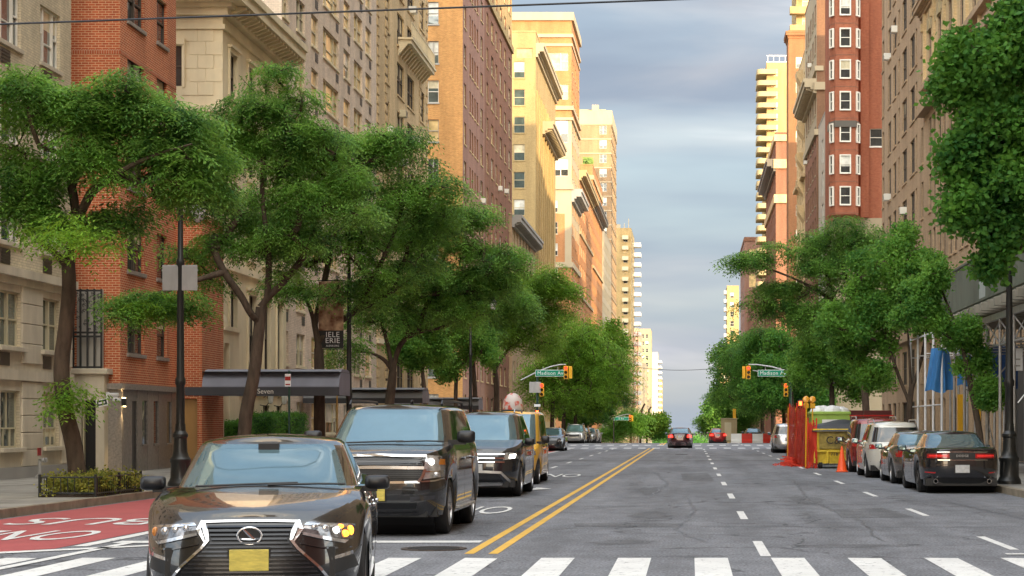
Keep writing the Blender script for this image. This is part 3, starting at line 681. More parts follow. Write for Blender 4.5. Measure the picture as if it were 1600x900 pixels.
# ---- left 3: limestone mansion
X3 = -17.3; Y3 = yp(348, X3)
m3 = Bld('limestone_mansion', 'cream limestone mansion with heavy bracketed cornice and tall narrow windows', 1, X3, Y3, yp(447, X3), 18.4, 6, 'limestone')
for (p0, p1) in ((358, 368.5), (387, 398), (411, 421), (432, 440)):
    a, c = yp(p0, X3), yp(p1, X3)
    for z, h in ((3.6, 3.1), (8.2, 2.3), (11.3, 1.9), (14.0, 1.6), (.9, 1.5)):
        m3.street(a, c, z, h, 'dh', 'frame_dark', 'glass', 0, True)
        if z > 3:
            m3.add(MB().box(X3-.01, X3+.07, a-.16, a-.01, z-.1, z+h).box(X3-.01, X3+.07, c+.01, c+.16, z-.1, z+h).box(X3-.01, X3+.09, a-.16, c+.16, z+h, z+h+.16).box(X3-.01, X3+.17, a-.24, c+.24, z+h+.16, z+h+.26).box(X3-.01, X3+.12, a-.2, c+.2, z-.2, z-.1), 'window_surround', MT['limestone'])
m3.front(-19.5, -18.82, 14.15, 1.5, 'dh', 'frame_dark', 'glass', 0, True)
m3.add(MB().box(-19.6, -18.7, Y3-.1, Y3, 15.68, 15.9).box(-18.8, -18.7, Y3-.06, Y3, 14.1, 15.68), 'window_surround', MT['limestone'])
m3.slab(7.4, 7.65, .14, 'limestone'); m3.slab(13.2, 13.4, .12, 'limestone'); m3.slab(16.25, 16.42, .1, 'limestone'); m3.slab(2.95, 3.2, .15, 'limestone')
m3.cornice(16.75, 1.05, .95, 'limestone', brackets=.55); m3.cornice(17.95, .4, .4, 'limestone')
# ashlar joints on the corner faces
for i in range(26):
    z = 3.3 + .5*i
    if 7.3 < z < 7.7 or 13.1 < z < 13.5 or z > 16.2: continue
    for q in range(3):
        xa = X3 - .02 - .6*q - (.3 if i % 2 else 0)
        if xa - .58 < -19.05: continue
        key = ('ash',); 
        if key not in me_c: me_c[key] = MB().bbox(-.295, .295, -.022, .02, -.243, .243, .008).mesh('stone_block', MT['limestone'])
        m3.put('stone_block', me_c[key], (xa-.3, Y3, z+.25))
m3.finish()
# portico with columns and rounded pediment
pt = MB(); yq = 68.6; xa, xb = -17.6, -16.66
pt.box(xa, xb, yq, yq+2.4, 4.55, 5.0).box(xa-.05, xb+.08, yq-.08, yq+2.4, 5.0, 5.15).box(xa, xb, yq+.9, yq+2.4, -.3, 4.55)
m3.add(pt, 'portico', MT['limestone'])
for x in (xa+.13, xb-.13): m3.add(MB().lathe([(.15, .0), (.15, .2), (.11, .25), (.105, 2.2), (.095, 4.3), (.13, 4.4), (.14, 4.55)], 16, (x, yq+.16, 0)), 'column', MT['limestone'], 30)
m3.add(MB().prism([(xa+.47+.5*math.cos(t)*(1), 5.15+.62*math.sin(t)) for t in [math.pi*k/12 for k in range(13)]], 'y', yq, yq+.5), 'arched_pediment', MT['limestone'])
m3.add(MB().box(xa+.25, xb-.25, yq+.82, yq+.9, .1, 4.2), 'door', MT['frame_grey'])
# ---- left 4: pale pinkish brick slab
X4 = -17.6
p4 = Bld('apartment_building', 'pale pinkish white brick apartment block with dark square vents below its golden windows', 1, X4, yp(447, X4)-.9, yp(588, X4), 40, 12, 'white_brick')
c4 = [(440, 450.5, 'pair'), (463, 476.5, 'pair'), (486.5, 497, 'dh'), (505, 529, 'tri'), (537, 547, 'dh'), (553, 566, 'pair'), (571, 580, 'dh')]
for i in range(14):
    z = 1.75 + 2.51*i if i else 1.5
    for j, (q0, q1, st) in enumerate(c4):
        a, c = max(yp(q0, X4), p4.Y0+.15), yp(q1, X4)
        vv = rb.choice((3, 3, 0, 3, 3, 3, 2))  # most panes carry the painted golden reflection
        p4.street(a, c, z+.0 if i else 1.2, 1.45, st, 'frame_tan', 'glass', vv, 2 < 14 and i < 10, 'limestone')
        p4.grille(c-.75, c-.1, z-.66, .42, 'slate_frame')
p4.slab(-.2, .9, .06, 'limestone', 'plinth', front=False)
p4.finish([MT['white_brick']])
# ---- left 5: tan brick with quoins, balcony
p5 = Bld('apartment_building', 'tan brick apartment building with quoins, a bracketed balcony and tall dark windows', 1, X4, yp(588, X4), yp(668, X4), 38, 14, 'tan_brick')
for i in range(11):
    z = .5 + 3.0*i
    for j, (q0, q1, st) in enumerate(((602, 608.5, 'dh'), (620.5, 631, 'pair'), (636.5, 647, 'pair'), (656.5, 663, 'dh'))):
        a, c = yp(q0, X4), yp(q1, X4)
        p5.street(a, c, z, 2.0, st, 'frame_dark', 'glass', rb.choice((0, 0, 0, 1, 4)), False, 'tan_brick')
        if rb.random() < .12: p5.ac((a+c)/2, z+.02, 'frame_white')
p5.ac(yp(626, X4), 20.3, 'frame_tan'); p5.ac(yp(648, X4), 19.6, 'frame_white'); p5.ac(yp(626, X4)+.2, 17.4)
qm = MB().bbox(-.35, .35, -.05, .02, -.2, .2, .01).mesh('quoin', MT['tan_brick'])
for i in range(60):
    for yy in (p5.Y0+.5, p5.Y0+3.4, p5.Y1-.5, p5.Y1-3.6): p5.put('quoin', qm, (X4, yy + (.12 if i % 2 else -.05), 3.4+.55*i), R(90))
bal = MB(); ya, yb = yp(622, X4), yp(660, X4); bal.box(X4, X4+.8, ya, yb, 24.6, 24.85); bal.box(X4, X4+.9, ya-.1, yb+.1, 24.85, 24.98)
y = ya
while y < yb: bal.prism([(X4, 23.9), (X4+.6, 24.6), (X4, 24.6)], 'y', y, y+.2); y += .85
for zz in (25.1, 25.85): bal.box(X4+.8, X4+.85, ya, yb, zz, zz+.05)
y = ya
while y < yb: bal.box(X4+.8, X4+.84, y, y+.05, 24.98, 25.85); y += .22
p5.add(bal, 'balcony', MT['limestone']); p5.slab(6.2, 6.5, .15, 'limestone', front=False); p5.finish()
# ---- left 6: brown tower past the avenue
X6 = -17.9
t6 = Bld('apartment_tower', 'orange and brown brick tower across the avenue with narrow windows and sunlit gold upper storeys', 1, X6, yp(723, X6), yp(800, X6), 51, 12, 'brown_brick')
for i in range(15):
    z = 27.0 + 3.09*(i-8)
    for xa, xb in ((-20.65, -19.8), (-24.3, -23.4)):
        t6.front(xa, xb, z, 1.75, 'pair' if i % 3 == 0 else 'dh', 'frame_white' if i % 3 == 2 else 'frame_grey', 'glass_teal', (2, 0, 3, 1, 2)[i % 5], True, 'frame_grey')
    for k, (q0, q1) in enumerate(((725, 728.4), (733.5, 735.6), (737.3, 739.3), (741.2, 743.2), (745, 747), (751, 754.2), (760.5, 763), (767.5, 771), (774.5, 777), (781, 784), (788, 790.5), (794.8, 797.6))):
        t6.street(yp(q0, X6), yp(q1, X6), z, 1.75, 'dh', 'frame_tan', 'glass', rb.choice((3, 3, 2, 1, 0, 3)), False, 'tan_brick')
for q, z in ((727, 18.1), (779, 23.5), (789, 24.0), (776, 14.8), (752, 20.6), (783, 17.7)): t6.ac(yp(q, X6), z)
t6.ac(0, 20.45, 'slate_frame', True, -20.2)
ym = yp(757, X6)
t6.slab(38.9, 39.5, .2, 'gold_brick', y0=ym, front=False); t6.slab(49.6, 50.6, .5, 'cream_stone', 'cornice')
t6.finish([MT['brown_brick'], MT['mauve_brick'], MT['gold_brick'], MT['orange_brick']], regions=[(0, ym, -9, 99, 1), (ym, 999, 39, 99, 2)], fregions=[(-99, 99, -9, 99, 3)])  # low sun on the upper storeys is put into their gold brick
# ---- left 7a and 7
lo = Bld('low_building', 'low grey-corniced building squeezed between the brown tower and the cream tower', 1, X4, yp(800, X4), yp(836, X4), 22.4, 12, 'taupe_brick')
for i in range(6):
    for k in range(6): lo.street(lo.Y0+1.4+3.6*k, lo.Y0+3+3.6*k, 2.6+3.4*i, 2.0, 'dh', 'frame_tan', 'glass', rb.choice((0, 3, 1)), False, 'pale_stone')
lo.cornice(21.2, 1.2, 1.0, 'grey_stone', brackets=1.1, front=False); lo.slab(17.4, 17.7, .3, 'pale_stone', front=False); lo.finish()
c7 = Bld('cream_tower', 'cream yellow brick tower with a dark bracketed cornice and a blank corner face', 1, X4, yp(837, X4), yp(868, X4), 46.4, 12, 'gold_brick')
for i in range(14):
    z = 41.2 - 3.14*i
    if z < 1: continue
    for xa in (-20.1, -23.6): c7.front(xa, xa+1.25, z, 1.85, 'dh', 'frame_tan', 'glass_teal', (2, 0, 0, 4, 0, 2)[i % 6], True, 'gold_brick')
    for k in range(5): 
        a = c7.Y0 + 2.2 + 6*k
        if i > 2: c7.street(a, a+1.5, z, 1.8, 'dh', 'frame_tan', 'glass', rb.choice((0, 3)), False)
for k in range(9): c7.add(MB().box(X4-.01, X4+.18, c7.Y0+1+3.3*k, c7.Y0+1.35+3.3*k, 2, 40), 'pilaster', MT['gold_brick'])
c7.cornice(43.6, 1.6, 1.0, 'pale_stone', front=False); c7.slab(44.4, 45.2, .15, 'slate_frame', front=False, y0=c7.Y0+3)
c7.cornice(36.2, 1.5, 1.5, 'pale_stone', brackets=1.1, front=False, y0=c7.Y0+9, name='lower_cornice')
c7.front(-19.8, -17.95, 43.5, 1.1, 'single', 'pale_stone', 'blind_white', 3)
c7.finish()
# ---- left 8: orange and white tower
t8 = Bld('banded_tower', 'tall orange brick tower with white bands and big bay windows glowing in the sun', 1, X4, yp(893, X4), yp(905, X4)+.5, 62.5, 14, 'rust_brick')
Y8 = t8.Y0
for (xa, xb) in ((-24.6, -22.8), (-22.4, -18.1)):
    for z, h, v in ((54.3, 2.6, 3), (50.0, 2.2, 3), (43.6, 3.4, 2), (38.6, 2.6, 2)):
        t8.front(xa, xb, z, h, 'tri' if xb-xa > 3 else 'pair', 'frame_white', 'glass', v, False)
for i in range(10):
    z = 33.2-3.2*i
    for xa in (-20.6, -23.4): t8.front(xa, xa+.95, z, 1.8, 'dh', 'frame_white', 'glass', rb.choice((0, 2)), False, 'pale_stone')
    for k in range(5): t8.street(t8.Y0+1.5+3.8*k, t8.Y0+3+3.8*k, z, 1.8, 'dh', 'frame_white', 'glass', 0, False, 'pale_stone')
for k in range(5):
    for z in (38.5, 42, 45.5, 50, 54.3): t8.street(t8.Y0+1.5+3.8*k, t8.Y0+3+3.8*k, z, 1.9, 'dh', 'frame_white', 'glass', 0, False, 'pale_stone')
for z0, z1, p in ((61.7, 62.9, .35), (59.2, 59.7, .25), (57.9, 58.3, .15), (48.4, 49.0, .3), (46.9, 47.3, .25), (36.6, 37.3, .3), (25.0, 25.8, .25)): t8.slab(z0, z1, p, 'pale_stone')
t8.cornice(34.8, 1.9, 1.6, 'grey_stone', front=False, name='lower_cornice')
t8.finish([MT['rust_brick'], MT['pale_stone']], fregions=[(-60, 60, 33.0, 47, 1), (-60, 60, 25, 33, 0), (-18.6, -17, 25, 33, 1)], regions=[(0, 999, 30, 47, 1)])
def simple(name, label, side, X, Y0, Y1, zt, wall, rows, fcols, scols, h=1.8, w=1.3, depth=12, floor=3.2, fm='frame_white', gm='glass', bands=(), bandm='pale_stone', vs=(0, 0, 2, 1), sill=None, st='dh', top=2.2, fst=None, **k):
    q = Bld(name, label, side, X, Y0, Y1, zt, depth, wall, **k); xs = 1 if side < 0 else -1
    for i in range(rows):
        z = zt - top - h - floor*i
        if z < road_z(Y0) + 1: break
        for c in range(fcols):
            xa = X + xs*(1.0 + (depth-2)*c/max(1, fcols)); q.front(xa, xa+xs*w, z, h, fst or st, fm, gm, rb.choice(vs), False, sill)
        for c in range(scols):
            ya = Y0 + (Y1-Y0)*(c+.25)/scols; q.street(ya, ya+(Y1-Y0)/scols*.45, z, h, st, fm, gm, rb.choice(vs), False, sill)
    for z0, z1, p in bands: q.slab(z0, z1, p, bandm)
    return q
q = simple('terrace_building', 'orange brick building with white courses stepping down from the banded tower', 1, X4, t8.Y1, yp(926, X4), 42.4, 'rust_brick', 12, 2, 9, bands=((32, 32.5, .2), (22, 22.5, .2)), bandm='cream_stone')
q.cornice(40.6, 1.6, 1.2, 'cream_stone', front=False); q.finish()
q = simple('terrace_building', 'brown brick building with a planted roof terrace and dark cornice below the beige tower', 1, X4, q.Y1, yp(941, X4), 48.6, 'rust_brick', 13, 2, 10, bands=((46, 46.8, .2), (30, 30.5, .25)), bandm='cream_stone')
q.cornice(40.5, 1.7, 1.3, 'slate_frame', front=False); q.finish(); q9 = q
rp = MB()
for i in range(200): a = rb.uniform(-19.5, -17.9); c = q9.Y0+rb.uniform(.2, 5); z = q9.zt+.1+rb.random()*1.2; rp.quad((a, c, z), (a+.35, c+.1, z+.1), (a+.3, c+.2, z+.4), (a-.05, c, z+.3))
tag(rp.build('roof_plants', M('roof_leaf', (.12, .2, .04), .8)), 'green shrubs on the roof terrace of the brown brick building', 'plants', kind='stuff')
q = simple('terrace_building', 'white glass-fronted lower wing at the foot of the beige tower', 1, X4, q9.Y1, yp(955, X4), 41.5, 'pale_stone', 13, 2, 10, h=2.0, vs=(0, 2)); q.finish()
q = simple('beige_tower', 'tall beige brick tower ringed with white bands at every floor', 1, X4, yp(955, X4), yp(963, X4), 70.5, 'umber_brick', 22, 2, 5, h=1.9, w=1.6, floor=3.2, depth=16, fm='frame_white', vs=(0, 2, 2), st='pair',
     bands=[(70.5-1.9-3.2*i, 70.5-1.65-3.2*i, .1) for i in range(21)], top=2.0, roofm='pale_stone')
q.slab(68.8, 71.9, .2, 'pale_stone', 'roof_screen'); q.finish()
q.add(MB().box(-22, -20.5, q.Y0+2, q.Y0+4, 70, 73.5), 'water_tank_housing', MT['pale_stone']); q.add(MB().box(-27, -19, q.Y0+4, q.Y0+9, 70, 72.8), 'bulkhead', MT['pale_stone'])
def balconies(q, side, x0, x1, y0, y1, zs, mat='white_paint'):
    xa, xb = sorted((x0, x1)); me = MB().box(xa, xb, y0, y1, 0, .2).box(xa, xb, y0-.02, y0+.08, .2, 1.15).box(xa if side < 0 else xb-.08, xa+.08 if side < 0 else xb, y0+.08, y1, .2, 1.15).mesh('balcony', MT[mat])
    for z in zs: q.put('balcony', me, (0, 0, z))
q = simple('balcony_tower', 'far ochre tower with white balconies stacked up its street corner', 1, X4, yp(986, X4), yp(990.5, X4)+4, 60.3, 'gold_brick', 20, 2, 3, floor=3.1, fm='frame_white', vs=(0, 2, 3), depth=9); q.finish()
balconies(q, 1, X4, X4+2.2, q.Y1-6, q.Y1, [57.5-3.1*i for i in range(17)]); balconies(q, 1, X4-2.6, X4-.8, q.Y0-1.3, q.Y0, [57-3.1*i for i in range(16)], 'frame_tan')
q.add(MB().box(-22.3, -20.9, q.Y0+2, q.Y0+3.5, 60, 61.8).box(-18.5, -18.3, q.Y0+2, q.Y0+2.2, 60, 63.5).box(-19.8, -19.6, q.Y0+2, q.Y0+2.2, 60, 62), 'roof_plant', MT['pale_stone'])
q = simple('slab_building', 'narrow white slab building behind the builders hoist in the far distance', 1, X4, 655, yp(1004, X4), 34.5, 'pale_stone', 11, 3, 9, vs=(0, 3)); q.finish()
q = simple('slab_building', 'cream apartment block with rows of small windows low in the far distance', 1, X4, 742, 800, 25.5, 'pale_stone', 11, 5, 9, w=1.1, h=1.5, depth=7, vs=(0,), floor=3.0); q.finish()
q = simple('slab_building', 'dark olive slab rising behind the cream block at the far end', 1, X4, 1056, 1090, 41.5, 'frame_grey', 0, 0, 0, depth=8); q.finish(); balconies(q, 1, X4, X4+2, 1060, 1080, [36-3*i for i in range(14)])
q = simple('slab_building', 'distant ochre block that closes the left row at the end of the street', 1, X4, 1180, 1240, 30, 'gold_brick', 14, 3, 6, depth=12, vs=(0, 3)); q.finish()
q = simple('slab_building', 'grey cream tower with a stepped top between the hoist and the olive slab', 1, X4, 860, 890, 44.5, 'cream_stone', 14, 3, 6, depth=7.4); q.finish()
q = simple('slab_building', 'shadowed ochre block behind the builders hoist', 1, X4, 605, 650, 30, 'tan_brick', 9, 3, 6, depth=9); q.finish()
# builders' hoist
ho = empty('builders_hoist', (-17, 600, 0), 0, 'rust red lattice scaffold hoist against the far left facades', 'scaffold')
g = MB()
for x in (0, 1.3, 2.6, 3.9):
    for y in (0, 2): g.box(x-.09-3.2, x+.09-3.2, y-.09, y+.09, -10, 31)
for i in range(21):
    z = -9+1.95*i; g.box(-3.2, .7, -.08, .08, z, z+.16)
    for x in (-3.2, -1.9, -.6): g.add([(x, -.05, z), (x+.16, -.05, z), (x+1.3, -.05, z+1.95), (x+1.14, -.05, z+1.95)], [(0, 1, 2, 3)])
g.build('lattice', M('rust_red', (.38, .13, .08), .7), ho)
# ================================================================ RIGHT SIDE
X9 = 13.2
s1 = Bld('apartment_building', 'long tan stone apartment block with slit windows and carved arches behind the big tree', -1, X9, 58.5, yp(1378, X9), 58, 8.5, 'taupe_brick')
cf = lambda c: yp(1360+c/3.75, X9)
Z1 = [27.8 - 2.06 + 3.1*k for k in range(-8, 10)]
for z in Z1:
    for (a, c, st) in ((70, 80, 'dh'), (104, 120, 'pair'), (134, 151, 'pair'), (164, 172, 'dh'), (187, 213, 'pair'), (234, 259, 'pair'), (265, 274, 'dh'), (298, 310, 'dh')):
        s1.street(cf(a), cf(c), z, 2.06, st, 'frame_dark', 'glass', rb.choice((0, 0, 1, 0)), False, 'taupe_brick')
    if rb.random() < .4: s1.ac(cf(110), z+.02)
yy0, yy1 = 60.0, 107.5
arch = MB()
k = 0; y = yy1 - 1.4
while y > yy0:
    for z in Z1:
        if 19.2 < z+1 < 25: continue
        s1.street(y-1.05, y, z, 2.06, 'dh', 'frame_dark', 'glass', rb.choice((0, 0, 1)), False, 'taupe_brick')
    s1.street(y-1.05, y, 20.75, 2.5, 'dh', 'frame_dark', 'glass', 0, False)
    yc = y-.525
    arch.prism([(yc+.78*math.cos(t), 23.3+.95*math.sin(t)) for t in [math.pi*q/10 for q in range(11)]], 'x', X9-.06, X9+.01)
    arch.prism([(yc+.5*math.cos(t), 23.3+.62*math.sin(t)) for t in [math.pi*q/8 for q in range(9)]], 'x', X9-.12, X9-.05)
    y -= 2.35 if k % 2 else 1.75; k += 1
s1.add(arch, 'carved_arches', MT['cream_stone'])['kind'] = 'stuff'
k = 0; y = yy1
while y > yy0: s1.add(MB().box(X9-.16, X9+.01, y-.16, y+.16, 19.6, 24.6).prism([(y-.22, 24.0), (y+.22, 24.0), (y+.14, 23.6), (y-.14, 23.6)], 'x', X9-.3, X9), 'pilaster', MT['tan_brick']); y -= 4.1
s1.cornice(24.6, .7, .55, 'taupe_brick', y0=yy0, y1=109.3, front=False); s1.slab(20.2, 20.5, .35, 'taupe_brick', y0=yy0, y1=107.7, front=False); s1.slab(18.9, 19.35, .45, 'taupe_brick', 'stone_ledge', y0=yy0, y1=108.2, front=False)
s1.slab(6.6, 7.0, .3, 'taupe_brick', front=False); s1.slab(31.6, 32.0, .3, 'taupe_brick', front=False)
s1.ac(cf(155), 26.6); s1.ac(cf(205), 14.5); s1.finish([MT['taupe_brick'], MT['tan_brick']], regions=[(60, 107.5, 20.5, 24.6, 1)])
# red tower with bay
r2 = Bld('red_brick_tower', 'red brick tower with white-framed windows and a projecting bay above the right hand trees', -1, 12.75, 168, 181, 47, 14, 'red_brick_right')
for i in range(12):
    z = 28.7 + 2.72*(i-4)
    if z < 20: continue
    if i in (3, 11): pass
    r2.front(15.75 if i in (3, 9) else 21, 16.85 if i in (3, 9) else 22, z, 1.55, 'dh', 'frame_white', 'glass', 0, True, 'white_paint')
bay = MB(); xa, xb, xc = 12.45, 14.25, 14.55
pl_ = [(12.1, 168), (12.1, 165.9), (12.5, 165.0), (14.2, 165.0), (14.55, 165.9), (14.55, 168)]
bay.prism(pl_, 'z', 19.7, 47)
bay.prism([(14.55, 168), (14.9, 167.4), (15.6, 167.4), (15.6, 168)], 'z', 19.7, 47)
r2.add(bay, 'bay', MT['red_brick_right'])
r2.add(MB().prism([(12.02, 168), (12.02, 165.85), (12.46, 164.85), (14.26, 164.85), (14.65, 165.85), (14.65, 168)], 'z', 27.2, 27.75), 'bay_cornice', MT['slate_frame'])
fr_ = win_parts('dh', 1.0, 1.5, 'frame_white', 'glass', 0)
for i in range(10):
    z = 20.54 + 2.72*i
    if z > 46: break
    for x, y, rz, ww in ((13.35, 164.83, 0, .86), (12.10, 165.32, R(-66), .5), (14.58, 165.34, R(62), .5)):
        f, ps = win_parts('dh', ww, 1.5, 'frame_white', 'glass', (0, 2, 0, 0, 4)[i % 5] if rz == 0 else 0)
        key = ('bay', ww); 
        if key not in FM: FM[key] = f.mesh('window', MT['frame_white'])
        o = r2.put('window', FM[key], (x, y, z), rz)
        for p in ps: link('pane', p, o)
        if ('bs', ww) not in FM: FM[('bs', ww)] = MB().box(-ww/2-.06, -ww/2+.02, .03, .20, -.08, 1.58).box(ww/2-.02, ww/2+.06, .03, .20, -.08, 1.58).box(-ww/2+.02, ww/2-.02, .03, .20, 1.48, 1.58).box(-ww/2+.02, ww/2-.02, .03, .20, -.08, .02).mesh('surround', MT['frame_white'])
        link('surround', FM[('bs', ww)], o)
    r2.add(MB().prism([(12.085, 168), (12.085, 165.88), (12.49, 164.985), (14.21, 164.985), (14.565, 165.88), (14.565, 168)], 'z', z-.75, z-.69), 'brick_course', MT['brown_brick'])
r2.finish([MT['red_brick_right'], MT['pale_stone']], fregions=[(0, 99, -5, 19.7, 1)], regions=[(0, 999, -5, 19.7, 1)])
q = simple('narrow_building', 'narrow pale grey stone building with one tall arched strip of windows', -1, X9, 181, yp(1279, X9), 32, 'grey_stone', 0, 0, 0, depth=10)
for i in range(9): q.street(184, 186.2, 2+3.2*i, 2.4, 'pair', 'frame_white', 'glass', 0); q.street(190, 192.2, 2+3.2*i, 2.4, 'pair', 'frame_white', 'glass', 0)
q.wall = 'pale_stone'; q.finish([MT['frame_grey']])
q4 = Bld('stone_front_building', 'dark brick building whose street side is pale stone with a bracketed cornice', -1, X9, yp(1276, X9), yp(1258, X9), 48.5, 12, 'dark_brick')
for i in range(14):
    z = 2.2+3.2*i
    for k in range(5): q4.street(q4.Y0+1.5+3.6*k, q4.Y0+3.1+3.6*k, z, 2.0, 'dh', 'frame_tan', 'glass', rb.choice((0, 0, 1)), False, 'pale_stone')
    if i % 3 == 0: q4.ac(q4.Y0+2.3+3.6*(i % 5), z)
q4.cornice(36.2, 1.5, 1.4, 'pale_stone', brackets=1.2, front=False); q4.slab(36.5, 37.3, .25, 'pale_stone', fx=14.4); q4.slab(31.8, 32.4, .25, 'pale_stone', fx=14.4); q4.slab(38.5, 39, .2, 'pale_stone', 'quoin_band', fx=13.9)
q4.finish([MT['dark_brick'], MT['pale_stone'], MT['brown_brick']], regions=[(0, 999, 31.8, 99, 1), (0, 999, 0, 31.8, 2)])
q = simple('ornate_building', 'ornate tan building with carved window bays beside the dark brick block', -1, X9, q4.Y1, yp(1245, X9), 44.5, 'tan_brick', 12, 2, 5, fm='frame_tan', bands=((40, 40.5, .5), (30, 30.4, .5), (20, 20.4, .4)), bandm='tan_brick', vs=(0, 1))
for i in range(12): q.add(MB().prism([(13.2, 6+3.2*i), (12.55, 7+3.2*i), (12.4, 7.7+3.2*i), (13.2, 7.9+3.2*i)], 'y', q.Y0+2+1.1*(i % 3), q.Y0+5+1.1*(i % 3)), 'carved_bay', MT['tan_brick'])
q.finish()
q = simple('orange_building', 'orange brown brick building with a few small white windows on its side wall', -1, X9, yp(1232, X9), yp(1229, X9), 54.3, 'dull_orange_brick', 12, 2, 2, floor=3.3, w=1.1, h=1.5, fm='frame_white', vs=(0, 2), depth=6, top=3.4)
q.ac(0, 44.6, onfront=True, x=14.9); q.ac(0, 31.4, onfront=True, x=15.0); q.cornice(53.4, .9, .4, 'dull_orange_brick'); q.finish()
q = simple('gold_tower', 'sunlit golden tower with curved balconies rising behind the orange brown building', -1, 17.5, 316, 330, 84, 'gold_brick', 22, 2, 3, fm='frame_white', vs=(3, 0)); q.finish()
balconies(q, -1, 16.4, 19.6, 314.4, 316, [81-3*i for i in range(12)], 'gold_brick')
q = simple('corniced_building', 'brown brick building with pale stone cornice and courses in front of the balcony tower', -1, X9, 295, 333, 46.4, 'brown_brick', 12, 0, 8, bands=((41.0, 42.4, .35), (35.7, 37.0, .3), (45.2, 46.2, .3)), bandm='tan_brick', fm='frame_tan')
q.cornice(40.6, 1.9, 1.5, 'slate_frame', front=False); q.finish()
q7 = simple('balcony_tower', 'bright golden high-rise with a column of long rounded balconies on its street corner', -1, 18.4, 460, 490, 88.5, 'gold_brick', 26, 3, 5, h=1.7, w=1.7, floor=2.67, fm='frame_white', vs=(3, 2, 3), st='pair', depth=14, top=1.6, roofm='white_paint')
q7.finish()
bm_ = MB()
pts = [(16.0+1.2*(1-math.cos(t)), 458.6+1.2-1.2*math.sin(t)) for t in [k*math.pi/2/5 for k in range(6)]]
poly = pts + [(20.6, 458.6), (20.6, 460), (18.4, 460), (18.4, 468), (16.0, 468)]
bm_.prism(poly, 'z', 0, 1.15)
me = bm_.mesh('balcony', MT['cream_stone'])
for i in range(33): q7.put('balcony', me, (0, 0, 85.5-2.67*i))
for k in range(10): q7.add(MB().box(18.6+1.4*k, 18.7+1.4*k, 460, 460.1, 88.5, 90.2), 'rail_post', MT['white_paint'])
q7.add(MB().box(18.4, 32, 460, 460.1, 90.0, 90.2), 'roof_rail', MT['white_paint'])
q = simple('far_building', 'far red brown block with one pale window panel left of the golden high-rise', -1, 14.2, 500, 540, 50.4, 'mauve_brick', 14, 0, 8, depth=11, bands=((49.5, 50.2, .2),), bandm='brown_brick')
for i in range(6): q.front(15.4, 17.2, 44-6.5*i, 3.4, 'single', 'frame_tan', 'golden_reflection', 3)
q.finish()
q = simple('far_building', 'slender distant tower with small balconies at the end of the right hand row', -1, 12.6, 650, 670, 48.6, 'gold_brick', 17, 1, 3, depth=4); q.finish()
balconies(q, -1, 11.6, 12.6, 651, 658, [46-2.9*i for i in range(17)])
q = simple('far_building', 'distant tan block above the treetops at the far right end', -1, 11.4, 760, 800, 30, 'gold_brick', 14, 2, 8, depth=5); q.finish()
q = simple('far_building', 'white low building seen between the trunks on the right', -1, X9, 530, 640, 18, 'pale_stone', 5, 2, 10); q.finish()
q = simple('far_building', 'mid height brick building hidden by the trees beyond the corniced one', -1, X9, 340, 440, 27, 'brown_brick', 8, 2, 14); q.finish()
# blocks beside and behind the camera (they shade the street and show in the car bodies)
def back(label, side, X, Y0, Y1, zt, wall, depth, sc_=8):
    q = simple('street_building', label, side, X, Y0, Y1, zt, wall, 12, 0, sc_, floor=3.3, fm='frame_tan', w=1.4, depth=depth, vs=(0, 1, 3)); q.finish()
back('brown brick block that ends before the long tan stone block on the right', -1, X9, 17.5, 58.3, 54, 'taupe_brick', 12)
back('beige block beside the camera on the left corner', 1, -18.4, 17.5, 43.4, 22, 'white_brick', 12)
back('red brick block behind the camera on the right', -1, X9, -75, -9, 52, 'red_brick_right', 60, 12)
back('tan brick block behind the camera on the left', 1, X4, -75, -9, 36, 'gold_brick', 20, 12)
back('brown block two behind the camera on the right', -1, X9, -150, -76, 60, 'taupe_brick', 60, 12)
back('orange block two behind the camera on the left', 1, X4, -150, -76, 40, 'orange_brick', 20, 12)

back('unseen brown block behind the long tan block, added to shade the red tower', -1, 24.5, 60, 132, 56, 'taupe_brick', 30, 12)  # unseen block added to keep the low sun off the red tower
# ================================================================ VEHICLES
def paint(name, col, rough=.28, met=.35, flake=.0):
    m = M(name, col, rough, met, var=.04, coat=1.0, spec=.5); P = m.node_tree.nodes['Principled BSDF']; P.inputs['Coat Roughness'].default_value = .02; P.inputs['Coat IOR'].default_value = 1.55; return m
MT['car_glass'] = M('car_glass', (.07, .115, .13), .03, var=.15, ior=2.6, scale=1.5, local=True)
MT['car_glass'].node_tree.nodes['Principled BSDF'].inputs['Specular Tint'].default_value = (.62, .88, 1, 1)
MT['car_glass_dark'] = M('car_glass_dark', (.012, .014, .016), .03, var=0, ior=1.9)
MT['lamp_clear'] = M('lamp_clear', (.55, .56, .58), .08, .7, var=.35, scale=14, ior=1.8, local=True, stain=(1, 1, 1))
MT['slat_dark'] = M('slat_dark', (.05, .05, .052), .35, .5, var=0)
MT['lamp_smoke'] = M('lamp_smoke', (.20, .20, .21), .05, .6, var=.7, scale=16, ior=1.9, local=True, stain=(1, 1, 1))
MT['lamp_dark'] = M('lamp_dark', (.05, .05, .055), .06, .3, var=.3, scale=10, ior=1.8, local=True)
MT['lamp_red'] = M('lamp_red', (.38, .012, .012), .12, var=.1, coat=1)
MT['lamp_red_lit'] = M('lamp_red_lit', (1, .03, .02), .2, var=0, emit=1.3)
MT['lamp_red_glow'] = M('lamp_red_glow', (.8, .03, .03), .2, var=0, emit=.25)
MT['lamp_white_lit'] = M('lamp_white_lit', (1, .93, .80), .2, var=0, emit=6)
MT['lamp_amber_lit'] = M('lamp_amber_lit', (1, .27, .015), .2, var=0, emit=2.6)
MT['lamp_amber'] = M('lamp_amber', (.62, .22, .03), .15, var=.1, coat=1)
MT['rim_alloy'] = M('rim_alloy', (.42, .42, .43), .28, .9, var=.1)
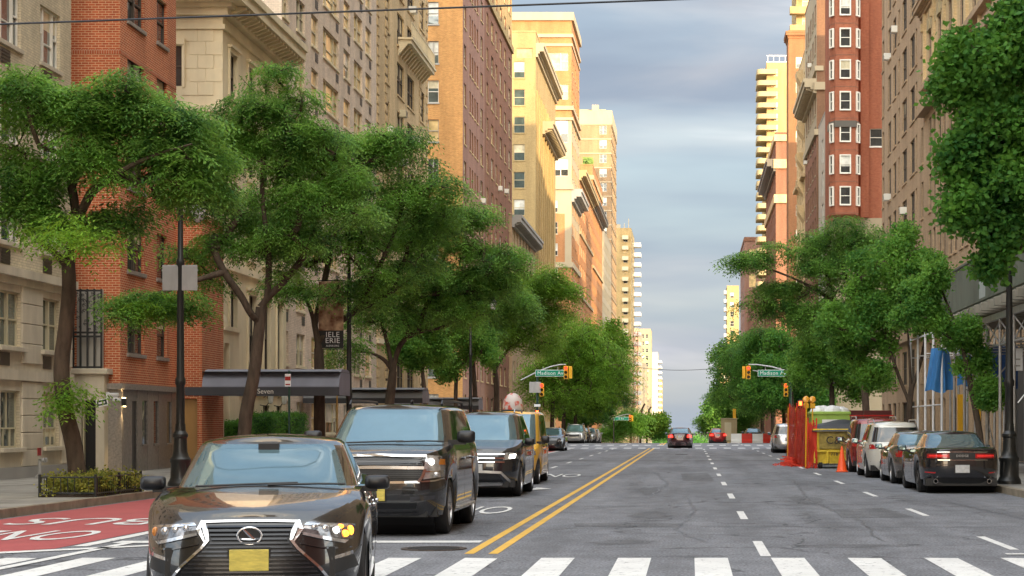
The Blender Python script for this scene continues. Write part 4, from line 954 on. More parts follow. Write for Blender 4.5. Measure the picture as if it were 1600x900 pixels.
MT['rim_dark'] = M('rim_dark', (.05, .05, .052), .35, .6, var=.1)
MT['plate_yellow'] = M('plate_yellow', (.62, .50, .10), .5, var=.25, scale=9, local=True, stain=(1, 1, 4))
MT['plate_pale'] = M('plate_pale', (.55, .56, .56), .5, var=.2, scale=14, local=True, stain=(1, 1, 1))
MT['silver_trim'] = M('silver_trim', (.55, .55, .55), .3, .8, var=.05)
def lerp(a, b, t): return a + (b-a)*t
WHM = {}
def wheel_mesh(Rr, wd, rim, spokes=5):
    key = (Rr, wd, rim, spokes)
    if key in WHM: return WHM[key]
    h = wd/2; ri = Rr*.70
    t = MB().lathe([(ri, -h*.9), (ri+.01, -h), (Rr*.86, -h*1.05), (Rr*.97, -h*.88), (Rr, -h*.6), (Rr*1.0, h*.6), (Rr*.97, h*.88), (Rr*.86, h*1.05), (ri+.01, h), (ri, h*.9), (ri*.96, h*.3), (ri*.96, -h*.3), (ri, -h*.9)], 32, axis='x')
    r = MB().lathe([(ri*1.0, h*.55), (ri*1.01, h*.92), (ri*.93, h*.95), (ri*.9, h*.5), (ri*.2, h*.45)], 28, axis='x', mi=0)
    r.lathe([(0, h*.2), (ri*.9, h*.2)], 20, axis='x', mi=1)
    r.lathe([(0, h*.86), (ri*.16, h*.86), (ri*.2, h*.7), (ri*.22, h*.2)], 14, axis='x')
    for k in range(spokes):
        for d in ((-.13, .13) if spokes <= 6 else (0,)):
            a = 2*math.pi*k/spokes + d; ca, sa = math.cos(a), math.sin(a); wv = ri*.075
            px_, pz_ = -sa*wv, ca*wv
            i0, o0 = ri*.17, ri*.93
            vs = []
            for rr, xx, m in ((i0, h*.8, 1.2), (o0, h*.9, .9)):
                for sgn in (-1, 1):
                    for dx in (0, -.035): vs.append((xx+dx, rr*ca*1+sgn*px_*m, rr*sa+sgn*pz_*m))
            r.add(vs, [(0, 2, 6, 4), (1, 3, 7, 5), (0, 1, 5, 4), (2, 3, 7, 6)])
    WHM[key] = (t.mesh('wheel', MT['rubber'], 40), r.mesh('rim', [rim, MT['black_paint']], 35)); return WHM[key]
class Car:
    def __init__(s, name, label, cat, L_, W, H, prof, nose, tail, wid, n, wheels, cabin, mat, sill=.22, group=None, crown=.03, rim=None, spokes=5, wd=.23, dark_sill=False, y0=None):
        s.L, s.W, s.H, s.n, s.sill = L_, W, H, n, sill; s.prof = sorted(prof); s.nose, s.tail, s.wid = nose, tail, wid
        s.wheels = wheels; s.cab = cabin; s.mat = mat; s.crown = crown
        s.root = empty(name, (0, 0, 0), 0, label, cat, group); s.shape(); s.cabin_(); s.wheels_(rim or MT['rim_alloy'], spokes, wd)
    def zt(s, y): return float(np.interp(y, [p[0] for p in s.prof], [p[1] for p in s.prof]))
    def at(s, tab, v): return float(np.interp(v, [p[0] for p in tab], [p[1] for p in tab]))
    def ab(s, v):
        yf = s.L/2 + s.at(s.nose, v); yr = -s.L/2 - s.at(s.tail, v); return (yf+yr)/2, (yf-yr)/2, s.W/2*s.at(s.wid, v)
    def zlow(s, x, y):
        z = s.sill; yf, yr, Rr = s.wheels
        if abs(x) > s.W*.34:
            for yw in (yf, yr):
                d = abs(y-yw); Ra = Rr+.055
                if d < Ra: z = max(z, Rr + math.sqrt(Ra*Ra-d*d)*.98)
        if abs(y) > s.L/2 - .25: z += .0
        return z
    def shape(s):
        caps = [0, .1, .22, .36, .5, .62, .72, .8, .86, .91, .95]; q0 = (1-.95**s.n)**(1/s.n)
        ns = 76; qs = [q0*(1-2*k/(ns)) for k in range(1, ns)]
        par = [('f', t) for t in caps] + [('s', q) for q in qs] + [('r', t) for t in reversed(caps)]
        vs_ = [0, .05, .14, .26, .4, .54, .68, .8, .9, .96, 1.0]; mb = MB(); half = []
        for v in vs_:
            yc, a, b = s.ab(v); row = []
            for k, t in par:
                if k == 's': x = b*(1-abs(t)**s.n)**(1/s.n); y = yc + a*t
                else: x = b*t; y = yc + a*(1-t**s.n)**(1/s.n)*(1 if k == 'f' else -1)
                zl, zz = s.zlow(x, y), s.zt(y); row.append((x, y, zl+(zz-zl)*v))
            half.append(row)
        n = len(par)
        for row in half: row[0] = (0, row[0][1], row[0][2])
        V = [p for row in half for p in row] ; nl = len(V); V2 = V + [(-p[0], p[1], p[2]) for p in V]
        fs = []
        for j in range(len(vs_)-1):
            for i in range(n-1):
                a_ = j*n+i; fs.append((a_, a_+1, a_+n+1, a_+n)); fs.append((nl+a_, nl+a_+n, nl+a_+n+1, nl+a_+1))
        mb.add(V2, fs)
        top = half[-1]; Mx = 10; rows = []
        for p in top: rows.append([(p[0]*(1-2*k/Mx), p[1], p[2] + s.crown*(1-(1-2*k/Mx)**2)*min(1, p[0]/(s.W*.2))) for k in range(Mx+1)])
        TV = [p for r_ in rows for p in r_]
        mb.add(TV, [(i*(Mx+1)+k, i*(Mx+1)+k+1, (i+1)*(Mx+1)+k+1, (i+1)*(Mx+1)+k) for i in range(n-1) for k in range(Mx)])
        mb.build('body', s.mat, s.root, 32)
        yf, yr, Rr = s.wheels; W = s.W
        u = MB().box(-W/2+.27, W/2-.27, -s.L/2+.12, s.L/2-.12, s.sill-.02, s.sill+.45)
        u.box(-W/2+.12, W/2-.12, yr+Rr+.1, yf-Rr-.1, s.sill-.03, s.sill+.1); u.box(-W/2+.14, W/2-.14, -s.L/2+.14, yr-Rr-.08, s.sill-.02, s.sill+.15); u.box(-W/2+.14, W/2-.14, yf+Rr+.08, s.L/2-.2, s.sill-.02, s.sill+.15)
        for yw in (yf, yr): u.lathe([(0, -W/2+.24), (Rr+.05, -W/2+.24), (Rr+.05, W/2-.24), (0, W/2-.24)], 20, (0, yw, Rr), axis='x')
        u.build('underbody', MT['plastic_black'], s.root)
    def cabin_(s):
        c = s.cab; n = c.get('n', 5.5); hs = [0, .05, .1, .2, .35, .5, .65, .8, .9, .96, 1.0]
        caps = [0, .15, .3, .45, .6, .72, .82, .89, .94]; q0 = (1-.94**n)**(1/n); ns = 44
        par = [('f', t) for t in caps] + [('s', q0*(1-2*k/ns)) for k in range(1, ns)] + [('r', t) for t in reversed(caps)]
        N_ = len(par); rows = []
        def pt(k, t, h):
            e = h**.92; yf = lerp(c['bf'], c['tf'], e); yr = lerp(c['br'], c['tr'], h**.85); w_ = lerp(c['wb'], c['wt'], h**1.25)
            if h > .9: r_ = (h-.9)/.1; yf -= .05*r_*r_; yr += .05*r_*r_; w_ -= .05*r_*r_
            yc, a = (yf+yr)/2, (yf-yr)/2
            if k == 's': x = w_*(1-abs(t)**n)**(1/n); y = yc+a*t
            else: x = w_*t; y = yc+a*(1-t**n)**(1/n)*(1 if k == 'f' else -1)
            z0 = s.zt(y)-.05 + s.crown*(1-(x/(s.W/2))**2); zr = c['H'] - .045 - .03*((y-(c['tf']+c['tr'])/2)/((c['tf']-c['tr'])/2))**2
            return (x, y, lerp(z0, zr, h))
        rows = [[pt(k, t, h) for k, t in par] for h in hs]
        paint_, wind, rear = MB(), MB(), MB(); sides = {}
        for sg in (1, -1):
            for j in range(len(hs)-1):
                hm = (hs[j]+hs[j+1])/2
                for i in range(N_-1):
                    k, t = par[i]; k2, t2 = par[i+1]; tgt = paint_
                    if k == 'f' and k2 == 'f' and t2 <= .9 and .05 < hm < .95: tgt = wind
                    elif k == 'r' and k2 == 'r' and t <= .9 and c.get('rh', (.1, .9))[0] < hm < c.get('rh', (.1, .9))[1]: tgt = rear
                    elif k == 's' and k2 == 's':
                        q = (t+t2)/2/q0
                        for wi, (qa, qb) in enumerate(c['win']):
                            if qa < q < qb and .1 < hm < .9: tgt = sides.setdefault((wi, sg), MB())
                    P = [rows[j][i], rows[j][i+1], rows[j+1][i+1], rows[j+1][i]]
                    tgt.add([(p[0]*sg, p[1], p[2]) for p in P], [(0, 1, 2, 3) if sg > 0 else (3, 2, 1, 0)])
        top = rows[-1]; Mx = 8; rr = [[(p[0]*(1-2*k/Mx), p[1], p[2]+.045*(1-(1-2*k/Mx)**2)*min(1, p[0]/.3)) for k in range(Mx+1)] for p in top]
        paint_.add([p for r_ in rr for p in r_], [(i*(Mx+1)+k, i*(Mx+1)+k+1, (i+1)*(Mx+1)+k+1, (i+1)*(Mx+1)+k) for i in range(N_-1) for k in range(Mx)])
        s.pt = pt
        paint_.build('cabin', c.get('mat', s.mat), s.root, 34)
        gl = MT['car_glass']; gd = MT[c.get('glass', 'car_glass_dark')]
        wind.build('windscreen', gl, s.root, 60)
        if rear.v: rear.build('rear_window', MT[c.get('rglass', 'car_glass')], s.root, 60)
        for m in sides.values(): m.build('side_window', gd, s.root, 60)
    def wheels_(s, rim, spokes, wd):
        yf, yr, Rr = s.wheels; t, r = wheel_mesh(Rr, wd, rim, spokes)
        for yw in (yf, yr):
            for sg in (1, -1):
                o = link('wheel', t, s.root, loc=(sg*(s.W/2-wd/2-.05), yw, Rr), rot=(0, 0, 0 if sg > 0 else math.pi)); link('rim', r, o)
    # --- points on the body surface
    def fr(s, x, z, rear=False):
        y = s.L/2*(-1 if rear else 1)
        for _ in range(3):
            zt = s.zt(y); v = max(0, min(1, (z-s.sill)/(zt-s.sill))); yc, a, b = s.ab(v)
            q = min(.999, abs(x)/b); y = yc + a*(1-q**s.n)**(1/s.n)*(-1 if rear else 1)
        return y
    def sd(s, y, z):
        zl = s.zlow(s.W/2, y) if False else s.sill; v = max(0, min(1, (z-zl)/(s.zt(y)-zl))); yc, a, b = s.ab(v)
        return b*(1-min(.999, abs((y-yc)/a))**s.n)**(1/s.n)
    def P(s, face, c4, off=.006, nu=6, nv=3, mb=None, sk=.03):
        mb = mb or MB()
        def f(u, v, o):
            a = [lerp(c4[0][k], c4[1][k], u) for k in (0, 1)]; b = [lerp(c4[3][k], c4[2][k], u) for k in (0, 1)]; p, q = lerp(a[0], b[0], v), lerp(a[1], b[1], v)
            if face == 'f': return (p, s.fr(p, q)+o, q)
            if face == 'r': return (p, s.fr(p, q, True)-o, q)
            sg = 1 if face == 's' else -1; return (sg*(s.sd(p, q)+o), p, q)
        mb.grid(lambda u, v: f(u, v, off), nu, nv)
        for (fu, n_) in ((lambda t: (t, 0), nu), (lambda t: (t, 1), nu), (lambda t: (0, t), nv), (lambda t: (1, t), nv)):
            mb.grid(lambda u, v: f(*fu(u), off - sk*v), n_, 1)
        return mb
    def patch(s, name, face, c4, mat, off=.006, nu=6, nv=3, mirror=False, par=None):
        m = MT[mat] if isinstance(mat, str) else mat
        o = s.P(face, c4, off, nu, nv).build(name, m, par or s.root, 40)
        if mirror:
            c = [(-p[0], p[1]) for p in c4] if face in 'fr' else c4
            s.P(face if face in 'fr' else ('S' if face == 's' else 's'), c, off, nu, nv).build(name, m, par or s.root, 40)
        return o
    def ribbon(s, name, face, pts, w, mat, off=.012, mirror=False, par=None):
        for mm in ((1, -1) if mirror else (1,)):
            mb = MB()
            P_ = [(p[0]*mm, p[1]) for p in pts]
            for i, (a, b) in enumerate(zip(P_[:-1], P_[1:])):
                wa = w[i] if hasattr(w, '__len__') else w; wb = w[i+1] if hasattr(w, '__len__') else w
                def nrm(k):
                    a_ = P_[max(k-1, 0)]; b_ = P_[min(k+1, len(P_)-1)]; d = Vector((b_[0]-a_[0], b_[1]-a_[1])).normalized(); return (-d.y, d.x)
                n1, n2 = nrm(i), nrm(i+1)
                s.P(face, [(a[0]-n1[0]*wa/2, a[1]-n1[1]*wa/2), (b[0]-n2[0]*wb/2, b[1]-n2[1]*wb/2), (b[0]+n2[0]*wb/2, b[1]+n2[1]*wb/2), (a[0]+n1[0]*wa/2, a[1]+n1[1]*wa/2)], off, 3, 1, mb)
            mb.build(name, MT[mat] if isinstance(mat, str) else mat, par or s.root)
    def poly(s, name, face, pts, mat, off=.004, par=None, nrow=10):       # hull between left and right edge chains: pts = [(xl, xr, z)...]
        mb = MB(); rows = []
        z0, z1 = pts[0][2], pts[-1][2]
        for i in range(nrow+1):
            z = lerp(z0, z1, i/nrow); xl = float(np.interp(z, [p[2] for p in pts], [p[0] for p in pts])); xr = float(np.interp(z, [p[2] for p in pts], [p[1] for p in pts])); rows.append((xl, xr, z))
        mb.grid(lambda u, v: (lambda r_: (lerp(r_[0], r_[1], u), s.fr(lerp(r_[0], r_[1], u), r_[2], face == 'r') + (off if face == 'f' else -off), r_[2]))(rows[int(round(v*nrow))]), 12, nrow)
        return mb.build(name, MT[mat] if isinstance(mat, str) else mat, par or s.root, 60)
    def seams(s, ys, z0, z1, par=None, w=.008):
        for y in ys:
            for sg in ('s', 'S'): s.P(sg, [(y-w/2, z0), (y+w/2, z0), (y+w/2, z1), (y-w/2, z1)], .0015, 1, 8, sk=.004).build('door_seam', MT['black_paint'], s.root)
    def handles(s, ys, z, mat=None):
        for y in ys:
            for sg in (1, -1):
                x = s.sd(y, z); MB().bbox(min(sg*x, sg*(x+.035)), max(sg*x, sg*(x+.035)), y-.1, y+.1, z-.015, z+.02, .008).build('door_handle', mat or s.mat, s.root)
    def mirrors(s, y, z, mat, x=None, sz=(.21, .13, .15)):
        x = x or s.W/2
        for sg in (1, -1):
            m = MB(); cx = sg*(x+sz[0]*.55); pr = []
            m.grid(lambda u, v: (lambda a, b: (cx+sg*sz[0]/2*(abs(math.cos(b))**.5*(1 if math.cos(b) > 0 else -1)), y+sz[1]/2*abs(math.sin(b))**.8*math.cos(a)*(1.2 if math.cos(a) > 0 else .7), z+sz[2]/2*(abs(math.sin(b))**.4)*abs(math.sin(a))**.6*(1 if math.sin(a) > 0 else -1)))(2*math.pi*u, math.pi*v), 14, 10)
            o = m.build('mirror', mat, s.root, 50)
            MB().box(*sorted((sg*(x-.12), cx)), y-.03, y+.04, z-sz[2]*.62, z-sz[2]*.25).build('mirror_arm', MT['plastic_black'], o)
            MB().bbox(cx-sz[0]*.4, cx+sz[0]*.4, y-sz[1]*.5-.0, y-sz[1]*.36, z-sz[2]*.36, z+sz[2]*.36, .01).build('mirror_glass', MT['car_glass'], o)
    def place(s, x, y, head, z=None, pitch=0, scale=None):
        s.root.location = (x, y, road_z(y)+.004 if z is None else z); s.root.rotation_euler = (pitch, 0, head)
        if scale: s.root.scale = scale
        return s
def plate(c, face, x, z, w, h, mat, frame=True):
    rear = face == 'r'; y = c.fr(x, z, rear); sg = -1 if rear else 1
    o = MB().bbox(x-w/2, x+w/2, *sorted((y+sg*.005, y+sg*.03)), z-h/2, z+h/2, .004).build('number_plate', MT[mat], c.root)
    if frame: MB().box(x-w/2-.015, x+w/2+.015, *sorted((y-sg*.02, y+sg*.018)), z-h/2-.015, z+h/2+.015).build('plate_frame', MT['plastic_black'], o)
DOWN = math.pi
# ---- 1 dark sedan turning, nearest
pb = paint('deep_black_paint', (.010, .0095, .010), .22, .0)
lx = Car('parked_car', '', 'car', 4.975, 1.865, 1.50,
    [(-2.49, .93), (-2.36, 1.02), (-2.1, 1.08), (-1.6, 1.10), (-.9, 1.07), (0, 1.045), (.8, 1.05), (1.15, 1.04), (1.5, 1.0), (1.9, .945), (2.15, .90), (2.33, .855), (2.43, .82), (2.49, .79)],
    [(0, -.10), (.15, -.03), (.35, 0), (.6, -.01), (.8, -.05), (.92, -.09), (1, -.17)], [(0, -.1), (.3, 0), (.7, 0), (1, -.12)], [(0, .95), (.2, .985), (.45, 1), (.7, .985), (.88, .95), (1, .90)], 4.3,
    (1.47, -1.40, .345), dict(bf=1.28, tf=.38, tr=-1.1, br=-1.95, wb=.80, wt=.62, H=1.515, win=[(.04, .80), (-.62, -.02)], n=4.5), pb, sill=.17, crown=.05)
lx.root.name = 'sedan'; tag(lx.root, 'glossy black sedan with hourglass grille and flashing amber indicator turning at the front', 'car')
Gm = M('grille_black', (.018, .019, .022), .35, .3, var=0)
GP = [(-.60, .60, .18), (-.60, .60, .36), (-.52, .52, .47), (-.36, .36, .62), (-.31, .31, .685), (-.335, .335, .74), (-.36, .36, .81)]
gri = lx.poly('grille', 'f', GP, Gm, .004)
for i in range(19):
    z = .205+.0325*i; hw = float(np.interp(z, [p[2] for p in GP], [p[1] for p in GP]))-.02
    lx.ribbon('grille_slat', 'f', [(-hw, z), (-hw/2, z), (0, z), (hw/2, z), (hw, z)], .014, M('slat', (.045, .047, .053), .25, .6, var=0) if i == 0 else bpy.data.materials['slat'], .022, par=gri)
lx.ribbon('grille_surround', 'f', [(.37, .825), (.34, .745), (.325, .685), (.375, .62), (.54, .47), (.625, .36), (.63, .18)], [.028, .036, .024, .02, .02, .022, .022], 'chrome', .026, True)
lx.ribbon('grille_top_bar', 'f', [(-.38, .826), (-.2, .832), (0, .834), (.2, .832), (.38, .826)], .020, 'silver_trim', .02)
lx.ribbon('grille_wing', 'f', [(.37, .832), (.40, .77), (.345, .665)], [.034, .036, .01], 'chrome', .024, True)
# emblem: bevelled oval ring with a hooked bar
em = MB(); ye = lx.fr(0, .715)+.028
ring = [(.094*math.cos(t), ye, .715+.068*math.sin(t)) for t in [2*math.pi*k/28 for k in range(29)]]; em.tube(ring, .009, 8, caps=False)
em.tube([(.045, ye, .765), (.015, ye, .735), (-.02, ye, .70), (-.04, ye, .687)], [.010, .013, .014, .010], 6).tube([(-.045, ye, .687), (0, ye, .684), (.06, ye, .688)], [.010, .011, .008], 6)
o = em.build('emblem', MT['chrome'], lx.root, 50)
MB().prism([(.088*math.cos(t), .715+.062*math.sin(t)) for t in [2*math.pi*k/24 for k in range(24)]], 'y', ye-.012, ye-.004).build('emblem_back', MT['plastic_black'], o)
for sg in (1, -1):
    q = lambda pts: [(sg*x, z) for x, z in pts]
    h = lx.P('f', q([(.40, .735), (.795, .665), (.815, .79), (.44, .825)]), .006, 8, 4).build('headlight', MT['lamp_smoke'], lx.root, 40)
    for xx, zz, rr in ((.50, .775, .026), (.585, .762, .028), (.675, .745, .030)):
        MB().lathe([(0, .02), (rr*.8, .016), (rr, .004), (rr*1.15, .0), (rr*1.2, -.03)], 14, (sg*xx, lx.fr(sg*xx, zz)+.004, zz), axis='y').build('lens', MT['lamp_clear'], h, 40)
    lx.P('f', q([(.42, .798), (.80, .768), (.80, .785), (.44, .818)]), .014, 8, 1).build('light_strip', MT['chrome'] if sg > 0 else MT['lamp_clear'], h, 40)
    lx.P('f', q([(.41, .722), (.74, .640), (.77, .662), (.42, .742)]), .014, 8, 1).build('light_strip', MT['lamp_clear'], h, 40)
    def oval(x, z, rx, rz, mat, nm, o_=.012): MB().ball((sg*x, lx.fr(sg*x, z)+o_, z), rx, .014, rz, 16, 10).build(nm, mat, h, 60)
    oval(.775, .735, .028, .040, MT['lamp_amber_lit'] if sg < 0 else MT['lamp_amber'], 'indicator', .006)
    if sg < 0:
        oval(.735, .715, .036, .028, MT['lamp_amber_lit'], 'indicator'); oval(.665, .745, .030, .024, MT['lamp_white_lit'], 'lamp_core'); oval(.70, .775, .028, .018, MT['lamp_amber_lit'], 'indicator', .016)
    lx.P('f', q([(.63, .40), (.84, .44), (.80, .56), (.66, .53)]), .008, 5, 3).build('fog_light_recess', MT['plastic_black'], lx.root, 40)
    lx.P('f', q([(.64, .515), (.80, .545), (.80, .575), (.64, .54)]), .016, 5, 1).build('fog_light_trim', MT['lamp_clear'], lx.root, 40)
    lx.ribbon('bumper_crease', 'f', q([(.40, .655), (.6, .612), (.86, .60)]), .012, pb, .012)
plate(lx, 'f', 0, .525, .305, .17, 'plate_yellow')
lx.seams([1.0, -.15, -1.15], .3, 1.0); lx.handles([.02, -1.0], .86, MT['chrome'])
lx.mirrors(.78, 1.09, MT['black_paint'], .845, (.22, .13, .13))
MB().box(-.09, .09, .42, .50, 1.36, 1.43).build('mirror_housing', MT['plastic_black'], lx.root)
lx.ribbon('hood_crease', 'f', [(-.001, .83), (.001, .84)], .001, pb, .0)
for sg in ():
    t = MB().tube([(sg*lerp(.36, .62, k/8), lerp(2.28, 1.25, k/8), lx.zt(lerp(2.28, 1.25, k/8)) + .05*(1-(lerp(.36, .62, k/8)/.88)**2)+.001) for k in range(9)], .008, 5).build('bonnet_crease', pb, lx.root, 60)
MB().tube([(.55, 1.27, 1.075), (.1, 1.23, 1.09), (-.3, 1.2, 1.10)], .009, 5).tube([(-.05, 1.27, 1.085), (-.45, 1.19, 1.09), (-.7, 1.12, 1.085)], .009, 5).build('wiper', MT['plastic_black'], lx.root)
st_ = MT['plate_pale']
lx.place(-3.49-2.49*math.sin(R(8)), 15.2+2.49*math.cos(R(8)), DOWN+R(8))
# ---- 2 large black SUV
pb2 = paint('suv_black_paint', (.010, .010, .011), .24, .0)
def spec_suv(L_, W, H, hood, sill=.28, belt=1.15, R_=.38, ov=.92, wbase=2.85, n=5.5, slope=.75, rear=.28, wt=.80, rnd_=.1):
    f = L_/2
    return dict(L_=L_, W=W, H=H, prof=[(-f, belt-.12), (-f+.12, belt-.02), (-f+.5, belt+.02), (0, belt), (f-ov-R_-.1, belt), (f-.6, hood), (f-.25, hood-.05), (f-.1, hood-.10), (f, hood-.17)],
        nose=[(0, -.10), (.2, -.01), (.4, 0), (.7, -.01), (.9, -.04), (1, -.05-rnd_)], tail=[(0, -.08), (.2, 0), (.6, -.02), (1, -.08)], wid=[(0, .95), (.15, .985), (.4, 1), (.75, .985), (.9, .965), (1, .935)], n=n,
        wheels=(f-ov, f-ov-wbase, R_), sill=sill)
sp_ = spec_suv(5.18, 2.04, 1.95, 1.26, .30, 1.34, .405, .98, 2.95, 7, rnd_=.06)
th = Car('suv', 'big black SUV with chrome split grille and roof rails behind the turning sedan', 'car', cabin=dict(bf=1.42, tf=.62, tr=-2.28, br=-2.52, wb=.93, wt=.77, H=1.93, win=[(.48, .80), (-.02, .44), (-.80, -.08)], n=7), mat=pb2, crown=.02, spokes=6, wd=.27, **sp_)
g_ = th.poly('grille', 'f', [(-.68, .68, .80), (-.70, .70, 1.15)], Gm, .004)
th.ribbon('grille_bar', 'f', [(-.74, 1.155), (0, 1.17), (.74, 1.155)], .035, 'chrome', .035, par=g_)
th.ribbon('grille_bar', 'f', [(-.72, .985), (0, .995), (.72, .985)], .045, 'chrome', .038, par=g_)
th.ribbon('grille_bar', 'f', [(-.66, .785), (0, .775), (.66, .785)], .035, 'chrome', .03, par=g_)
th.ribbon('grille_bar', 'f', [(-.73, .97), (-.70, .87), (-.64, .785)], .04, 'chrome', .032, True, par=g_)
for i in range(5): th.ribbon('grille_slat', 'f', [(-.66, .815+.03*i), (0, .82+.03*i), (.66, .815+.03*i)], .009, MT['slat_dark'], .018, par=g_)
for i in range(4): th.ribbon('grille_slat', 'f', [(-.68, 1.03+.027*i), (0, 1.035+.027*i), (.68, 1.03+.027*i)], .009, MT['slat_dark'], .018, par=g_)
for sg in (1, -1):
    q = lambda pts: [(sg*x, z) for x, z in pts]
    h = th.P('f', q([(.70, .82), (1.005, .86), (1.0, 1.14), (.73, 1.17)]), .012, 7, 5).build('headlight', MT['lamp_clear'], th.root, 40)
    MB().ball((sg*.80, th.fr(sg*.80, 1.07)+.012, 1.07), .05, .02, .045, 14, 8).build('lamp_core', MT['lamp_white_lit'] if sg < 0 else MT['lamp_clear'], h, 60)  # glowing core on one side stands for a bright reflection in the headlight
    MB().ball((sg*.86, th.fr(sg*.86, .89)+.012, .89), .06, .02, .035, 14, 8).build('lens', MT['lamp_clear'], h, 60)
    th.P('f', q([(.90, 1.03), (.975, 1.02), (.98, 1.10), (.91, 1.11)]), .02, 3, 3).build('indicator', MT['lamp_amber'], h, 40)
    th.ribbon('lamp_divider', 'f', q([(.70, .935), (.85, .93), (1.0, .935)]), .02, 'chrome', .024, par=h)
    th.ribbon('lamp_frame', 'f', q([(.68, .79), (.86, .80), (1.005, .84)]), .02, 'chrome', .024, par=h)
    th.P('f', q([(.52, .50), (.90, .54), (.90, .60), (.52, .57)]), .006, 5, 1).build('fog_light', MT['lamp_dark'], th.root, 40)
th.P('f', [(-.6, .40), (.6, .40), (.62, .48), (-.62, .48)], .004, 8, 1).build('lower_intake', Gm, th.root)
th.ribbon('bumper_crease', 'f', [(-.95, .66), (0, .69), (.95, .66)], .014, pb2, .018); th.ribbon('bumper_crease', 'f', [(-.9, .36), (0, .33), (.9, .36)], .02, Gm, .012)
plate(th, 'f', 0, .60, .33, .17, 'plate_yellow')
th.seams([1.25, .15, -1.0], .4, 1.18); th.handles([.3, -.8], 1.08)
th.mirrors(1.12, 1.42, MT['black_paint'], 1.0, (.27, .15, .19))
for sg in (1, -1):
    MB().tube([(sg*.70, .5, 1.90), (sg*.70, .4, 1.965), (sg*.70, -1.0, 1.975), (sg*.70, -2.0, 1.965), (sg*.70, -2.1, 1.90)], .022, 6).build('roof_rail', MT['dark_metal'], th.root, 50)
    MB().bbox(min(sg*.98, sg*1.06), max(sg*.98, sg*1.06), -.9, 1.1, .34, .39, .01).build('side_step', MT['galv'], th.root)
MB().ball((0, -1.2, 1.965), .03, .07, .04).build('antenna', MT['black_paint'], th.root, 60)
MB().tube([(.6, 1.52, 1.335), (.1, 1.47, 1.35), (-.25, 1.42, 1.36)], .012, 5).tube([(-.15, 1.50, 1.35), (-.6, 1.40, 1.36), (-.85, 1.35, 1.35)], .012, 5).build('wiper', MT['plastic_black'], th.root)
th.place(-4.5, 27.3+2.59, DOWN)
# ---- 3 dark crossover with lit headlight
pb3 = paint('blue_black_paint', (.010, .012, .017), .22, .0)
sp_ = spec_suv(4.97, 1.98, 1.92, 1.13, .24, 1.26, .385, .92, 2.95, 5.0, rnd_=.08)
at_ = Car('suv', 'dark blue black crossover with lit white headlight between the big SUV and the yellow cab', 'car', cabin=dict(bf=1.35, tf=.45, tr=-1.95, br=-2.40, wb=.89, wt=.70, H=1.92, win=[(.40, .80), (-.10, .37), (-.75, -.14)], n=5), mat=pb3, crown=.03, **sp_)
g_ = at_.poly('grille', 'f', [(-.58, .58, .76), (-.66, .66, 1.0)], Gm, .004)
for z in (.78, .865, .955): at_.ribbon('grille_bar', 'f', [(-.64, z), (0, z+.004), (.64, z)], .026, 'chrome', .026, par=g_)
at_.poly('lower_intake', 'f', [(-.62, .62, .34), (-.50, .50, .52)], Gm, .006)
at_.ribbon('skid_trim', 'f', [(-.80, .30), (-.56, .55), (0, .575), (.56, .55), (.80, .30)], .055, 'silver_trim', .03); at_.ribbon('skid_trim', 'f', [(-.80, .29), (0, .27), (.80, .29)], .05, 'silver_trim', .03)
for sg in (1, -1):
    q = lambda pts: [(sg*x, z) for x, z in pts]
    h = at_.P('f', q([(.60, .82), (.95, .86), (.96, .99), (.66, .985)]), .012, 7, 4).build('headlight', MT['lamp_clear'], at_.root, 40)
    if sg < 0: at_.P('f', q([(.74, .86), (.85, .87), (.86, .95), (.75, .945)]), .024, 3, 3).build('lamp_core', MT['lamp_white_lit'], h, 40)
plate(at_, 'f', .0, .66, .32, .15, 'plate_pale'); at_.seams([1.15, .05, -1.0], .35, 1.1); at_.handles([.2, -.85], 1.0); at_.mirrors(1.0, 1.22, MT['black_paint'], .95, (.23, .14, .16))
MB().tube([(-.66, .3, 1.88), (-.66, .2, 1.95), (-.66, -1.6, 1.95), (-.66, -1.7, 1.89)], .018, 6).tube([(.66, .3, 1.88), (.66, .2, 1.95), (.66, -1.6, 1.95), (.66, -1.7, 1.89)], .018, 6).build('roof_rail', MT['silver_trim'], at_.root)
at_.place(-4.72, 42.2+2.49, DOWN)
# ---- 4 yellow cab with roof advert
pyl = paint('cab_yellow_paint', (.88, .47, .03), .4, 0)
sp_ = spec_suv(4.7, 1.80, 1.95, 1.02, .24, 1.15, .33, .85, 2.93, 4.5, rnd_=.15)
tx = Car('taxi', 'yellow taxi van with an advert dome on its roof behind the dark crossover', 'taxi', cabin=dict(bf=1.75, tf=.75, tr=-2.15, br=-2.3, wb=.84, wt=.74, H=2.0, win=[(.45, .82), (-.12, .38), (-.70, -.25)], n=6), mat=pyl, crown=.03, **sp_)
for sg in (1, -1):
    q = lambda pts: [(sg*x, z) for x, z in pts]; tx.P('f', q([(.5, .75), (.84, .8), (.82, .95), (.56, .92)]), .012, 5, 3).build('headlight', MT['lamp_clear'], tx.root, 40)
tx.poly('grille', 'f', [(-.45, .45, .55), (-.48, .48, .85)], Gm, .008); plate(tx, 'f', 0, .42, .3, .15, 'plate_pale')
tx.seams([1.25, .2, -1.0], .35, 1.1); tx.handles([.35, -.85], 1.0, MT['black_paint']); tx.mirrors(1.35, 1.2, MT['black_paint'], .88, (.22, .14, .2))
tp = MB(); tp.prism([(-.62, 1.99), (.62, 1.99), (.5, 2.25), (.32, 2.42), (-.32, 2.42), (-.5, 2.25)], 'x', -.18, .18)
tp.T = Matrix.Identity(4)
tx_ad = empty('taxi_advert', (0, 0, 0), 0)
bpy.data.objects.remove(tx_ad)
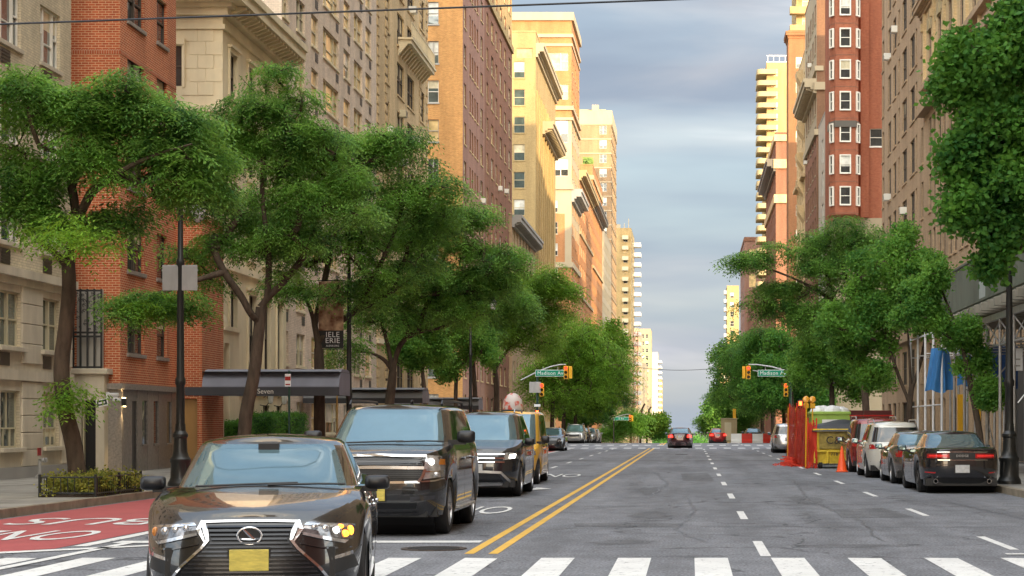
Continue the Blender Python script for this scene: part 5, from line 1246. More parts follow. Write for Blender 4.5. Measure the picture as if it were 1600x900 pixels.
adm, AN, AL, AP = newmat('advert_print'); tcx = AN.new('ShaderNodeTexCoord'); nz = AN.new('ShaderNodeTexNoise'); nz.inputs['Scale'].default_value = 7; AL.new(tcx.outputs['Object'], nz.inputs['Vector'])
rp_ = AN.new('ShaderNodeValToRGB'); AL.new(nz.outputs['Fac'], rp_.inputs[0]); rp_.color_ramp.elements[0].position = .36; rp_.color_ramp.elements[0].color = (.55, .08, .05, 1); rp_.color_ramp.elements[1].position = .47; rp_.color_ramp.elements[1].color = (.60, .54, .52, 1); AL.new(rp_.outputs[0], AP.inputs['Base Color'])
adb = MB().lathe([(.27, -.26), (.28, -.1), (.25, .08), (.17, .2), (.07, .26), (0, .265)], 18).build('roof_advert', adm, tx.root, 60, loc=(.0, .1, 2.22))
MB().box(-.26, .26, -.45, .65, 1.93, 2.02).build('advert_base', MT['black_paint'], tx.root)
tx.place(-4.93, 51.2+2.35, DOWN)
# ---- generic builders for the other cars
def rear_lamps(c, quads, mat='lamp_red', off=.01):
    for sg in (1, -1):
        for q in quads: c.P('r', [(sg*x, z) for x, z in q], off, 5, 3).build('tail_light', MT[mat], c.root, 40)
def sedan(name, label, mat, L_=4.7, W=1.82, H=1.45, group=None, n=4.2, lit=False, R_=.33, belt=1.0, boot=1.03, front=True, **k):
    f = L_/2
    c = Car(name, label, 'car', L_, W, H, [(-f, boot-.12), (-f+.1, boot-.03), (-f+.3, boot), (-f+.9, boot+.01), (0, belt), (f-1.35, belt-.01), (f-.7, .90), (f-.25, .80), (f-.08, .74), (f, .68)],
        [(0, -.08), (.2, 0), (.5, 0), (.85, -.05), (1, -.16)], [(0, -.1), (.25, -.01), (.6, 0), (.9, -.04), (1, -.08)], [(0, .95), (.2, .985), (.45, 1), (.75, .98), (1, .90)], n, (f-.9, f-.9-L_*.575, R_),
        dict(bf=f-1.22, tf=f-2.05, tr=-f+1.25, br=-f+.55, wb=W/2-.1, wt=W/2-.29, H=H, win=[(.05, .80), (-.62, 0)], n=4.5, rh=(.08, .92)), mat, sill=.2, group=group, **k)
    rear_lamps(c, [[(W/2-.42, .72), (W/2-.06, .74), (W/2-.04, .90), (W/2-.40, .91)]], 'lamp_red_lit' if lit else 'lamp_red')
    if front:
        for sg in (1, -1): c.P('f', [(sg*x, z) for x, z in ((.5, .56), (W/2-.08, .60), (W/2-.1, .72), (.55, .68))], .01, 5, 3).build('headlight', MT['lamp_clear'], c.root, 40)
        c.poly('grille', 'f', [(-.42, .42, .42), (-.46, .46, .66)], Gm, .01)
    plate(c, 'r', 0, .80, .31, .16, 'plate_pale'); c.seams([f-1.4, 0, -f+1.3], .3, .93); c.handles([.12, -1.0], .85, MT['chrome']); c.mirrors(f-1.55, 1.0, mat, W/2-.03, (.2, .13, .14))
    c.P('r', [(-.7, .27), (.7, .27), (.72, .42), (-.72, .42)], .006, 6, 1).build('lower_bumper', MT['plastic_black'], c.root)
    return c
def suv(name, label, mat, L_=4.6, W=1.83, H=1.72, group=None, lampq=None, rails=True, **k):
    sp = spec_suv(L_, W, H, 1.0, .24, 1.06, .355, .88, L_*.59, 4.8, rnd_=.12); f = L_/2
    c = Car(name, label, 'car', cabin=dict(bf=f-1.1, tf=f-1.85, tr=-f+.45, br=-f+.1, wb=W/2-.08, wt=W/2-.25, H=H, win=[(.32, .80), (-.25, .28), (-.78, -.30)], n=5.5, rh=(.08, .85), glass='car_glass_dark', rglass='car_glass_dark'), mat=mat, group=group, **sp, **k)
    rear_lamps(c, [lampq or [(W/2-.32, .88), (W/2-.03, .86), (W/2-.03, 1.06), (W/2-.2, 1.04)]])
    for sg in (1, -1): c.P('f', [(sg*x, z) for x, z in ((.5, .72), (W/2-.08, .78), (W/2-.1, .9), (.55, .86))], .01, 5, 3).build('headlight', MT['lamp_clear'], c.root, 40)
    c.poly('grille', 'f', [(-.42, .42, .6), (-.46, .46, .84)], Gm, .01)
    plate(c, 'r', 0, .78, .31, .16, 'plate_pale'); c.seams([f-1.3, 0, -f+1.2], .33, 1.0); c.handles([.15, -1.0], .95); c.mirrors(f-1.45, 1.1, mat, W/2-.03, (.2, .13, .15))
    c.P('r', [(-.75, .28), (.75, .28), (.78, .5), (-.78, .5)], .008, 6, 1).build('lower_bumper', MT['plastic_black'], c.root)
    if rails:
        for sg in (1, -1): MB().tube([(sg*(W/2-.28), f-2.0, H-.06), (sg*(W/2-.28), f-2.1, H+.03), (sg*(W/2-.28), -f+.8, H+.03), (sg*(W/2-.28), -f+.6, H-.06)], .018, 6).build('roof_rail', MT['silver_trim'], c.root)
    return c
# ---- parked row on the right
pch = paint('charcoal_paint', (.009, .009, .012), .24, 0)
G1 = 'cars parked along the right kerb'
f = 2.51
ch = Car('muscle_car', 'black muscle car with full width red tail lights parked last in the right hand row', 'car', 5.02, 1.93, 1.46,
    [(-f, .98), (-f+.06, 1.02), (-f+.4, 1.06), (-1.0, 1.07), (-.3, 1.02), (.6, 1.0), (1.2, .99), (2.1, .92), (f-.05, .86), (f, .80)],
    [(0, -.1), (.2, 0), (.8, -.01), (1, -.08)], [(0, -.14), (.2, -.03), (.45, 0), (.8, -.01), (1, -.03)], [(0, .95), (.2, .985), (.45, 1), (.75, .985), (.92, .96), (1, .93)], 5.2, (1.53, -1.42, .36),
    dict(bf=.95, tf=.25, tr=-.95, br=-1.95, wb=.80, wt=.60, H=1.46, win=[(-.05, .80), (-.45, -.12)], n=4.5, rh=(.06, .94), rglass='car_glass'), pch, sill=.20, crown=.02, group=G1, rim=MT['rim_dark'], wd=.27)
tr_ = ch.P('r', [(-.86, .79), (.86, .79), (.85, .955), (-.85, .955)], .012, 14, 3).build('tail_panel', Gm, ch.root, 40)
for sg in (1, -1):
    tl = ch.P('r', [(sg*.30, .82), (sg*.80, .825), (sg*.79, .925), (sg*.30, .93)], .02, 8, 3).build('tail_light', MT['lamp_red'], ch.root, 40)
    ch.P('r', [(sg*.34, .865), (sg*.76, .87), (sg*.755, .885), (sg*.34, .885)], .028, 8, 1).build('lit_strip', MT['lamp_red_glow'], tl, 40)
    ch.P('r', [(sg*.62, .47), (sg*.84, .48), (sg*.84, .51), (sg*.62, .50)], .01, 3, 1).build('reflector', MT['lamp_red'], ch.root)
    MB().lathe([(.05, 0), (.055, -.08), (.045, -.08), (.04, 0)], 12, (sg*.62, -f+.06, .29), axis='y').build('exhaust_pipe', MT['chrome'], ch.root)
    ch.ribbon('tail_surround', 'r', [(sg*.87, .96), (sg*.885, .87), (sg*.86, .785), (0, .78)], .014, 'chrome', .018)
ch.ribbon('tail_surround', 'r', [(-.87, .963), (0, .968), (.87, .963)], .014, 'chrome', .018)
bt = text_mesh('DODGE', .075, MT['silver_trim'], .004, 1.15); link('badge_lettering', bt, ch.root, loc=(0, ch.fr(0, .875, True)-.022, .875), rot=(R(90), 0, 0))
plate(ch, 'r', 0, .575, .33, .18, 'plate_pale'); ch.seams([.95, -.55], .3, .98); ch.handles([-.35], .86)
ch.mirrors(.75, 1.03, pch, .93, (.22, .13, .15)); ch.ribbon('spoiler_edge', 'r', [(-.8, .995), (0, 1.03), (.8, .995)], .02, pch, .03)
ch.P('r', [(-.82, .24), (.82, .24), (.84, .36), (-.84, .36)], .008, 8, 1).build('lower_bumper', MT['plastic_black'], ch.root); ch.ribbon('bumper_crease', 'r', [(-.92, .66), (0, .68), (.92, .66)], .014, pch, .012)
for sg in (1, -1): ch.P('s' if sg > 0 else 'S', [(-1.95, .84), (-1.1, .85), (-1.1, .865), (-1.95, .855)], .006, 6, 1).build('shoulder_crease', pch, ch.root)
ch.place(6.33, 44.6+f, 0)
c2 = sedan('sedan', 'dark silver sedan parked between the black muscle car and the white SUV', paint('pewter_paint', (.20, .18, .165), .25, .7), group=G1); c2.place(6.35, 51.4+2.35, 0)
c3 = suv('suv', 'white SUV with black roof rack parked between the silver sedan and the red SUV', paint('pearl_white_paint', (.62, .60, .54), .25, .2), 4.65, 1.84, 1.72, G1); c3.place(6.2, 57.4+2.3, 0)
c4_ = suv('suv', 'dark red SUV parked beside the yellow skip behind the orange cone', paint('dark_red_paint', (.20, .014, .016), .25, .3), 4.7, 1.9, 1.85, G1); c4_.place(6.3, 64.4+2.3, 0)
cb_ = MB()
for y in (-.6, .5): cb_.box(-.72, .72, y-.03, y+.03, 1.90, 1.94)
cb_.build('roof_rack', MT['lamp_red'], c4_.root)
# the silver SUV further on, the driving car and the distant ones
c5 = suv('suv', 'silver SUV parked beyond the orange netting near the crossing on the right', paint('silver_paint', (.42, .42, .44), .25, .7), 4.6, 1.84, 1.7, rails=False); c5.place(5.6, 111, R(-1))
hc = sedan('sedan', 'dark maroon sedan with lit brake lights driving away in the middle of the street', paint('maroon_paint', (.05, .008, .01), .22, .4), 4.6, 1.80, 1.45, lit=True, n=4.6)
hc.P('r', [(-.5, .985), (.5, .985), (.5, 1.02), (-.5, 1.02)], .02, 6, 1).build('spoiler', pch, hc.root)
hc.P('r', [(-.2, .72), (.2, .72), (.2, .87), (-.2, .87)], .016, 3, 1).build('plate_recess', MT['plate_yellow'], hc.root)
hc.place(-.68, 134, 0)
G2 = 'cars parked far up the left side'
o = suv('suv', 'silver grey SUV facing us, nearest of the far cars parked on the left', paint('grey_paint', (.40, .39, .37), .3, .6), 4.6, 1.84, 1.7, G2); o.place(-10.0, 168, DOWN)
o2 = sedan('sedan', 'dark sedan parked behind the silver grey SUV on the far left', pb, group=G2); o2.place(-9.9, 174.5, DOWN)
for px_, y, m, lb in ((951, 181, 'silver_trim', 'pale sedan third in the row of far cars on the left'), (961, 188, 'plate_pale', 'last small light car before the crest on the left')):
    o3 = sedan('sedan', lb, MT[m], group=G2); o3.place(-9.6, y, DOWN)
o4 = sedan('sedan', 'dark car waiting in the left lane just behind the yellow taxi', pb3); o4.place(-8.55, 119, DOWN)
o5 = sedan('sedan', 'bright red sedan just over the crest with its brake lights lit', paint('red_paint', (.42, .02, .02), .3, .2), lit=True); o5.place(2.7, 185, 0)
o6 = sedan('sedan', 'dark blue car parked behind the red and white barriers', pb3); o6.place(6.0, 182, 0)
# ================================================================ TREES
def leafmat(name, c1, c2, trans=.45):
    m = bpy.data.materials.new(name); m.use_nodes = True; N, L = m.node_tree.nodes, m.node_tree.links; N.clear()
    o = N.new('ShaderNodeOutputMaterial'); g = N.new('ShaderNodeNewGeometry')
    n = N.new('ShaderNodeTexNoise'); n.inputs['Scale'].default_value = .9; n.inputs['Detail'].default_value = 3; L.new(g.outputs['Position'], n.inputs['Vector'])
    a = N.new('ShaderNodeMath'); a.operation = 'MULTIPLY_ADD'; L.new(g.outputs['Random Per Island'], a.inputs[0]); a.inputs[1].default_value = .62
    b = N.new('ShaderNodeMapRange'); b.inputs[1].default_value = .35; b.inputs[2].default_value = .65; b.inputs[4].default_value = .6; L.new(n.outputs['Fac'], b.inputs[0]); L.new(b.outputs[0], a.inputs[2])
    r = N.new('ShaderNodeValToRGB'); L.new(a.outputs[0], r.inputs[0]); r.color_ramp.elements[0].color = (*c1, 1); r.color_ramp.elements[1].color = (*c2, 1); r.color_ramp.elements[0].position = .1; r.color_ramp.elements[1].position = 1.0
    d = N.new('ShaderNodeBsdfPrincipled'); d.inputs['Roughness'].default_value = .55; d.inputs['Specular IOR Level'].default_value = .25; L.new(r.outputs[0], d.inputs['Base Color'])
    t = N.new('ShaderNodeBsdfTranslucent'); h = N.new('ShaderNodeHueSaturation'); h.inputs['Hue'].default_value = .47; h.inputs['Value'].default_value = 1.5; L.new(r.outputs[0], h.inputs['Color']); L.new(h.outputs[0], t.inputs[0])
    mx = N.new('ShaderNodeMixShader'); mx.inputs[0].default_value = trans; L.new(d.outputs[0], mx.inputs[1]); L.new(t.outputs[0], mx.inputs[2]); L.new(mx.outputs[0], o.inputs[0]); return m
LF_LOC = leafmat('leaf_locust', (.035, .125, .035), (.23, .46, .085))
LF_BR = leafmat('leaf_fresh', (.09, .25, .03), (.27, .50, .06))
LF_DK = leafmat('leaf_dark', (.03, .13, .028), (.12, .30, .045))
LF_YL = leafmat('leaf_olive', (.06, .17, .02), (.22, .42, .05))
LF_SQ = leafmat('leaf_round', (.05, .18, .035), (.19, .40, .065))
def leaf_quads(rg, cl, n, style, ls):
    """cl: array (k,6) centre+radii. n sprays in all"""
    vol = (cl[:, 3]*cl[:, 4]*cl[:, 5])**.75; idx = rg.choice(len(cl), n, p=vol/vol.sum())
    d = rg.normal(size=(n, 3)); d /= np.linalg.norm(d, axis=1, keepdims=True); rad = rg.random(n)**.42
    c, r = cl[idx, :3], cl[idx, 3:]; p = c + d*r*rad[:, None]; p[:, 2] += np.abs(rg.normal(size=n))*.0
    if style == 'locust':
        k = 8; az = np.arctan2(d[:, 1]*r[:, 1], d[:, 0]*r[:, 0]) + rg.normal(size=n)*.8; dr = -rg.random(n)*.75+.15
        ax = np.stack([np.cos(az)*np.cos(dr), np.sin(az)*np.cos(dr), np.sin(dr)], 1); sd_ = np.stack([-np.sin(az), np.cos(az), rg.normal(size=n)*.35], 1)
        Ls = ls*(3.6+1.6*rg.random(n)); V = []
        for j in range(k):
            t = (j//2+.5)/(k/2); sg = 1 if j % 2 else -1
            base = p + ax*(Ls*t)[:, None]; base[:, 2] -= .35*Ls*t*t
            lv = sd_*sg*.9 + ax*.45; lv /= np.linalg.norm(lv, axis=1, keepdims=True); lv[:, 2] -= .25 + .2*rg.random(n)
            wv = ax*(ls*.19); q = lv*(ls*(1.05-.35*t))
            V.append(np.stack([base-wv*.5, base+q*.5-wv*1.1, base+q, base+q*.5+wv*1.1], 1))
        V = np.concatenate(V, 0)
    else:
        k = 5; V = []
        for j in range(k):
            b = p + rg.normal(size=(n, 3))*ls*1.1; a = rg.normal(size=(n, 3)); a[:, 2] = a[:, 2]*.6-.35; a /= np.linalg.norm(a, axis=1, keepdims=True)
            u = np.cross(a, rg.normal(size=(n, 3))); u /= np.linalg.norm(u, axis=1, keepdims=True); q = a*ls; wv = u*ls*.42
            V.append(np.stack([b, b+q*.5-wv, b+q*1.05, b+q*.5+wv], 1))
        V = np.concatenate(V, 0)
    return V.reshape(-1, 3)
def tree(label, Y, trunk, r0, limbs, env, n, style='locust', mat=None, ls=.085, seed=1, K=None, dens=1.3, dy=0.0, cr=(.62, .30), group=None, zbase=None, leaf_extra=None, depth=1.0):
    rg = np.random.default_rng(seed); n = int(n*dens); ls = ls*(1.45 if style == 'locust' else 1.2); K = (K or 9)*1.45; cr = (cr[0]*.82, cr[1]*1.12)
    def W(p, d=0): return Vector((Xat(p[0], Y+d), Y+d, Zat(p[1], Y+d)))
    tp = [W(p, p[2] if len(p) > 2 else 0) for p in trunk]; base = tp[0].copy()
    if zbase is None: zbase = road_z(Y)+.13
    tp[0].z = zbase - .05; base.z = zbase
    nodes = [];                # (pos, parent, min radius)
    def chain(pts, ra, rb, parent):
        # smooth the polyline
        out_ = []
        for i in range(len(pts)-1):
            a = pts[max(i-1, 0)]; b = pts[i]; c = pts[i+1]; d = pts[min(i+2, len(pts)-1)]
            for t in (0, .33, .66):
                out_.append(.5*((2*b)+(-a+c)*t+(2*a-5*b+4*c-d)*t*t+(-a+3*b-3*c+d)*t**3))
        out_.append(pts[-1])
        for i, p in enumerate(out_):
            if parent is not None and i == 0: continue
            nodes.append([p, parent, lerp(ra, rb, i/len(out_))]); parent = len(nodes)-1
        return parent
    chain(tp, r0, r0*.72, None)
    def nearest(p, lim=None):
        best, bd = 0, 1e9
        for i, nd in enumerate(nodes):
            d = (nd[0]-p).length + (0 if nd[0].z < p.z+.4 else .5)
            if i < 4: d += 2
            if d < bd: best, bd = i, d
        return best
    for lb in limbs:
        pts = [W(p, p[2] if len(p) > 2 else 0) for p in lb]; pa = min(range(len(nodes)), key=lambda i: (nodes[i][0]-pts[0]).length)
        pts[0] = nodes[pa][0]; chain(pts, r0*.5, r0*.07, pa)
    cl = []; s_ = F/Y
    for e_ in env:
        c = W(e_[:2], e_[4] if len(e_) > 4 else 0); rx, rz = e_[2]/s_, e_[3]/s_; ry = (rx+rz)/2*depth if len(e_) < 6 else e_[5]; vol = rx*ry*rz
        k = max(3, int((K or 9)*vol**.62))
        for _ in range(k):
            d = rg.normal(size=3); d /= np.linalg.norm(d); q = rg.random()**.36; sc_ = rg.uniform(.6, 1.3); q *= 1.12 if rg.random() < .2 else 1
            cl.append((c.x+d[0]*rx*q, c.y+d[1]*ry*q, c.z+d[2]*rz*q, cr[0]*sc_, cr[0]*sc_, cr[1]*sc_*rg.uniform(.8, 1.3)))
    cl = np.array(cl); top = nodes[-1][0] if not limbs else tp[-1]
    order = np.argsort(np.linalg.norm(cl[:, :3]-np.array(top), axis=1)); tips = []
    for i in order:
        p = Vector(cl[i, :3]); p.z -= cl[i, 5]*.4; a = nearest(p); pa = nodes[a][0]; L_ = (p-pa).length
        m1 = pa.lerp(p, .35) + Vector((rg.normal()*.08*L_, rg.normal()*.08*L_, .06*L_)); m2_ = pa.lerp(p, .7) + Vector((rg.normal()*.07*L_, rg.normal()*.07*L_, .08*L_))
        nodes.append([m1, a, 0]); nodes.append([m2_, len(nodes)-1, 0]); nodes.append([p, len(nodes)-1, 0]); j = len(nodes)-1
        for _ in range(3):
            q = Vector((cl[i, 0]+rg.normal()*cl[i, 3]*.6, cl[i, 1]+rg.normal()*cl[i, 4]*.6, cl[i, 2]+rg.normal()*cl[i, 5]*.5)); nodes.append([q, j, 0])
    cnt = [1]*len(nodes)
    for i in range(len(nodes)-1, 0, -1):
        if nodes[i][1] is not None: cnt[nodes[i][1]] += cnt[i]
    mb = MB(); rad = [max(nd[2], min(r0*.5, .0085*(Y/50)**.3*math.sqrt(cnt[i]))) for i, nd in enumerate(nodes)]
    nt_ = len(tp)*3-2
    root = empty('tree', base, 0, label, 'tree', group)
    tm = MB(); tpts = [nodes[i][0]-base for i in range(nt_)]
    rr = [rad[i]*(1.45 if i == 0 else (1.12 if i == 1 else 1)) for i in range(nt_)]; tm.tube(tpts, rr, 12)
    tm.build('trunk', MT['bark'], root, 60)
    for i in range(nt_, len(nodes)):
        a = nodes[i][1]; r1 = min(rad[a], rad[i]*1.5) if a >= nt_ else min(rad[a]*.9, rad[i]*1.35); mb.tube([nodes[a][0]-base, nodes[i][0]-base], [r1, rad[i]], 7 if rad[i] > .03 else 4, caps=False)
    mb.build('branches', MT['bark'], root, 60)
    V = leaf_quads(rg, cl, n, style, ls)
    V = V - np.array(base); Q = np.arange(len(V)).reshape(-1, 4)
    link('crown', np_mesh('crown', V, Q, mat or LF_LOC), root)
    if leaf_extra:
        c2 = []
        for e_ in leaf_extra:
            c = W(e_[:2], e_[4] if len(e_) > 4 else -.3)
            for _ in range(9):
                d = rg.normal(size=3)*.5; c2.append((c.x+d[0]*e_[2]/s_, c.y+d[1]*e_[2]/s_, c.z+d[2]*e_[3]/s_, .22, .22, .16))
        V = leaf_quads(rg, np.array(c2), leaf_extra[0][5] if len(leaf_extra[0]) > 5 else 500, style, ls) - np.array(base)
        link('fresh_shoots', np_mesh('fresh_shoots', V, np.arange(len(V)).reshape(-1, 4), LF_BR), root)
    return root
GL, GRT = 'street trees along the left kerb', 'street trees along the right kerb'
tree('honey locust with forked limbs growing from the fenced planter in front of the beige block', 40.2, [(124, 752), (116, 700), (102, 640), (96, 575), (103, 510), (108, 450), (106, 405)], .19,
    [[(106, 405), (118, 345, .3), (112, 290, .2), (96, 242, 0), (60, 225, -.3), (44, 165, -.4)], [(118, 350), (140, 305, -.3), (182, 272, -.6), (232, 246, -.8), (300, 225, -.9)], [(112, 300), (125, 262, .6), (140, 215, .9), (150, 170, 1.2)], [(106, 420), (82, 392, -.4), (60, 375, -.5)], [(180, 275, -.6), (215, 285, -.2), (262, 262, .2), (315, 265, .4)]],
    [(45, 150, 75, 42), (140, 160, 70, 45), (220, 185, 80, 50), (300, 235, 60, 55), (35, 245, 50, 45), (150, 240, 70, 30), (240, 290, 75, 38), (95, 350, 62, 38), (20, 330, 40, 40), (200, 140, 50, 25), (180, 340, 40, 25), (110, 200, 60, 35), (255, 230, 60, 35)],
    7200, ls=.088, seed=3, K=8.2, cr=(.48, .24), group=GL, depth=1.0, leaf_extra=[(105, 612, 30, 30, -.3, 420), (100, 355, 70, 40, -1.2), (128, 372, 60, 26, -1.2)])
tree('honey locust leaning right in front of the long awning, second from the left', 56, [(378, 735), (384, 650), (396, 590), (404, 520), (408, 480)], .21,
    [[(408, 480), (418, 465), (445, 438), (478, 395, .4), (500, 330, .6)], [(404, 510), (392, 490, -.3), (376, 462, -.5), (350, 425, -.8), (330, 380, -.9)], [(418, 465), (420, 400, -.2), (410, 300, -.3), (415, 200, -.2)], [(350, 425, -.8), (300, 440, -1.4), (240, 462, -1.8)]],
    [(415, 165, 55, 40), (350, 190, 60, 45), (460, 180, 50, 40), (400, 250, 80, 50), (320, 290, 55, 50), (480, 290, 60, 60), (390, 350, 80, 45), (310, 400, 55, 40), (240, 462, 55, 26, -1.8), (205, 480, 38, 20, -2), (275, 470, 35, 20, -1.5), (340, 210, 55, 40), (430, 130, 40, 24), (460, 390, 50, 40), (515, 230, 40, 38), (540, 300, 40, 40)],
    9000, ls=.09, seed=5, K=6.5, group=GL, leaf_extra=[(215, 478, 45, 18, -2, 500)], cr=(.58, .28))
tree('honey locust with a dark forked trunk beside the awning end, third from the left', 67.5, [(500, 712), (499, 650), (499, 580), (498, 545)], .22,
    [[(498, 545), (492, 508), (483, 478), (468, 440, -.4), (455, 400, -.6)], [(500, 535), (520, 512, .2), (556, 486, .5), (598, 464, .8), (650, 430, 1)], [(492, 508), (505, 450, .4), (520, 380, .6), (540, 300, .6)], [(556, 486, .5), (580, 440, 0), (610, 380, -.4), (630, 320, -.4)]],
    [(540, 230, 80, 40), (620, 250, 60, 45), (470, 270, 60, 50), (560, 310, 90, 50), (650, 320, 60, 50), (450, 360, 55, 45), (520, 390, 80, 45), (610, 400, 80, 45), (560, 450, 70, 28), (440, 430, 40, 30), (595, 215, 40, 20), (690, 300, 40, 35), (410, 320, 40, 40), (500, 210, 40, 26)],
    9500, ls=.10, seed=8, K=5.2, group=GL, cr=(.68, .32))
tree('honey locust whose trunk splits low into curved limbs, fourth from the left', 82.5, [(607, 688), (608, 640), (612, 600), (614, 580)], .23,
    [[(614, 580), (600, 562), (580, 552, -.5), (555, 548, -.8)], [(614, 580), (606, 540), (596, 500), (592, 468), (600, 420)], [(616, 575), (625, 540), (650, 520, .3), (700, 508, .5), (735, 470, .8)], [(650, 520, .3), (670, 470), (690, 420), (700, 380)]],
    [(680, 360, 60, 45), (740, 390, 55, 50), (640, 410, 60, 45), (700, 430, 80, 45), (770, 420, 40, 35), (650, 480, 60, 28), (730, 470, 60, 30), (545, 545, 38, 20, -.8), (590, 470, 40, 30), (560, 500, 30, 22), (790, 400, 30, 22), (610, 350, 50, 36), (720, 330, 45, 30)],
    8500, ls=.11, seed=12, K=4.2, group=GL, cr=(.8, .38))
tree('small fresh green linden behind the fourth locust', 97, [(668, 678), (664, 620), (660, 580)], .12, [], [(655, 530, 45, 45), (640, 560, 30, 28), (680, 560, 30, 28), (665, 500, 35, 25)], 3600, 'round', LF_SQ, .10, 15, K=4, group=GL, cr=(.7, .5))
tree('round fresh green linden, the right one of the two lindens', 108, [(714, 672), (712, 620), (714, 575)], .13, [], [(720, 520, 50, 50), (700, 560, 35, 28), (750, 555, 35, 28), (730, 480, 36, 26)], 3800, 'round', LF_SQ, .11, 16, K=4, group=GL, cr=(.8, .55))
tree('yellow green locust with a pale forked trunk just before the crossing', 125, [(775, 662), (776, 610), (772, 570)], .2, [[(772, 570), (760, 540), (745, 515)], [(774, 575), (795, 545), (830, 520)]],
    [(780, 450, 60, 32), (835, 440, 50, 35), (750, 480, 45, 35), (800, 490, 60, 30), (860, 470, 40, 38), (830, 520, 45, 30), (870, 430, 30, 25), (760, 520, 40, 25)], 6500, 'locust', LF_YL, .14, 18, K=3, group=GL, cr=(1.0, .5))
tree('honey locust between the round linden and the crossing', 116, [(744, 668), (742, 610), (738, 560)], .16, [], [(740, 470, 50, 35), (790, 470, 45, 35), (700, 470, 40, 35), (750, 520, 45, 30)], 3800, 'locust', LF_LOC, .14, 19, K=3, group=GL, cr=(1.0, .5))
FARL = 'trees beyond the crossing on the left'
for i, (Y, tx_, env, m, lb) in enumerate((
    (172, 862, [(870, 560, 50, 45), (920, 540, 45, 45), (900, 590, 60, 38), (850, 600, 35, 35), (945, 580, 35, 40)], LF_YL, 'tall olive tree standing beside the left traffic signal across the avenue'),
    (188, 880, [(900, 530, 45, 40), (940, 540, 35, 45), (930, 600, 45, 35), (890, 630, 40, 25)], LF_YL, 'olive tree second behind the left traffic signal'),
    (202, 898, [(945, 570, 32, 45), (920, 620, 40, 30), (955, 610, 25, 30)], LF_SQ, 'green tree third behind the left traffic signal'),
    (216, 912, [(925, 635, 32, 30), (905, 650, 25, 22)], LF_DK, 'dark low tree above the far parked cars'),
    (330, 985, [(985, 655, 24, 16), (960, 668, 20, 14)], LF_SQ, 'distant tree under the far green street sign'),
    (360, 1000, [(1010, 662, 18, 12), (1030, 662, 12, 10)], LF_YL, 'distant tree at the foot of the cream block'),
    (420, 1010, [(1025, 665, 18, 14)], LF_DK, 'last dark tree before the vanishing point on the left'))):
    tree(lb, Y, [(tx_, VY + (1.6-road_z(Y)-.1)*F/Y), (tx_+2, VY - 2*F/Y), (tx_+8, VY - 4*F/Y)], .2, [], env, 3800 if Y < 250 else 1500, 'locust' if i % 2 == 0 else 'round', m, .19 if Y < 250 else .34, 30+i, K=1.7, group=FARL, cr=(1.4, .8), depth=1.2)
# right side
tree('big ginkgo like tree hanging dense dark leaves in at the right edge', 41, [(1760, 780), (1750, 600), (1740, 480)], .25, [[(1740, 480), (1700, 380), (1640, 300), (1580, 240)], [(1740, 480), (1730, 300), (1700, 150), (1640, 60)], [(1700, 380), (1650, 380), (1590, 390)]],
    [(1600, 20, 70, 50), (1570, 90, 75, 50), (1500, 250, 48, 17), (1545, 225, 60, 30), (1600, 190, 70, 55), (1560, 290, 62, 34), (1610, 285, 70, 48), (1515, 330, 42, 22), (1560, 342, 38, 26), (1545, 150, 52, 30), (1500, 125, 30, 16), (1548, 405, 14, 26), (1680, 100, 80, 90), (1700, 240, 80, 80)],
    10500, 'round', LF_DK, .115, 40, K=8.2, cr=(.42, .30), group=GRT, depth=.9)
tree('slender small leaved tree in front of the sidewalk shed', 57, [(1535, 742), (1531, 680), (1520, 620), (1508, 560)], .11, [[(1508, 560), (1490, 500), (1465, 440)], [(1520, 620), (1540, 580)]],
    [(1455, 440, 38, 34), (1440, 480, 42, 36), (1490, 515, 32, 28), (1502, 515, 26, 22), (1528, 570, 22, 22), (1555, 610, 16, 22)], 5200, 'round', LF_SQ, .075, 42, K=8, cr=(.42, .3), group=GRT)
tree('many stemmed tree behind the white SUV with bright fresh leaves', 76, [(1422, 705), (1420, 650), (1425, 600)], .14, [[(1422, 640), (1405, 590), (1385, 530), (1370, 470)], [(1424, 610), (1440, 560), (1450, 500)], [(1424, 610), (1420, 540), (1415, 470)]],
    [(1390, 430, 60, 45), (1440, 440, 50, 45), (1350, 470, 50, 40), (1400, 510, 70, 40), (1445, 520, 30, 26), (1345, 540, 45, 38), (1385, 578, 38, 22), (1310, 510, 35, 35), (1420, 390, 40, 25)], 6800, 'round', LF_SQ, .095, 43, K=5, cr=(.6, .42), group=GRT)
tree('feathery locust reaching out over the street from behind the skip', 99, [(1356, 690), (1352, 620), (1345, 560), (1335, 520)], .2, [[(1335, 520), (1310, 480), (1270, 450), (1215, 425), (1160, 410)], [(1340, 540), (1330, 460), (1310, 400)], [(1270, 450), (1240, 470), (1200, 480)]],
    [(1230, 390, 50, 24), (1165, 415, 36, 18), (1290, 365, 45, 24), (1340, 370, 40, 24), (1215, 440, 55, 22), (1285, 420, 60, 28), (1240, 480, 55, 24), (1310, 460, 50, 35), (1180, 470, 30, 16), (1280, 510, 50, 30), (1370, 420, 40, 35)], 6200, 'locust', LF_LOC, .125, 44, K=3.4, cr=(.85, .34), group=GRT)
tree('leafy tree above the orange netting behind the green bin', 116, [(1300, 690), (1300, 620), (1296, 570)], .18, [], [(1290, 540, 50, 38), (1330, 560, 40, 40), (1250, 560, 40, 35), (1300, 590, 45, 28), (1270, 500, 40, 24), (1350, 600, 35, 28)], 5000, 'round', LF_SQ, .13, 45, K=3, cr=(.95, .6), group=GRT)
FARR = 'trees beyond the crossing on the right'
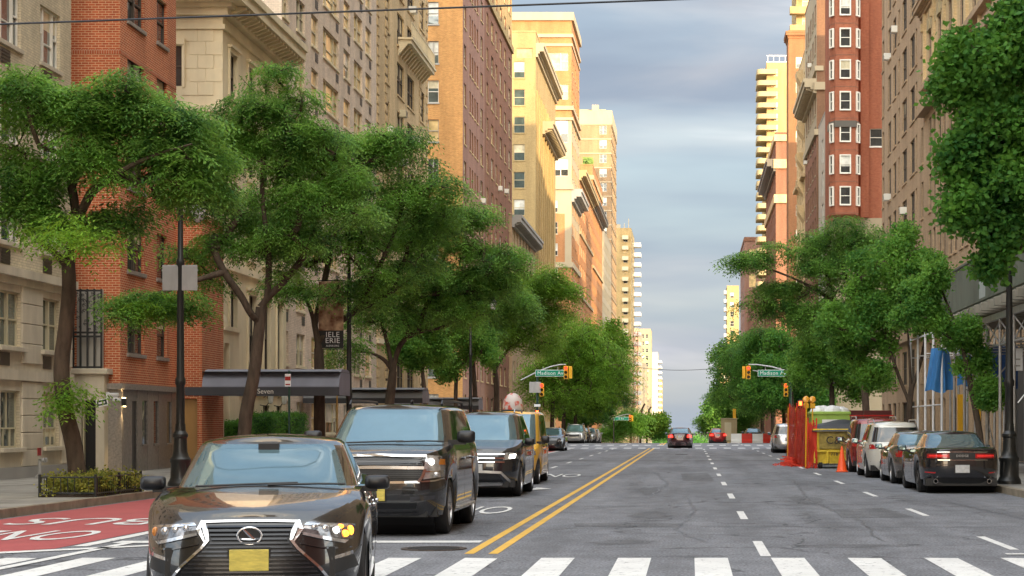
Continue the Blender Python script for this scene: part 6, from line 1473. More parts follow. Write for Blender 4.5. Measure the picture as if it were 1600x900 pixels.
for i, (Y, tx_, env, m, lb) in enumerate((
    (168, 1240, [(1240, 560, 45, 45), (1210, 590, 40, 35), (1260, 610, 40, 30)], LF_DK, 'dark tree around the right traffic signal arm'),
    (176, 1226, [(1200, 540, 45, 32), (1175, 570, 40, 40), (1215, 620, 40, 30)], LF_DK, 'dark dense tree left of the right traffic signal'),
    (200, 1208, [(1165, 545, 40, 22), (1145, 570, 34, 30), (1170, 620, 42, 34), (1150, 600, 40, 35)], LF_LOC, 'dark tree with ragged left outline against the sky'),
    (232, 1192, [(1140, 625, 30, 28), (1160, 650, 30, 22)], LF_DK, 'darker tree above the red and white barriers'),
    (300, 1166, [(1122, 648, 22, 18), (1140, 655, 22, 16)], LF_LOC, 'small distant tree near the vanishing point on the right'),
    (360, 1150, [(1108, 660, 16, 14), (1125, 665, 18, 14)], LF_SQ, 'last small tree before the vanishing point on the right'))):
    tree(lb, Y, [(tx_, VY + (1.6-road_z(Y)-.1)*F/Y), (tx_-2, VY - 2*F/Y), (tx_-8, VY - 4*F/Y)], .2, [], env, 4200 if Y < 250 else 1500, 'round' if i % 2 == 0 else 'locust', m, .18 if Y < 250 else .32, 50+i, K=2, group=FARR, cr=(1.3, .75), depth=1.1)
# wood at the very end of the street
rg = np.random.default_rng(4); cl = np.array([(rg.uniform(-60, 60), rg.uniform(960, 1040), -18+rg.uniform(2, 12), 5, 5, 4) for _ in range(120)])
V = leaf_quads(rg, cl, 3500, 'round', 1.3); tag(link('far_wood', np_mesh('far_wood', V, np.arange(len(V)).reshape(-1, 4), LF_DK)), 'dark line of park trees closing the far end of the street', 'wood', kind='stuff')
# ================================================================ STREET FURNITURE
IRON = M('lamp_post_paint', (.012, .014, .014), .38, var=.1, spec=.6); GREENP = M('post_green_paint', (.01, .045, .03), .45); SIGNG = M('sign_green', (.0, .26, .15), .45, var=0)
SIGNW = M('sign_white', (.80, .80, .80), .45, var=.03); SIGY = M('signal_yellow', (.80, .42, .02), .45, var=.1); SIGNBK = M('sign_back_metal', (.50, .50, .50), .42, .5, var=.12, scale=4)
RL = M('signal_red_lit', (1, .02, .01), .3, var=0, emit=1.9); ROFF = M('signal_lens_off', (.05, .03, .01), .25)
def street_lamp(x, y, side, label, h=9.2, arm=.62):
    t = empty('street_lamp', (x, y, .13), 0, label, 'street lamp', 'cast iron street lamps')
    MB().lathe([(.30, 0), (.30, .10), (.26, .16), (.235, .22), (.225, .55), (.25, .60), (.25, .66), (.20, .72), (.165, .85), (.15, 1.15), (.18, 1.19), (.18, 1.25), (.125, 1.33), (.115, 1.5)], 16).build('base', IRON, t, 28)
    fl = MB().lathe([(.105, 1.5), (.10, 2.4), (.125, 2.45), (.125, 2.55), (.095, 2.62), (.075, 5.2), (.10, 5.26), (.10, 5.36), (.07, 5.42), (.058, h-1.0)], 12)
    for k in range(8): a = k*math.pi/4; fl.tube([(.218*math.cos(a), .218*math.sin(a), .22), (.215*math.cos(a), .215*math.sin(a), .56)], .022, 5)
    fl.build('pole', IRON, t, 30)
    ck = MB(); pts = [(0, 0, h-1.0), (0, 0, h-.4)] + [(side*arm*(1-math.cos(a)), 0, h-.4+arm*math.sin(a)) for a in [math.pi*k/10 for k in range(1, 11)]] + [(side*2*arm, 0, h-.75)]
    ck.tube(pts, [.055]*2+[.045]*11, 8); ck.tube([(side*arm*(1+.48*math.cos(a)), 0, h-.35+arm*.48*math.sin(a)) for a in [math.pi*k/8 for k in range(0, 15)]], .018, 5)
    ck.build('crook', IRON, t, 60)
    MB().lathe([(.03, .28), (.07, .25), (.1, .12), (.17, .05), (.20, 0), (.19, -.03), (.05, -.03)], 14, (side*2*arm, 0, h-1.02)).build('lantern_cap', IRON, t, 40)
    MB().lathe([(.16, 0), (.185, -.08), (.17, -.2), (.12, -.32), (.05, -.4), (0, -.42)], 14, (side*2*arm, 0, h-1.06)).build('lantern_globe', M('globe', (.55, .56, .52), .15, var=0, ior=1.6) if 'globe' not in bpy.data.materials else bpy.data.materials['globe'], t, 60)
    return t
l1 = street_lamp(-12.1, 45.6, 1, 'black cast iron lamp post with two grey sign backs, nearest on the left pavement', 7.75, .21)
for x in (-.41, .05):
    sb = MB().bbox(x, x+.37, -.075, -.055, 4.66, 5.26, .006).build('sign_back', SIGNBK, l1)
MB().box(-.43, .43, -.05, -.03, 4.75, 4.79).box(-.43, .43, -.05, -.03, 5.12, 5.16).build('sign_bracket', MT['galv'], l1)
l2 = street_lamp(-12.0, 67.6, 1, 'black lamp post carrying a tall gallery banner, second on the left pavement', 8.6, .22)
street_lamp(-12.0, 105, 1, 'slim black lamp post between the two round lindens', 9.2)
l4 = street_lamp(7.85, 47.2, -1, 'massive black lamp post standing under the edge of the sidewalk shed', 9.4)
# banner
bn = empty('banner', (-12.1, 67.5, 4.3), 0, 'tall two part banner with orange picture above white lettering on black', 'banner')
bm1, BN, BL_, BP = newmat('banner_picture'); tcx = BN.new('ShaderNodeTexCoord'); nz = BN.new('ShaderNodeTexNoise'); nz.inputs['Scale'].default_value = 2.6; nz.inputs['Detail'].default_value = 6; BL_.new(tcx.outputs['Object'], nz.inputs['Vector'])
rp_ = BN.new('ShaderNodeValToRGB'); BL_.new(nz.outputs['Fac'], rp_.inputs[0]); rp_.color_ramp.elements[0].position = .38; rp_.color_ramp.elements[0].color = (.16, .05, .02, 1); rp_.color_ramp.elements[1].position = .62; rp_.color_ramp.elements[1].color = (.62, .42, .26, 1); BL_.new(rp_.outputs[0], BP.inputs['Base Color'])
MB().box(-.95, -.08, -.012, 0, .62, 2.35).build('picture_cloth', bm1, bn)
MB().box(-.95, -.08, -.012, 0, 0, .62).build('text_cloth', MT['black_paint'], bn)
MB().tube([(0, 0, 2.38), (-1.0, 0, 2.38)], .018, 6).tube([(0, 0, -.03), (-1.0, 0, -.03)], .018, 6).build('banner_arm', IRON, bn)
for tx_, sz, z, sp in (('IELE', .26, .47, 1.1), ('ERIE', .26, .26, 1.1), ('ALEXIS.ORG', .085, .08, 1.0)):
    link('lettering', text_mesh(tx_, sz, SIGNW, .002, sp), bn, loc=(-.46, -.016, z), rot=(R(90), 0, 0))
# parking regulation sign
ps = empty('parking_sign', (-12.0, 57.5, .13), 0, 'thin green post with small red and white parking plate before the long awning', 'sign')
MB().tube([(0, 0, 0), (0, 0, 3.1)], .035, 8).build('post', GREENP, ps, 50); MB().bbox(-.12, .06, -.06, -.045, 2.62, 3.0, .005).build('sign_plate', SIGNW, ps); MB().box(-.115, .055, -.065, -.06, 2.80, 2.92).box(-.1, .04, -.065, -.06, 2.66, 2.70).build('sign_print', MT['lamp_red'], ps)
# planter fence and its plants
tg = empty('tree_guard', (-12.42, 40.1, .13), 0, 'low black iron tree guard round the planted pit at the kerb', 'tree guard')
x0, x1, y0, y1 = -.60, .52, -1.65, 1.5
for (a, c) in (((x0, y0), (x1, y0)), ((x1, y0), (x1, y1)), ((x1, y1), (x0, y1)), ((x0, y1), (x0, y0))):
    for z in (.10, .42): MB().tube([(a[0], a[1], z), (c[0], c[1], z)], .018, 6).build('rail', IRON, tg)
    L_ = math.dist(a, c); n = int(L_/.13); g = MB()
    for i in range(1, n): t = i/n; xx, yy = lerp(a[0], c[0], t), lerp(a[1], c[1], t); g.box(xx-.007, xx+.007, yy-.007, yy+.007, .06, .42)
    g.build('bars', IRON, tg)
for xx in (x0, x1):
    for yy in (y0, (y0+y1)/2, y1): MB().bbox(xx-.025, xx+.025, yy-.025, yy+.025, 0, .48, .006).build('post', IRON, tg)
MB().box(x0, x1, y0, y1, 0, .06).build('soil', M('soil', (.045, .032, .022), .95), tg)
rg = np.random.default_rng(9); cl = np.array([(rg.uniform(x0+.1, x1+.05), rg.uniform(y0, y1+.05), .2+rg.uniform(0, .18), .16, .16, .13) for _ in range(60)])
V = leaf_quads(rg, cl, 1500, 'round', .06); pb_ = link('planting', np_mesh('planting', V, np.arange(len(V)).reshape(-1, 4), leafmat('leaf_variegated', (.06, .11, .02), (.42, .42, .08))), None, loc=tg.location)
tag(pb_, 'yellow green low shrubs filling the fenced tree pit', 'shrubs', kind='stuff')
# siamese standpipe on the stone base
sp1 = empty('standpipe', (-18.0, 53.15, .13), R(90), 'twin fire standpipe with a small red plate on the grey stone base', 'standpipe')
MB().tube([(0, .1, .0), (0, 0, .1), (0, 0, .5)], .05, 8).tube([(-.09, -.12, .5), (0, 0, .5), (.09, -.12, .5)], .05, 8).lathe([(.07, 0), (.07, -.05)], 10, (-.09, -.12, .5), axis='y').lathe([(.07, 0), (.07, -.05)], 10, (.09, -.12, .5), axis='y').build('twin_inlet', MT['galv'], sp1, 40)
MB().bbox(-.13, .13, .0, .02, .62, .84, .004).build('red_plate', MT['lamp_red'], sp1)
cm = empty('security_camera', (-17.3, 57.1, 2.42), 0, 'white twin security camera on the entry bay beside the brick corner', 'camera')
MB().bbox(0, .34, -.16, -.04, .03, .13, .02).bbox(.18, .4, -.2, -.06, -.12, -.02, .02).build('housing', SIGNW, cm); MB().box(-.05, .03, -.05, .02, -.02, .16).box(.02, .3, -.1, -.07, -.03, .04).build('bracket', SIGNW, cm)
MB().lathe([(0, -.005), (.03, -.005), (.035, .01)], 10, (.29, -.2, -.07), axis='y').build('camera_lens', MT['black_paint'], cm)
sg_ = empty('blade_sign', (-17.55, 56.9, 2.28), 0, 'small tilted green and white sign hanging before the black door', 'sign'); sg_.rotation_euler = (0, R(-12), 0)
MB().bbox(-.05, .30, -.02, .02, -.16, .06, .005).build('board', SIGNW, sg_); MB().box(-.02, .27, -.024, -.02, -.12, .03).build('board_face', GREENP, sg_); MB().box(.02, .22, -.028, -.024, -.08, -.02).build('board_print', SIGNW, sg_)
# awnings
def awning(label, y, w_, x0, x1, z0, z1, mat, txt=None):
    t = empty('awning', ((x0+x1)/2, y, .13), 0, label, 'awning', 'entrance awnings over the left pavement'); cx, cy, cz = (x0+x1)/2, y, .13
    h = z1-z0; prof = [(-w_/2, z0), (-w_/2, z0+.35*h), (-w_/2*.93, z0+.62*h), (-w_/2*.62, z1-.04), (-w_/2*.3, z1), (w_/2*.3, z1), (w_/2*.62, z1-.04), (w_/2*.93, z0+.62*h), (w_/2, z0+.35*h), (w_/2, z0)]
    X0, X1 = x0-cx, x1-cx; m = MB()
    for a, b in zip(prof[:-1], prof[1:]):
        nseg = 5
        for k in range(nseg):
            xa, xb = lerp(X0, X1, k/nseg), lerp(X0, X1, (k+1)/nseg); m.quad((xa, a[0], a[1]-cz), (xb, a[0], a[1]-cz), (xb, b[0], b[1]-cz), (xa, b[0], b[1]-cz))
    m.build('canopy', mat, t)
    MB().add([(X1, p[0], p[1]-cz) for p in prof], [tuple(range(len(prof)))]).build('end_panel', mat, t)
    v = MB(); v.box(X0, X1+.01, -w_/2-.014, -w_/2-.006, z0-cz-.02, z0-cz+.30*h); v.build('valance', MT['canvas_dark'], t)
    for s_ in (-1, 1): MB().tube([(X1-.08, s_*(w_/2-.06), 0), (X1-.08, s_*(w_/2-.06), z0-cz+.1)], .03, 8).build('pole', M('brass', (.45, .3, .1), .3, 1) if 'brass' not in bpy.data.materials else bpy.data.materials['brass'], t, 50)
    MB().box(X0, X1, -w_/2, w_/2, z1-cz-.12, z1-cz-.1).build('frame', MT['dark_metal'], t)
    if txt: link('lettering', text_mesh(txt, .24, MT['gold_print'], .001), t, loc=(.12, -w_/2-.018, z0-cz+.12), rot=(R(90), 0, 0))
    return t
MT['canvas_grey'] = M('canvas_grey', (.24, .26, .32), .8, var=.1, scale=1.5); MT['canvas_dark'] = M('canvas_dark', (.06, .062, .07), .85, var=.1); MT['gold_print'] = M('gold_print', (.7, .68, .6), .5, var=0)
aw = awning('long dark grey awning lettered Seven reaching from the brick wing to the kerb', 66.6, 2.4, -17.2, -11.95, 2.62, 3.52, MT['canvas_grey'], 'Seven')
awning('plain grey awning behind the third locust, second along the left pavement', 88, 2.4, -17.5, -12.1, 2.6, 3.3, M('canvas_pale', (.25, .26, .28), .8))
awning('far small grey awning past the lindens', 112, 2.4, -17.5, -12.2, 2.5, 3.2, bpy.data.materials['canvas_pale'])
# hedges
def hedge(x, y, sx, sy, h, label, seed):
    t = empty('hedge', (x, y, .13), 0, label, 'hedge', 'clipped hedges along the mansion'); rg = np.random.default_rng(seed)
    MB().bbox(-sx/2-.05, sx/2+.05, -sy/2-.05, sy/2+.05, 0, .55, .02).build('planter', MT['granite_mat'], t)
    MB().bbox(-sx/2+.07, sx/2-.07, -sy/2+.07, sy/2-.07, .5, h-.07, .08).build('inner_twigs', MT['hedge'], t)
    n = 2600; p = rg.uniform(-1, 1, (n, 3)); a = rg.integers(0, 3, n); p[np.arange(n), a] = np.sign(p[np.arange(n), a]); p = p*np.array([sx/2, sy/2, (h-.5)/2])*.97+np.array([0, 0, (h+.5)/2])
    cl = np.concatenate([p, np.full((n, 3), .02)], 1); V = leaf_quads(rg, cl, n, 'round', .055); link('foliage', np_mesh('foliage', V, np.arange(len(V)).reshape(-1, 4), LF_DK), t)
hedge(-16.45, 69.9, .8, 1.2, 1.55, 'short clipped hedge left of the leaning trunk', 1); hedge(-16.4, 74.3, .9, 2.2, 1.85, 'clipped hedge right of the leaning trunk', 2); hedge(-16.4, 78.3, .9, 3.4, 1.9, 'long clipped hedge by the green sign post', 3)
# lantern pair on the mansion
for y, lb in ((76.8, 'left one of two scrolled iron lanterns by the mansion door'), (79.4, 'right one of two scrolled iron lanterns by the mansion door')):
    t = empty('wall_lantern', (-17.2, y, 2.7), 0, lb, 'lantern')
    MB().tube([(0, 0, -.3), (.25, 0, -.35), (.4, 0, -.15), (.3, 0, .1), (.15, 0, 0)], .02, 6).build('scroll', IRON, t, 60); MB().lathe([(.03, .3), (.12, .2), (.14, .18), (.09, -.12), (.02, -.16)], 6, (.42, 0, -.1)).build('lantern_body', bpy.data.materials['globe'], t)
# ---- traffic signals
def head(par, x, y, z, lit=0, rz=0, hh=1.05, nm='signal_head'):
    o = link(nm, None, par); bpy.data.objects.remove(o)
    g = MB(); w_ = .17
    for i in range(3): g.bbox(-w_, w_, -.12, .12, -hh/3*(i+1)+.01, -hh/3*i-.01, .02)
    h = g.build(nm, SIGY, par, loc=(x, y, z), rz=rz)
    for i in range(3):
        zc = -hh/3*(i+.5); MB().lathe([(0, -.135), (.115, -.135), (.125, -.12)], 14, (0, 0, zc), axis='y').build('lens', RL if i == lit else ROFF, h)
        v = MB(); v.grid(lambda u, vv: (.135*math.cos(math.pi*(-.15+1.3*u)), -.12-.2*vv, zc+.135*math.sin(math.pi*(-.15+1.3*u))), 10, 1); v.build('visor', SIGY, h)
    return h
def signal(X, Y, side, L_, label, arm_z=6.1, sign=None, sw=2.35, low=True, far=False):
    z0 = road_z(Y)+.13; t = empty('traffic_signal', (X, Y, z0), 0, label, 'traffic signal', 'mast arm traffic signals')
    MB().lathe([(.22, 0), (.22, .5), (.12, .7), (.10, 2), (.085, 5.7)], 12).build('pole', GREENP if not far else IRON, t, 40)
    tip = side*L_
    MB().tube([(-side*1.3, 0, 5.0), (0, 0, 5.65), (tip*.45, 0, arm_z-.05), (tip*.8, 0, arm_z+.12), (tip, 0, arm_z+.12)], [.05, .06, .055, .045, .04], 8).tube([(0, 0, 5.4), (tip*.9, 0, 5.75)], .03, 6).build('mast_arm', MT['galv'], t, 60)
    head(t, tip, 0, arm_z+.02); h2 = head(t, tip+side*-.0, .25, arm_z+.02, 3, R(180))
    g = MB(); g.bbox(-.12, .12, -.17, .17, -.97, -.02, .02); g.build('side_head', SIGY, t, loc=(tip+side*.36, .05, arm_z))
    if low: head(t, side*.35, 0, 4.75)
    if sign:
        xc = tip*.5 - side*.1 if side > 0 else tip*.42
        zs = 5.28
        MB().bbox(xc-sw/2, xc+sw/2, -.10, -.075, zs, zs+.52, .006).build('street_sign', SIGNW, t)
        MB().bbox(xc-sw/2+.035, xc+sw/2-.035, -.106, -.10, zs+.035, zs+.485, .003).build('sign_face', SIGNG, t)
        link('sign_lettering', text_mesh(sign, .40 if len(sign) > 5 else .42, SIGNW, .001, 1.08), t, loc=(xc, -.112, zs+.255), rot=(R(90), 0, 0))
        MB().box(xc-.6, xc-.56, -.08, -.04, zs+.4, zs+.75).box(xc+.56, xc+.6, -.08, -.04, zs+.4, zs+.75).build('sign_hanger', MT['galv'], t)
    return t
s_l = signal(-12.0, 151, 1, 2.25, 'traffic signal with the green Madison Av sign on the left side of the crossing', sign='Madison Av')
MB().bbox(-.62, .28, -.16, -.14, 4.0, 4.85, .005).build('sign_back', SIGNBK, s_l); MB().bbox(-.25, .25, -.16, -.14, 2.9, 3.1, .004).build('one_way_sign', SIGNW, s_l)
pd_ = MB().bbox(-.2, .2, -.15, .15, 2.25, 2.7, .02).build('walk_signal', MT['black_paint'], s_l); MB().box(-.1, .1, -.16, -.15, 2.3, 2.6).build('hand_symbol', M('hand_lit', (1, .10, .02), var=0, emit=2.5), pd_)
s_r = signal(7.9, 151, -1, 3.3, 'traffic signal with the green Madison Av sign on the right side of the crossing', sign='Madison Av')
signal(-12.0, 302, 1, 2.6, 'distant traffic signal with small green 5 Av sign over the left lanes', sign='5 Av', low=False, far=True)
signal(7.9, 302, -1, 3.0, 'distant traffic signal hanging left of the dark right hand trees', sign=None, low=False, far=True)
for x, y, lb in ((-12.6, 134, 'red walk signal on a short post before the left crossing corner'), (7.7, 134, 'red walk signal on a short post before the right crossing corner')):
    t = empty('walk_signal', (x, y, .13), 0, lb, 'signal'); MB().lathe([(.1, 0), (.06, .2), (.05, 3.3)], 8).build('post', GREENP, t); a = MB().bbox(-.2, .2, -.16, .12, 2.75, 3.2, .02).build('housing', MT['black_paint'], t); MB().box(-.11, .11, -.17, -.16, 2.82, 3.12).build('hand_symbol', bpy.data.materials['hand_lit'], a)
# ---- wires
def wire(label, a, b, sag, r, name='overhead_wire'):
    n = 24; A, B = Vector(a), Vector(b); c = (A+B)/2
    pts = [A.lerp(B, i/n)-Vector((0, 0, sag*4*(i/n)*(1-i/n))) - c for i in range(n+1)]
    tag(MB().tube(pts, r, 6).build(name, MT['black_paint'], None, 60, loc=c), label, 'wire')
wire('black cable crossing the street high in front of the beige and red brick blocks', (-18.3, 20.6, 5.5), (13.1, 20.6, 6.65), .0, .011)
wire('thin cable sagging across the far sky between the tree rows', (-12, 205, 9.2), (9, 205, 8.9), 1.6, .03)
# ---- right side works: skip, bin, netting, cone, lamps
sk = empty('skip', (5.55, 71.8, 0), 0, 'battered yellow skip lettered C&M under a black tarp behind the orange cone', 'skip')
YS_ = M('skip_yellow', (.62, .44, .03), .6, var=.35, scale=3, stain=(1, 1, 1), bump=.2); BLK = MT['plastic_black']
def frustum(mb, x0, x1, y0, y1, z0, z1, t): mb.add([(x0+t, y0+t, z0), (x1-t, y0+t, z0), (x1-t, y1-t, z0), (x0+t, y1-t, z0), (x0, y0, z1), (x1, y0, z1), (x1, y1, z1), (x0, y1, z1)], [(0, 3, 2, 1), (4, 5, 6, 7), (0, 1, 5, 4), (1, 2, 6, 5), (2, 3, 7, 6), (3, 0, 4, 7)])
m = MB(); frustum(m, -1.0, 1.0, -1.3, 1.3, .18, 1.42, .10); m.build('body', YS_, sk)
for x in (-.97, -.5, 0, .5, .94): MB().bbox(x-.035, x+.035, -1.36, -1.22, .2, .62, .01).build('rib', YS_, sk)
for y in (-1.2, -.6, 0, .6, 1.2): MB().bbox(-1.06, -.93, y-.04, y+.04, .2, 1.4, .01).build('rib', YS_, sk)
MB().bbox(-1.06, 1.06, -1.37, -1.28, 1.36, 1.46, .02).bbox(-1.06, 1.06, -1.33, -1.22, .60, .68, .01).bbox(-1.08, -.98, -1.28, 1.3, 1.36, 1.46, .02).build('rim', YS_, sk)
MB().bbox(-.80, 1.0, -1.325, -1.29, .72, 1.33, .01).build('end_panel', M('skip_panel', (.27, .20, .04), .6, var=.5, scale=5, stain=(1, 1, 1)), sk)
link('lettering', text_mesh('C&M', .40, BLK, .003, 1.1), sk, loc=(-.12, -1.34, 1.03), rot=(R(90), 0, 0)); link('lettering', text_mesh('718', .17, BLK, .003, 1.1), sk, loc=(-.25, -1.30, .52), rot=(R(84), 0, 0))
for x in (-.75, .2): MB().lathe([(.14, -.07), (.14, .07)], 12, (x, -1.1, .14), axis='x').build('castor', MT['rubber'], sk)
t_ = MB(); t_.grid(lambda u, v: (-1.12+2.24*u, -1.42+2.8*v, 1.44+.34*math.sin(math.pi*min(1, max(0, u)))**.7*math.sin(math.pi*v)**.4+.05*math.sin(9*u+4*v)*math.sin(math.pi*u)*math.sin(math.pi*v)-(.08 if v in (0, 1) or u in (0, 1) else 0)), 16, 14); t_.build('tarp', M('black_tarp', (.03, .03, .033), .5, bump=.3, bscale=5), sk, 60)
gb_ = empty('waste_container', (5.65, 78.0, 0), 0, 'lime green waste container lettered United and heaped with white bags', 'container')
m = MB(); frustum(m, -.78, .78, -.9, .9, .2, 2.05, .07); m.build('body', M('lime_green', (.30, .46, .08), .5, var=.15), gb_)
MB().bbox(-.82, .82, -.95, .95, 2.0, 2.14, .03).build('rim', bpy.data.materials['lime_green'], gb_); MB().bbox(-.34, .36, -.90, -.87, 1.35, 1.82, .004).build('label_plate', SIGNW, gb_)
link('lettering', text_mesh('United', .19, MT['black_paint'], .001), gb_, loc=(.01, -.905, 1.57), rot=(R(90), 0, 0)); link('lettering_line', text_mesh('-----', .1, MT['black_paint'], .001), gb_, loc=(.01, -.905, 1.44), rot=(R(90), 0, 0)) if False else None
for x, y, r_ in ((-.45, -.4, .33), (.1, -.45, .36), (.5, -.2, .3), (-.2, .3, .36), (.35, .45, .33)): MB().grid(lambda u, v: (x+r_*math.sin(math.pi*v)*math.cos(6.283*u)*(1+.12*math.sin(11*u+5*v)), y+r_*math.sin(math.pi*v)*math.sin(6.283*u), 2.12-r_*.7*math.cos(math.pi*v)+.03*math.sin(19*u)), 14, 8).build('bag', SIGNW, gb_, 60)
for x in (-.55, .55): MB().lathe([(.12, -.06), (.12, .06)], 10, (x, -.7, .12), axis='x').build('castor', MT['rubber'], gb_)
NETM = M('netting_red', (.62, .045, .02), .55, var=.25, scale=6, stain=(1, 1, .3)); P_ = NETM.node_tree.nodes['Principled BSDF']
def net_fence(label, pts, h, seed, dens=.030):
    r3 = random.Random(seed); t = empty('netting_fence', (pts[0][0], pts[0][1], 0), 0, label, 'netting', 'red safety netting round the skip'); ox, oy = pts[0]
    for (x, y) in pts: MB().tube([(x-ox, y-oy, 0), (x-ox+.03, y-oy, h+.1)], .03, 6).build('post', SIGY if r3.random() < .3 else NETM, t)
    for (a, b) in zip(pts[:-1], pts[1:]):
        L_ = math.dist(a, b); nx, ny = -(b[1]-a[1])/L_, (b[0]-a[0])/L_; g = MB(); u = 0
        while u < L_:
            w_ = r3.uniform(.015, .06); z1 = h*r3.uniform(.86, 1.02); o = r3.uniform(-.07, .07); prev = None
            for k in range(7):
                z = z1*(1-k/6)+.02; q = u + .05*math.sin(2.2*z+u*7)+r3.uniform(-.015, .015) - (.15*r3.random() if k == 6 else 0); oo = o+.06*math.sin(3*z+9*u)
                p = (a[0]-ox+(b[0]-a[0])*q/L_+nx*oo, a[1]-oy+(b[1]-a[1])*q/L_+ny*oo, z); p2 = (p[0]+(b[0]-a[0])/L_*w_, p[1]+(b[1]-a[1])/L_*w_, z)
                if prev: g.quad(prev[0], prev[1], p2, p)
                prev = (p, p2)
            u += dens*r3.uniform(.5, 1.4)
        z = .1
        while z < h*.95:
            prev = None
            for k in range(13):
                q = L_*k/12; oo = .05*math.sin(5*q+z*3); zz = z+.05*math.sin(4*q+seed)-.03*math.sin(9*q); p = (a[0]-ox+(b[0]-a[0])*q/L_+nx*oo, a[1]-oy+(b[1]-a[1])*q/L_+ny*oo, zz)
                if prev: g.quad(prev, p, (p[0], p[1], p[2]+.02), (prev[0], prev[1], prev[2]+.02))
                prev = p
            z += .085
        g.build('netting', NETM, t)
    return t
net_fence('crumpled red safety netting in front of the skip on the road side', [(4.28, 71.0), (4.36, 72.6), (4.1, 74.2), (3.92, 76.0)], 2.35, 3)
net_fence('red safety netting on the far side, around the green container', [(3.9, 76.6), (4.4, 80.5), (5.0, 84)], 2.2, 4, .04)
net_fence('short end panel of red safety netting next to the skip corner', [(4.30, 70.4), (4.62, 70.5)], 1.75, 6, .03)
heap = MB(); r3 = random.Random(2)
for i in range(240): a, d = r3.uniform(0, 6.28), abs(r3.gauss(0, .45)); x, y, z = 3.95+math.cos(a)*d*.6, 74.5+math.sin(a)*d*2.2, max(0.02, .35-d*.5)*r3.random(); b = r3.uniform(0, 3.14); l = r3.uniform(.1, .35); heap.quad((x, y, z), (x+l*math.cos(b), y+l*math.sin(b), z+.04), (x+l*math.cos(b), y+l*math.sin(b), z+.08), (x, y, z+.035))
tag(heap.build('fallen_netting', NETM), 'loose heap of red netting lying on the road at the fence foot', 'netting', kind='stuff')
for x, y, lb in ((4.45, 73.5, 'left one of two round amber warning lamps above the netting'), (4.72, 73.9, 'right one of two round amber warning lamps above the netting')):
    t = empty('warning_lamp', (x, y, 2.35), 0, lb, 'warning lamp', 'amber warning lamps'); MB().lathe([(0, -.09), (.1, -.085), (.14, -.03), (.14, .03), (.1, .085), (0, .09)], 16, (0, 0, .22), axis='y').build('lens', M('amber_lens', (.85, .38, .02), .3, var=0, coat=1) if 'amber_lens' not in bpy.data.materials else bpy.data.materials['amber_lens'], t, 40)
    MB().bbox(-.1, .1, -.07, .07, -.12, .08, .02).build('battery_box', SIGY, t); MB().box(-.025, .025, -.025, .025, -2.35, -.12).build('stake', SIGY, t)
cn = empty('traffic_cone', (5.16, 65.2, .004), 0, 'tall plain orange traffic cone standing in front of the skip', 'cone')
MB().lathe([(.19, .03), (.17, .06), (.03, .86), (.02, .88), (0, .88)], 20).build('cone', M('cone_orange', (.90, .10, .015), .5, var=.08), cn, 40); MB().bbox(-.2, .2, -.2, .2, 0, .035, .01).build('foot', M('cone_foot', (.7, .08, .015), .6), cn)
br_ = empty('hoarding', (7.6, 83, .13), 0, 'dark red plywood hoarding behind the parked red SUV', 'hoarding')
for k in range(2): MB().bbox(-.7+1.22*k-.6, -.7+1.22*k+.6, -.02, .02, 0, 2.1, .005).build('plywood_panel', M('hoarding_red', (.12, .022, .018), .7, var=.3) if k == 0 else bpy.data.materials['hoarding_red'], br_)
for k in range(4):
    t = empty('road_barrier', (4.25+1.0*k*.98, 176, road_z(176)), 0, ('leftmost white plastic barrier block across the far right lane', 'second plastic barrier block, red, from the left end', 'third plastic barrier block, white, from the left end', 'rightmost red plastic barrier block beside the kerb')[k], 'barrier', 'red and white plastic barriers')
    m = MB(); m.prism([(-.25, 0), (.25, 0), (.25, .2), (.12, .35), (.1, .85), (-.1, .85), (-.12, .35), (-.25, .2)], 'x', -.48, .48); m.build('block', SIGNW if k % 2 == 0 else M('barrier_red', (.65, .03, .015), .5) if k == 1 else bpy.data.materials['barrier_red'], t); MB().bbox(-.5, .5, -.02, .02, .3, .4, .01).build('coupling', MT['galv'], t)
t = empty('site_cabin', (3.75, 184, road_z(184)), 0, 'pale beige site box standing behind the barriers near the crest', 'cabin'); MB().bbox(-.75, .75, -1, 1, .15, 2.3, .03).build('body', MT['cream_stone'], t); MB().box(-.8, .8, -1.04, 1.04, 2.3, 2.4).build('lid', MT['pale_stone'], t); MB().box(-.45, .2, -1.03, -1.0, .3, 2.0).build('door', MT['frame_tan'], t); MB().box(.35, .65, -.6, -.3, 2.4, 3.3).build('vent_stack', SIGY, t)
# ---- sidewalk shed
sh = empty('sidewalk_shed', (10.9, 56, .13), 0, 'sidewalk shed of grey green plywood parapet on steel pipe scaffolding', 'scaffold'); O = Vector((10.9, 56, .13))
PLY = M('plywood_grey_green', (.13, .15, .115), .75, var=.22, scale=1.2); PLYW = M('plywood_white', (.42, .46, .44), .7, var=.1); WOODB = M('timber_beam', (.28, .26, .21), .8, var=.2, scale=3)
def sadd(mb, name, mat, smooth=None):
    return link(name, mb.mesh(name, mat, smooth), sh, loc=-O)
pm_ = [MB().bbox(-.02, .02, -.595, .595, 0, 1.28, .006).mesh('plywood_panel', m) for m in (PLY, PLYW)]
y = 44.6; k = 0
while y < 66.4:
    link('plywood_panel', pm_[1 if k == 10 else 0], sh, loc=Vector((8.72+rnd.uniform(-.006, .006), y+.6, 5.38))-O); y += 1.2; k += 1
for z in (5.30, 6.64): sadd(MB().box(8.66, 8.80, 44.5, 66.5, z, z+.07), 'parapet_rail', PLY)
for k in range(4): link('plywood_panel', pm_[0], sh, loc=Vector((9.35+1.2*k, 66.45, 5.38))-O, rz=R(90))
sadd(MB().box(8.6, 13.1, 44.5, 66.4, 5.12, 5.2), 'deck', WOODB)
yy = 45.2
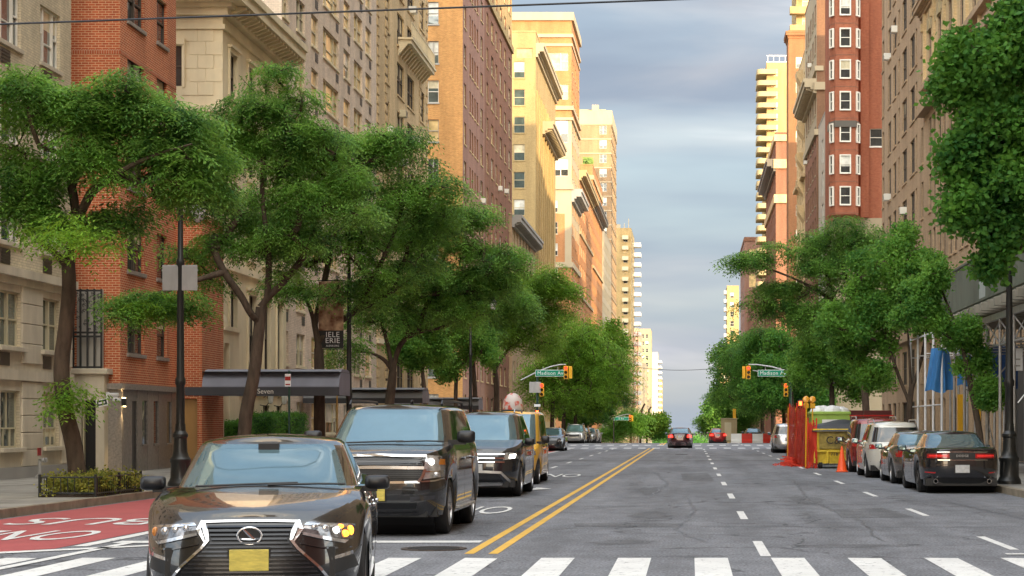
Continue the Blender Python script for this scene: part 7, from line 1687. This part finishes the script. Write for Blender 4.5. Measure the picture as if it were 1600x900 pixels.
while yy < 66: sadd(MB().bbox(8.3, 13.1, yy-.07, yy+.07, 4.86, 5.10, .01), 'cross_beam', WOODB); yy += 1.2
for X_ in (8.95, 12.6): sadd(MB().bbox(X_-.06, X_+.06, 44.6, 66.2, 4.66, 4.85, .01), 'steel_girder', MT['galv'])
yy = 45.8; i = 0
while yy < 66.5:
    for X_ in (8.95, 12.6):
        sadd(MB().tube([(X_, yy, .13), (X_, yy, 4.66)], .045, 8).box(X_-.12, X_+.12, yy-.12, yy+.12, .12, .145), 'steel_post', MT['galv'], 50)
    sadd(MB().tube([(8.95, yy, 4.0), (12.6, yy, 4.0)], .028, 6), 'cross_tube', MT['galv'], 50)
    if i < 8:
        sadd(MB().tube([(8.95, yy, 3.95), (8.95, yy+2.4, 4.62)], .024, 6).tube([(8.95, yy+2.4, 3.95), (8.95, yy, 4.62)], .024, 6), 'brace', MT['galv'], 50)
        sadd(MB().tube([(8.95, yy, 3.92), (8.95, yy+2.4, 3.92)], .028, 6), 'ledger', MT['galv'], 50)
        sadd(MB().tube([(12.6, yy, 1.1), (12.6, yy+2.4, 1.1)], .028, 6).tube([(12.6, yy, 1.1), (12.6, yy+2.4, 3.9)], .024, 6), 'brace', MT['galv'], 50)
    yy += 2.4; i += 1
for y0_ in (47.3, 52.1, 60.2): sadd(MB().tube([(8.9, y0_, 2.2), (10.9, y0_+.2, 4.6)], .024, 6), 'brace', MT['galv'], 50)
nb = empty('notice_board', (8.9, 53.2, 3.1), 0, 'white notice board hung on the scaffold post behind the right lamp post', 'notice'); MB().bbox(-.1, .32, -.02, .02, 0, .62, .006).build('board', SIGNW, nb); MB().box(-.03, .25, -.025, -.02, .12, .16).box(-.03, .25, -.025, -.02, .3, .34).build('printed_lines', MT['frame_grey'], nb)
rl = empty('red_beacon', (9.0, 60.4, .13), 0, 'small red beacon at the top of a leaning pipe under the shed', 'beacon'); MB().tube([(.75, 0, 0), (0, 0, 3.2)], .022, 6).build('leaning_pipe', MT['galv'], rl); MB().lathe([(.0, .16), (.05, .13), (.06, .0)], 10, (0, 0, 3.22)).build('beacon_lens', RL, rl)
# second stretch: blue wrapped scaffold with railing
sc3 = empty('pipe_scaffold', (10, 74, .13), 0, 'bare pipe scaffold with white railing beyond the shed, partly wrapped in blue', 'scaffold')
for yk in (68.6, 71, 73.4, 75.8, 78.2):
    for X_ in (9.0, 10.6, 12.4): MB().tube([(X_-10, yk-74, 0), (X_-10, yk-74, 5.0)], .045, 8).build('steel_post', MT['galv'] if X_ > 9.5 else SIGNW, sc3, 50)
    MB().tube([(-1, yk-74, 4.2), (2.4, yk-74, 4.2)], .03, 6).build('cross_tube', MT['galv'], sc3)
for z in (.2, 1.15, 2.2, 4.9): MB().tube([(-1, -5.4, z), (-1, 4.2, z)], .03, 6).build('ledger', SIGNW, sc3)
yk = -5.3
while yk < 4: MB().box(-1.02, -.98, yk, yk+.05, .2, 1.15).build('baluster', SIGNW, sc3); yk += .42
for yk in (-5.4, -3.0, -.6): MB().bbox(2.5, 2.54, yk, yk+2.3, .1, 4.4, .006).build('backing_panel', M('hoarding_dark', (.06, .055, .05), .8) if yk < -5 else bpy.data.materials['hoarding_dark'], sc3)
MB().bbox(.3, 1.6, -6.1, -6.06, 2.75, 4.25, .006).build('blue_panel', M('blue_plywood', (.015, .06, .19), .6, var=.25), sc3)
MB().box(-.1, .1, -3.1, -2.9, 0, 2.6).box(.55, .75, -3.1, -2.9, 0, 2.6).build('yellow_posts', SIGY, sc3)
tp_ = MB(); tp_.grid(lambda u, v: (8.95+1.05*(u-.5)*(.55+.45*v)+.05*math.sin(14*u), 68.9-.35*math.sin(math.pi*u)-.06*math.sin(17*u+3*v), 4.35-1.55*v+.06*math.sin(9*u)*v), 30, 12)
for o_ in (0,): tag(tp_.build('blue_tarpaulin', M('blue_tarp', (.05, .20, .46), .35, var=.25, scale=3), None, 60), 'blue tarpaulin tied round the scaffold top behind the parked cars', 'tarpaulin')
tp_ = MB(); tp_.grid(lambda u, v: (9.85+.6*(u-.5)*(.7+.3*v)+.04*math.sin(12*u), 68.7-.25*math.sin(math.pi*u), 4.35-1.35*v+.05*math.sin(7*u)), 20, 10)
tag(tp_.build('blue_tarpaulin', bpy.data.materials['blue_tarp'], None, 60), 'narrower dark blue tarpaulin right beside the larger one', 'tarpaulin')
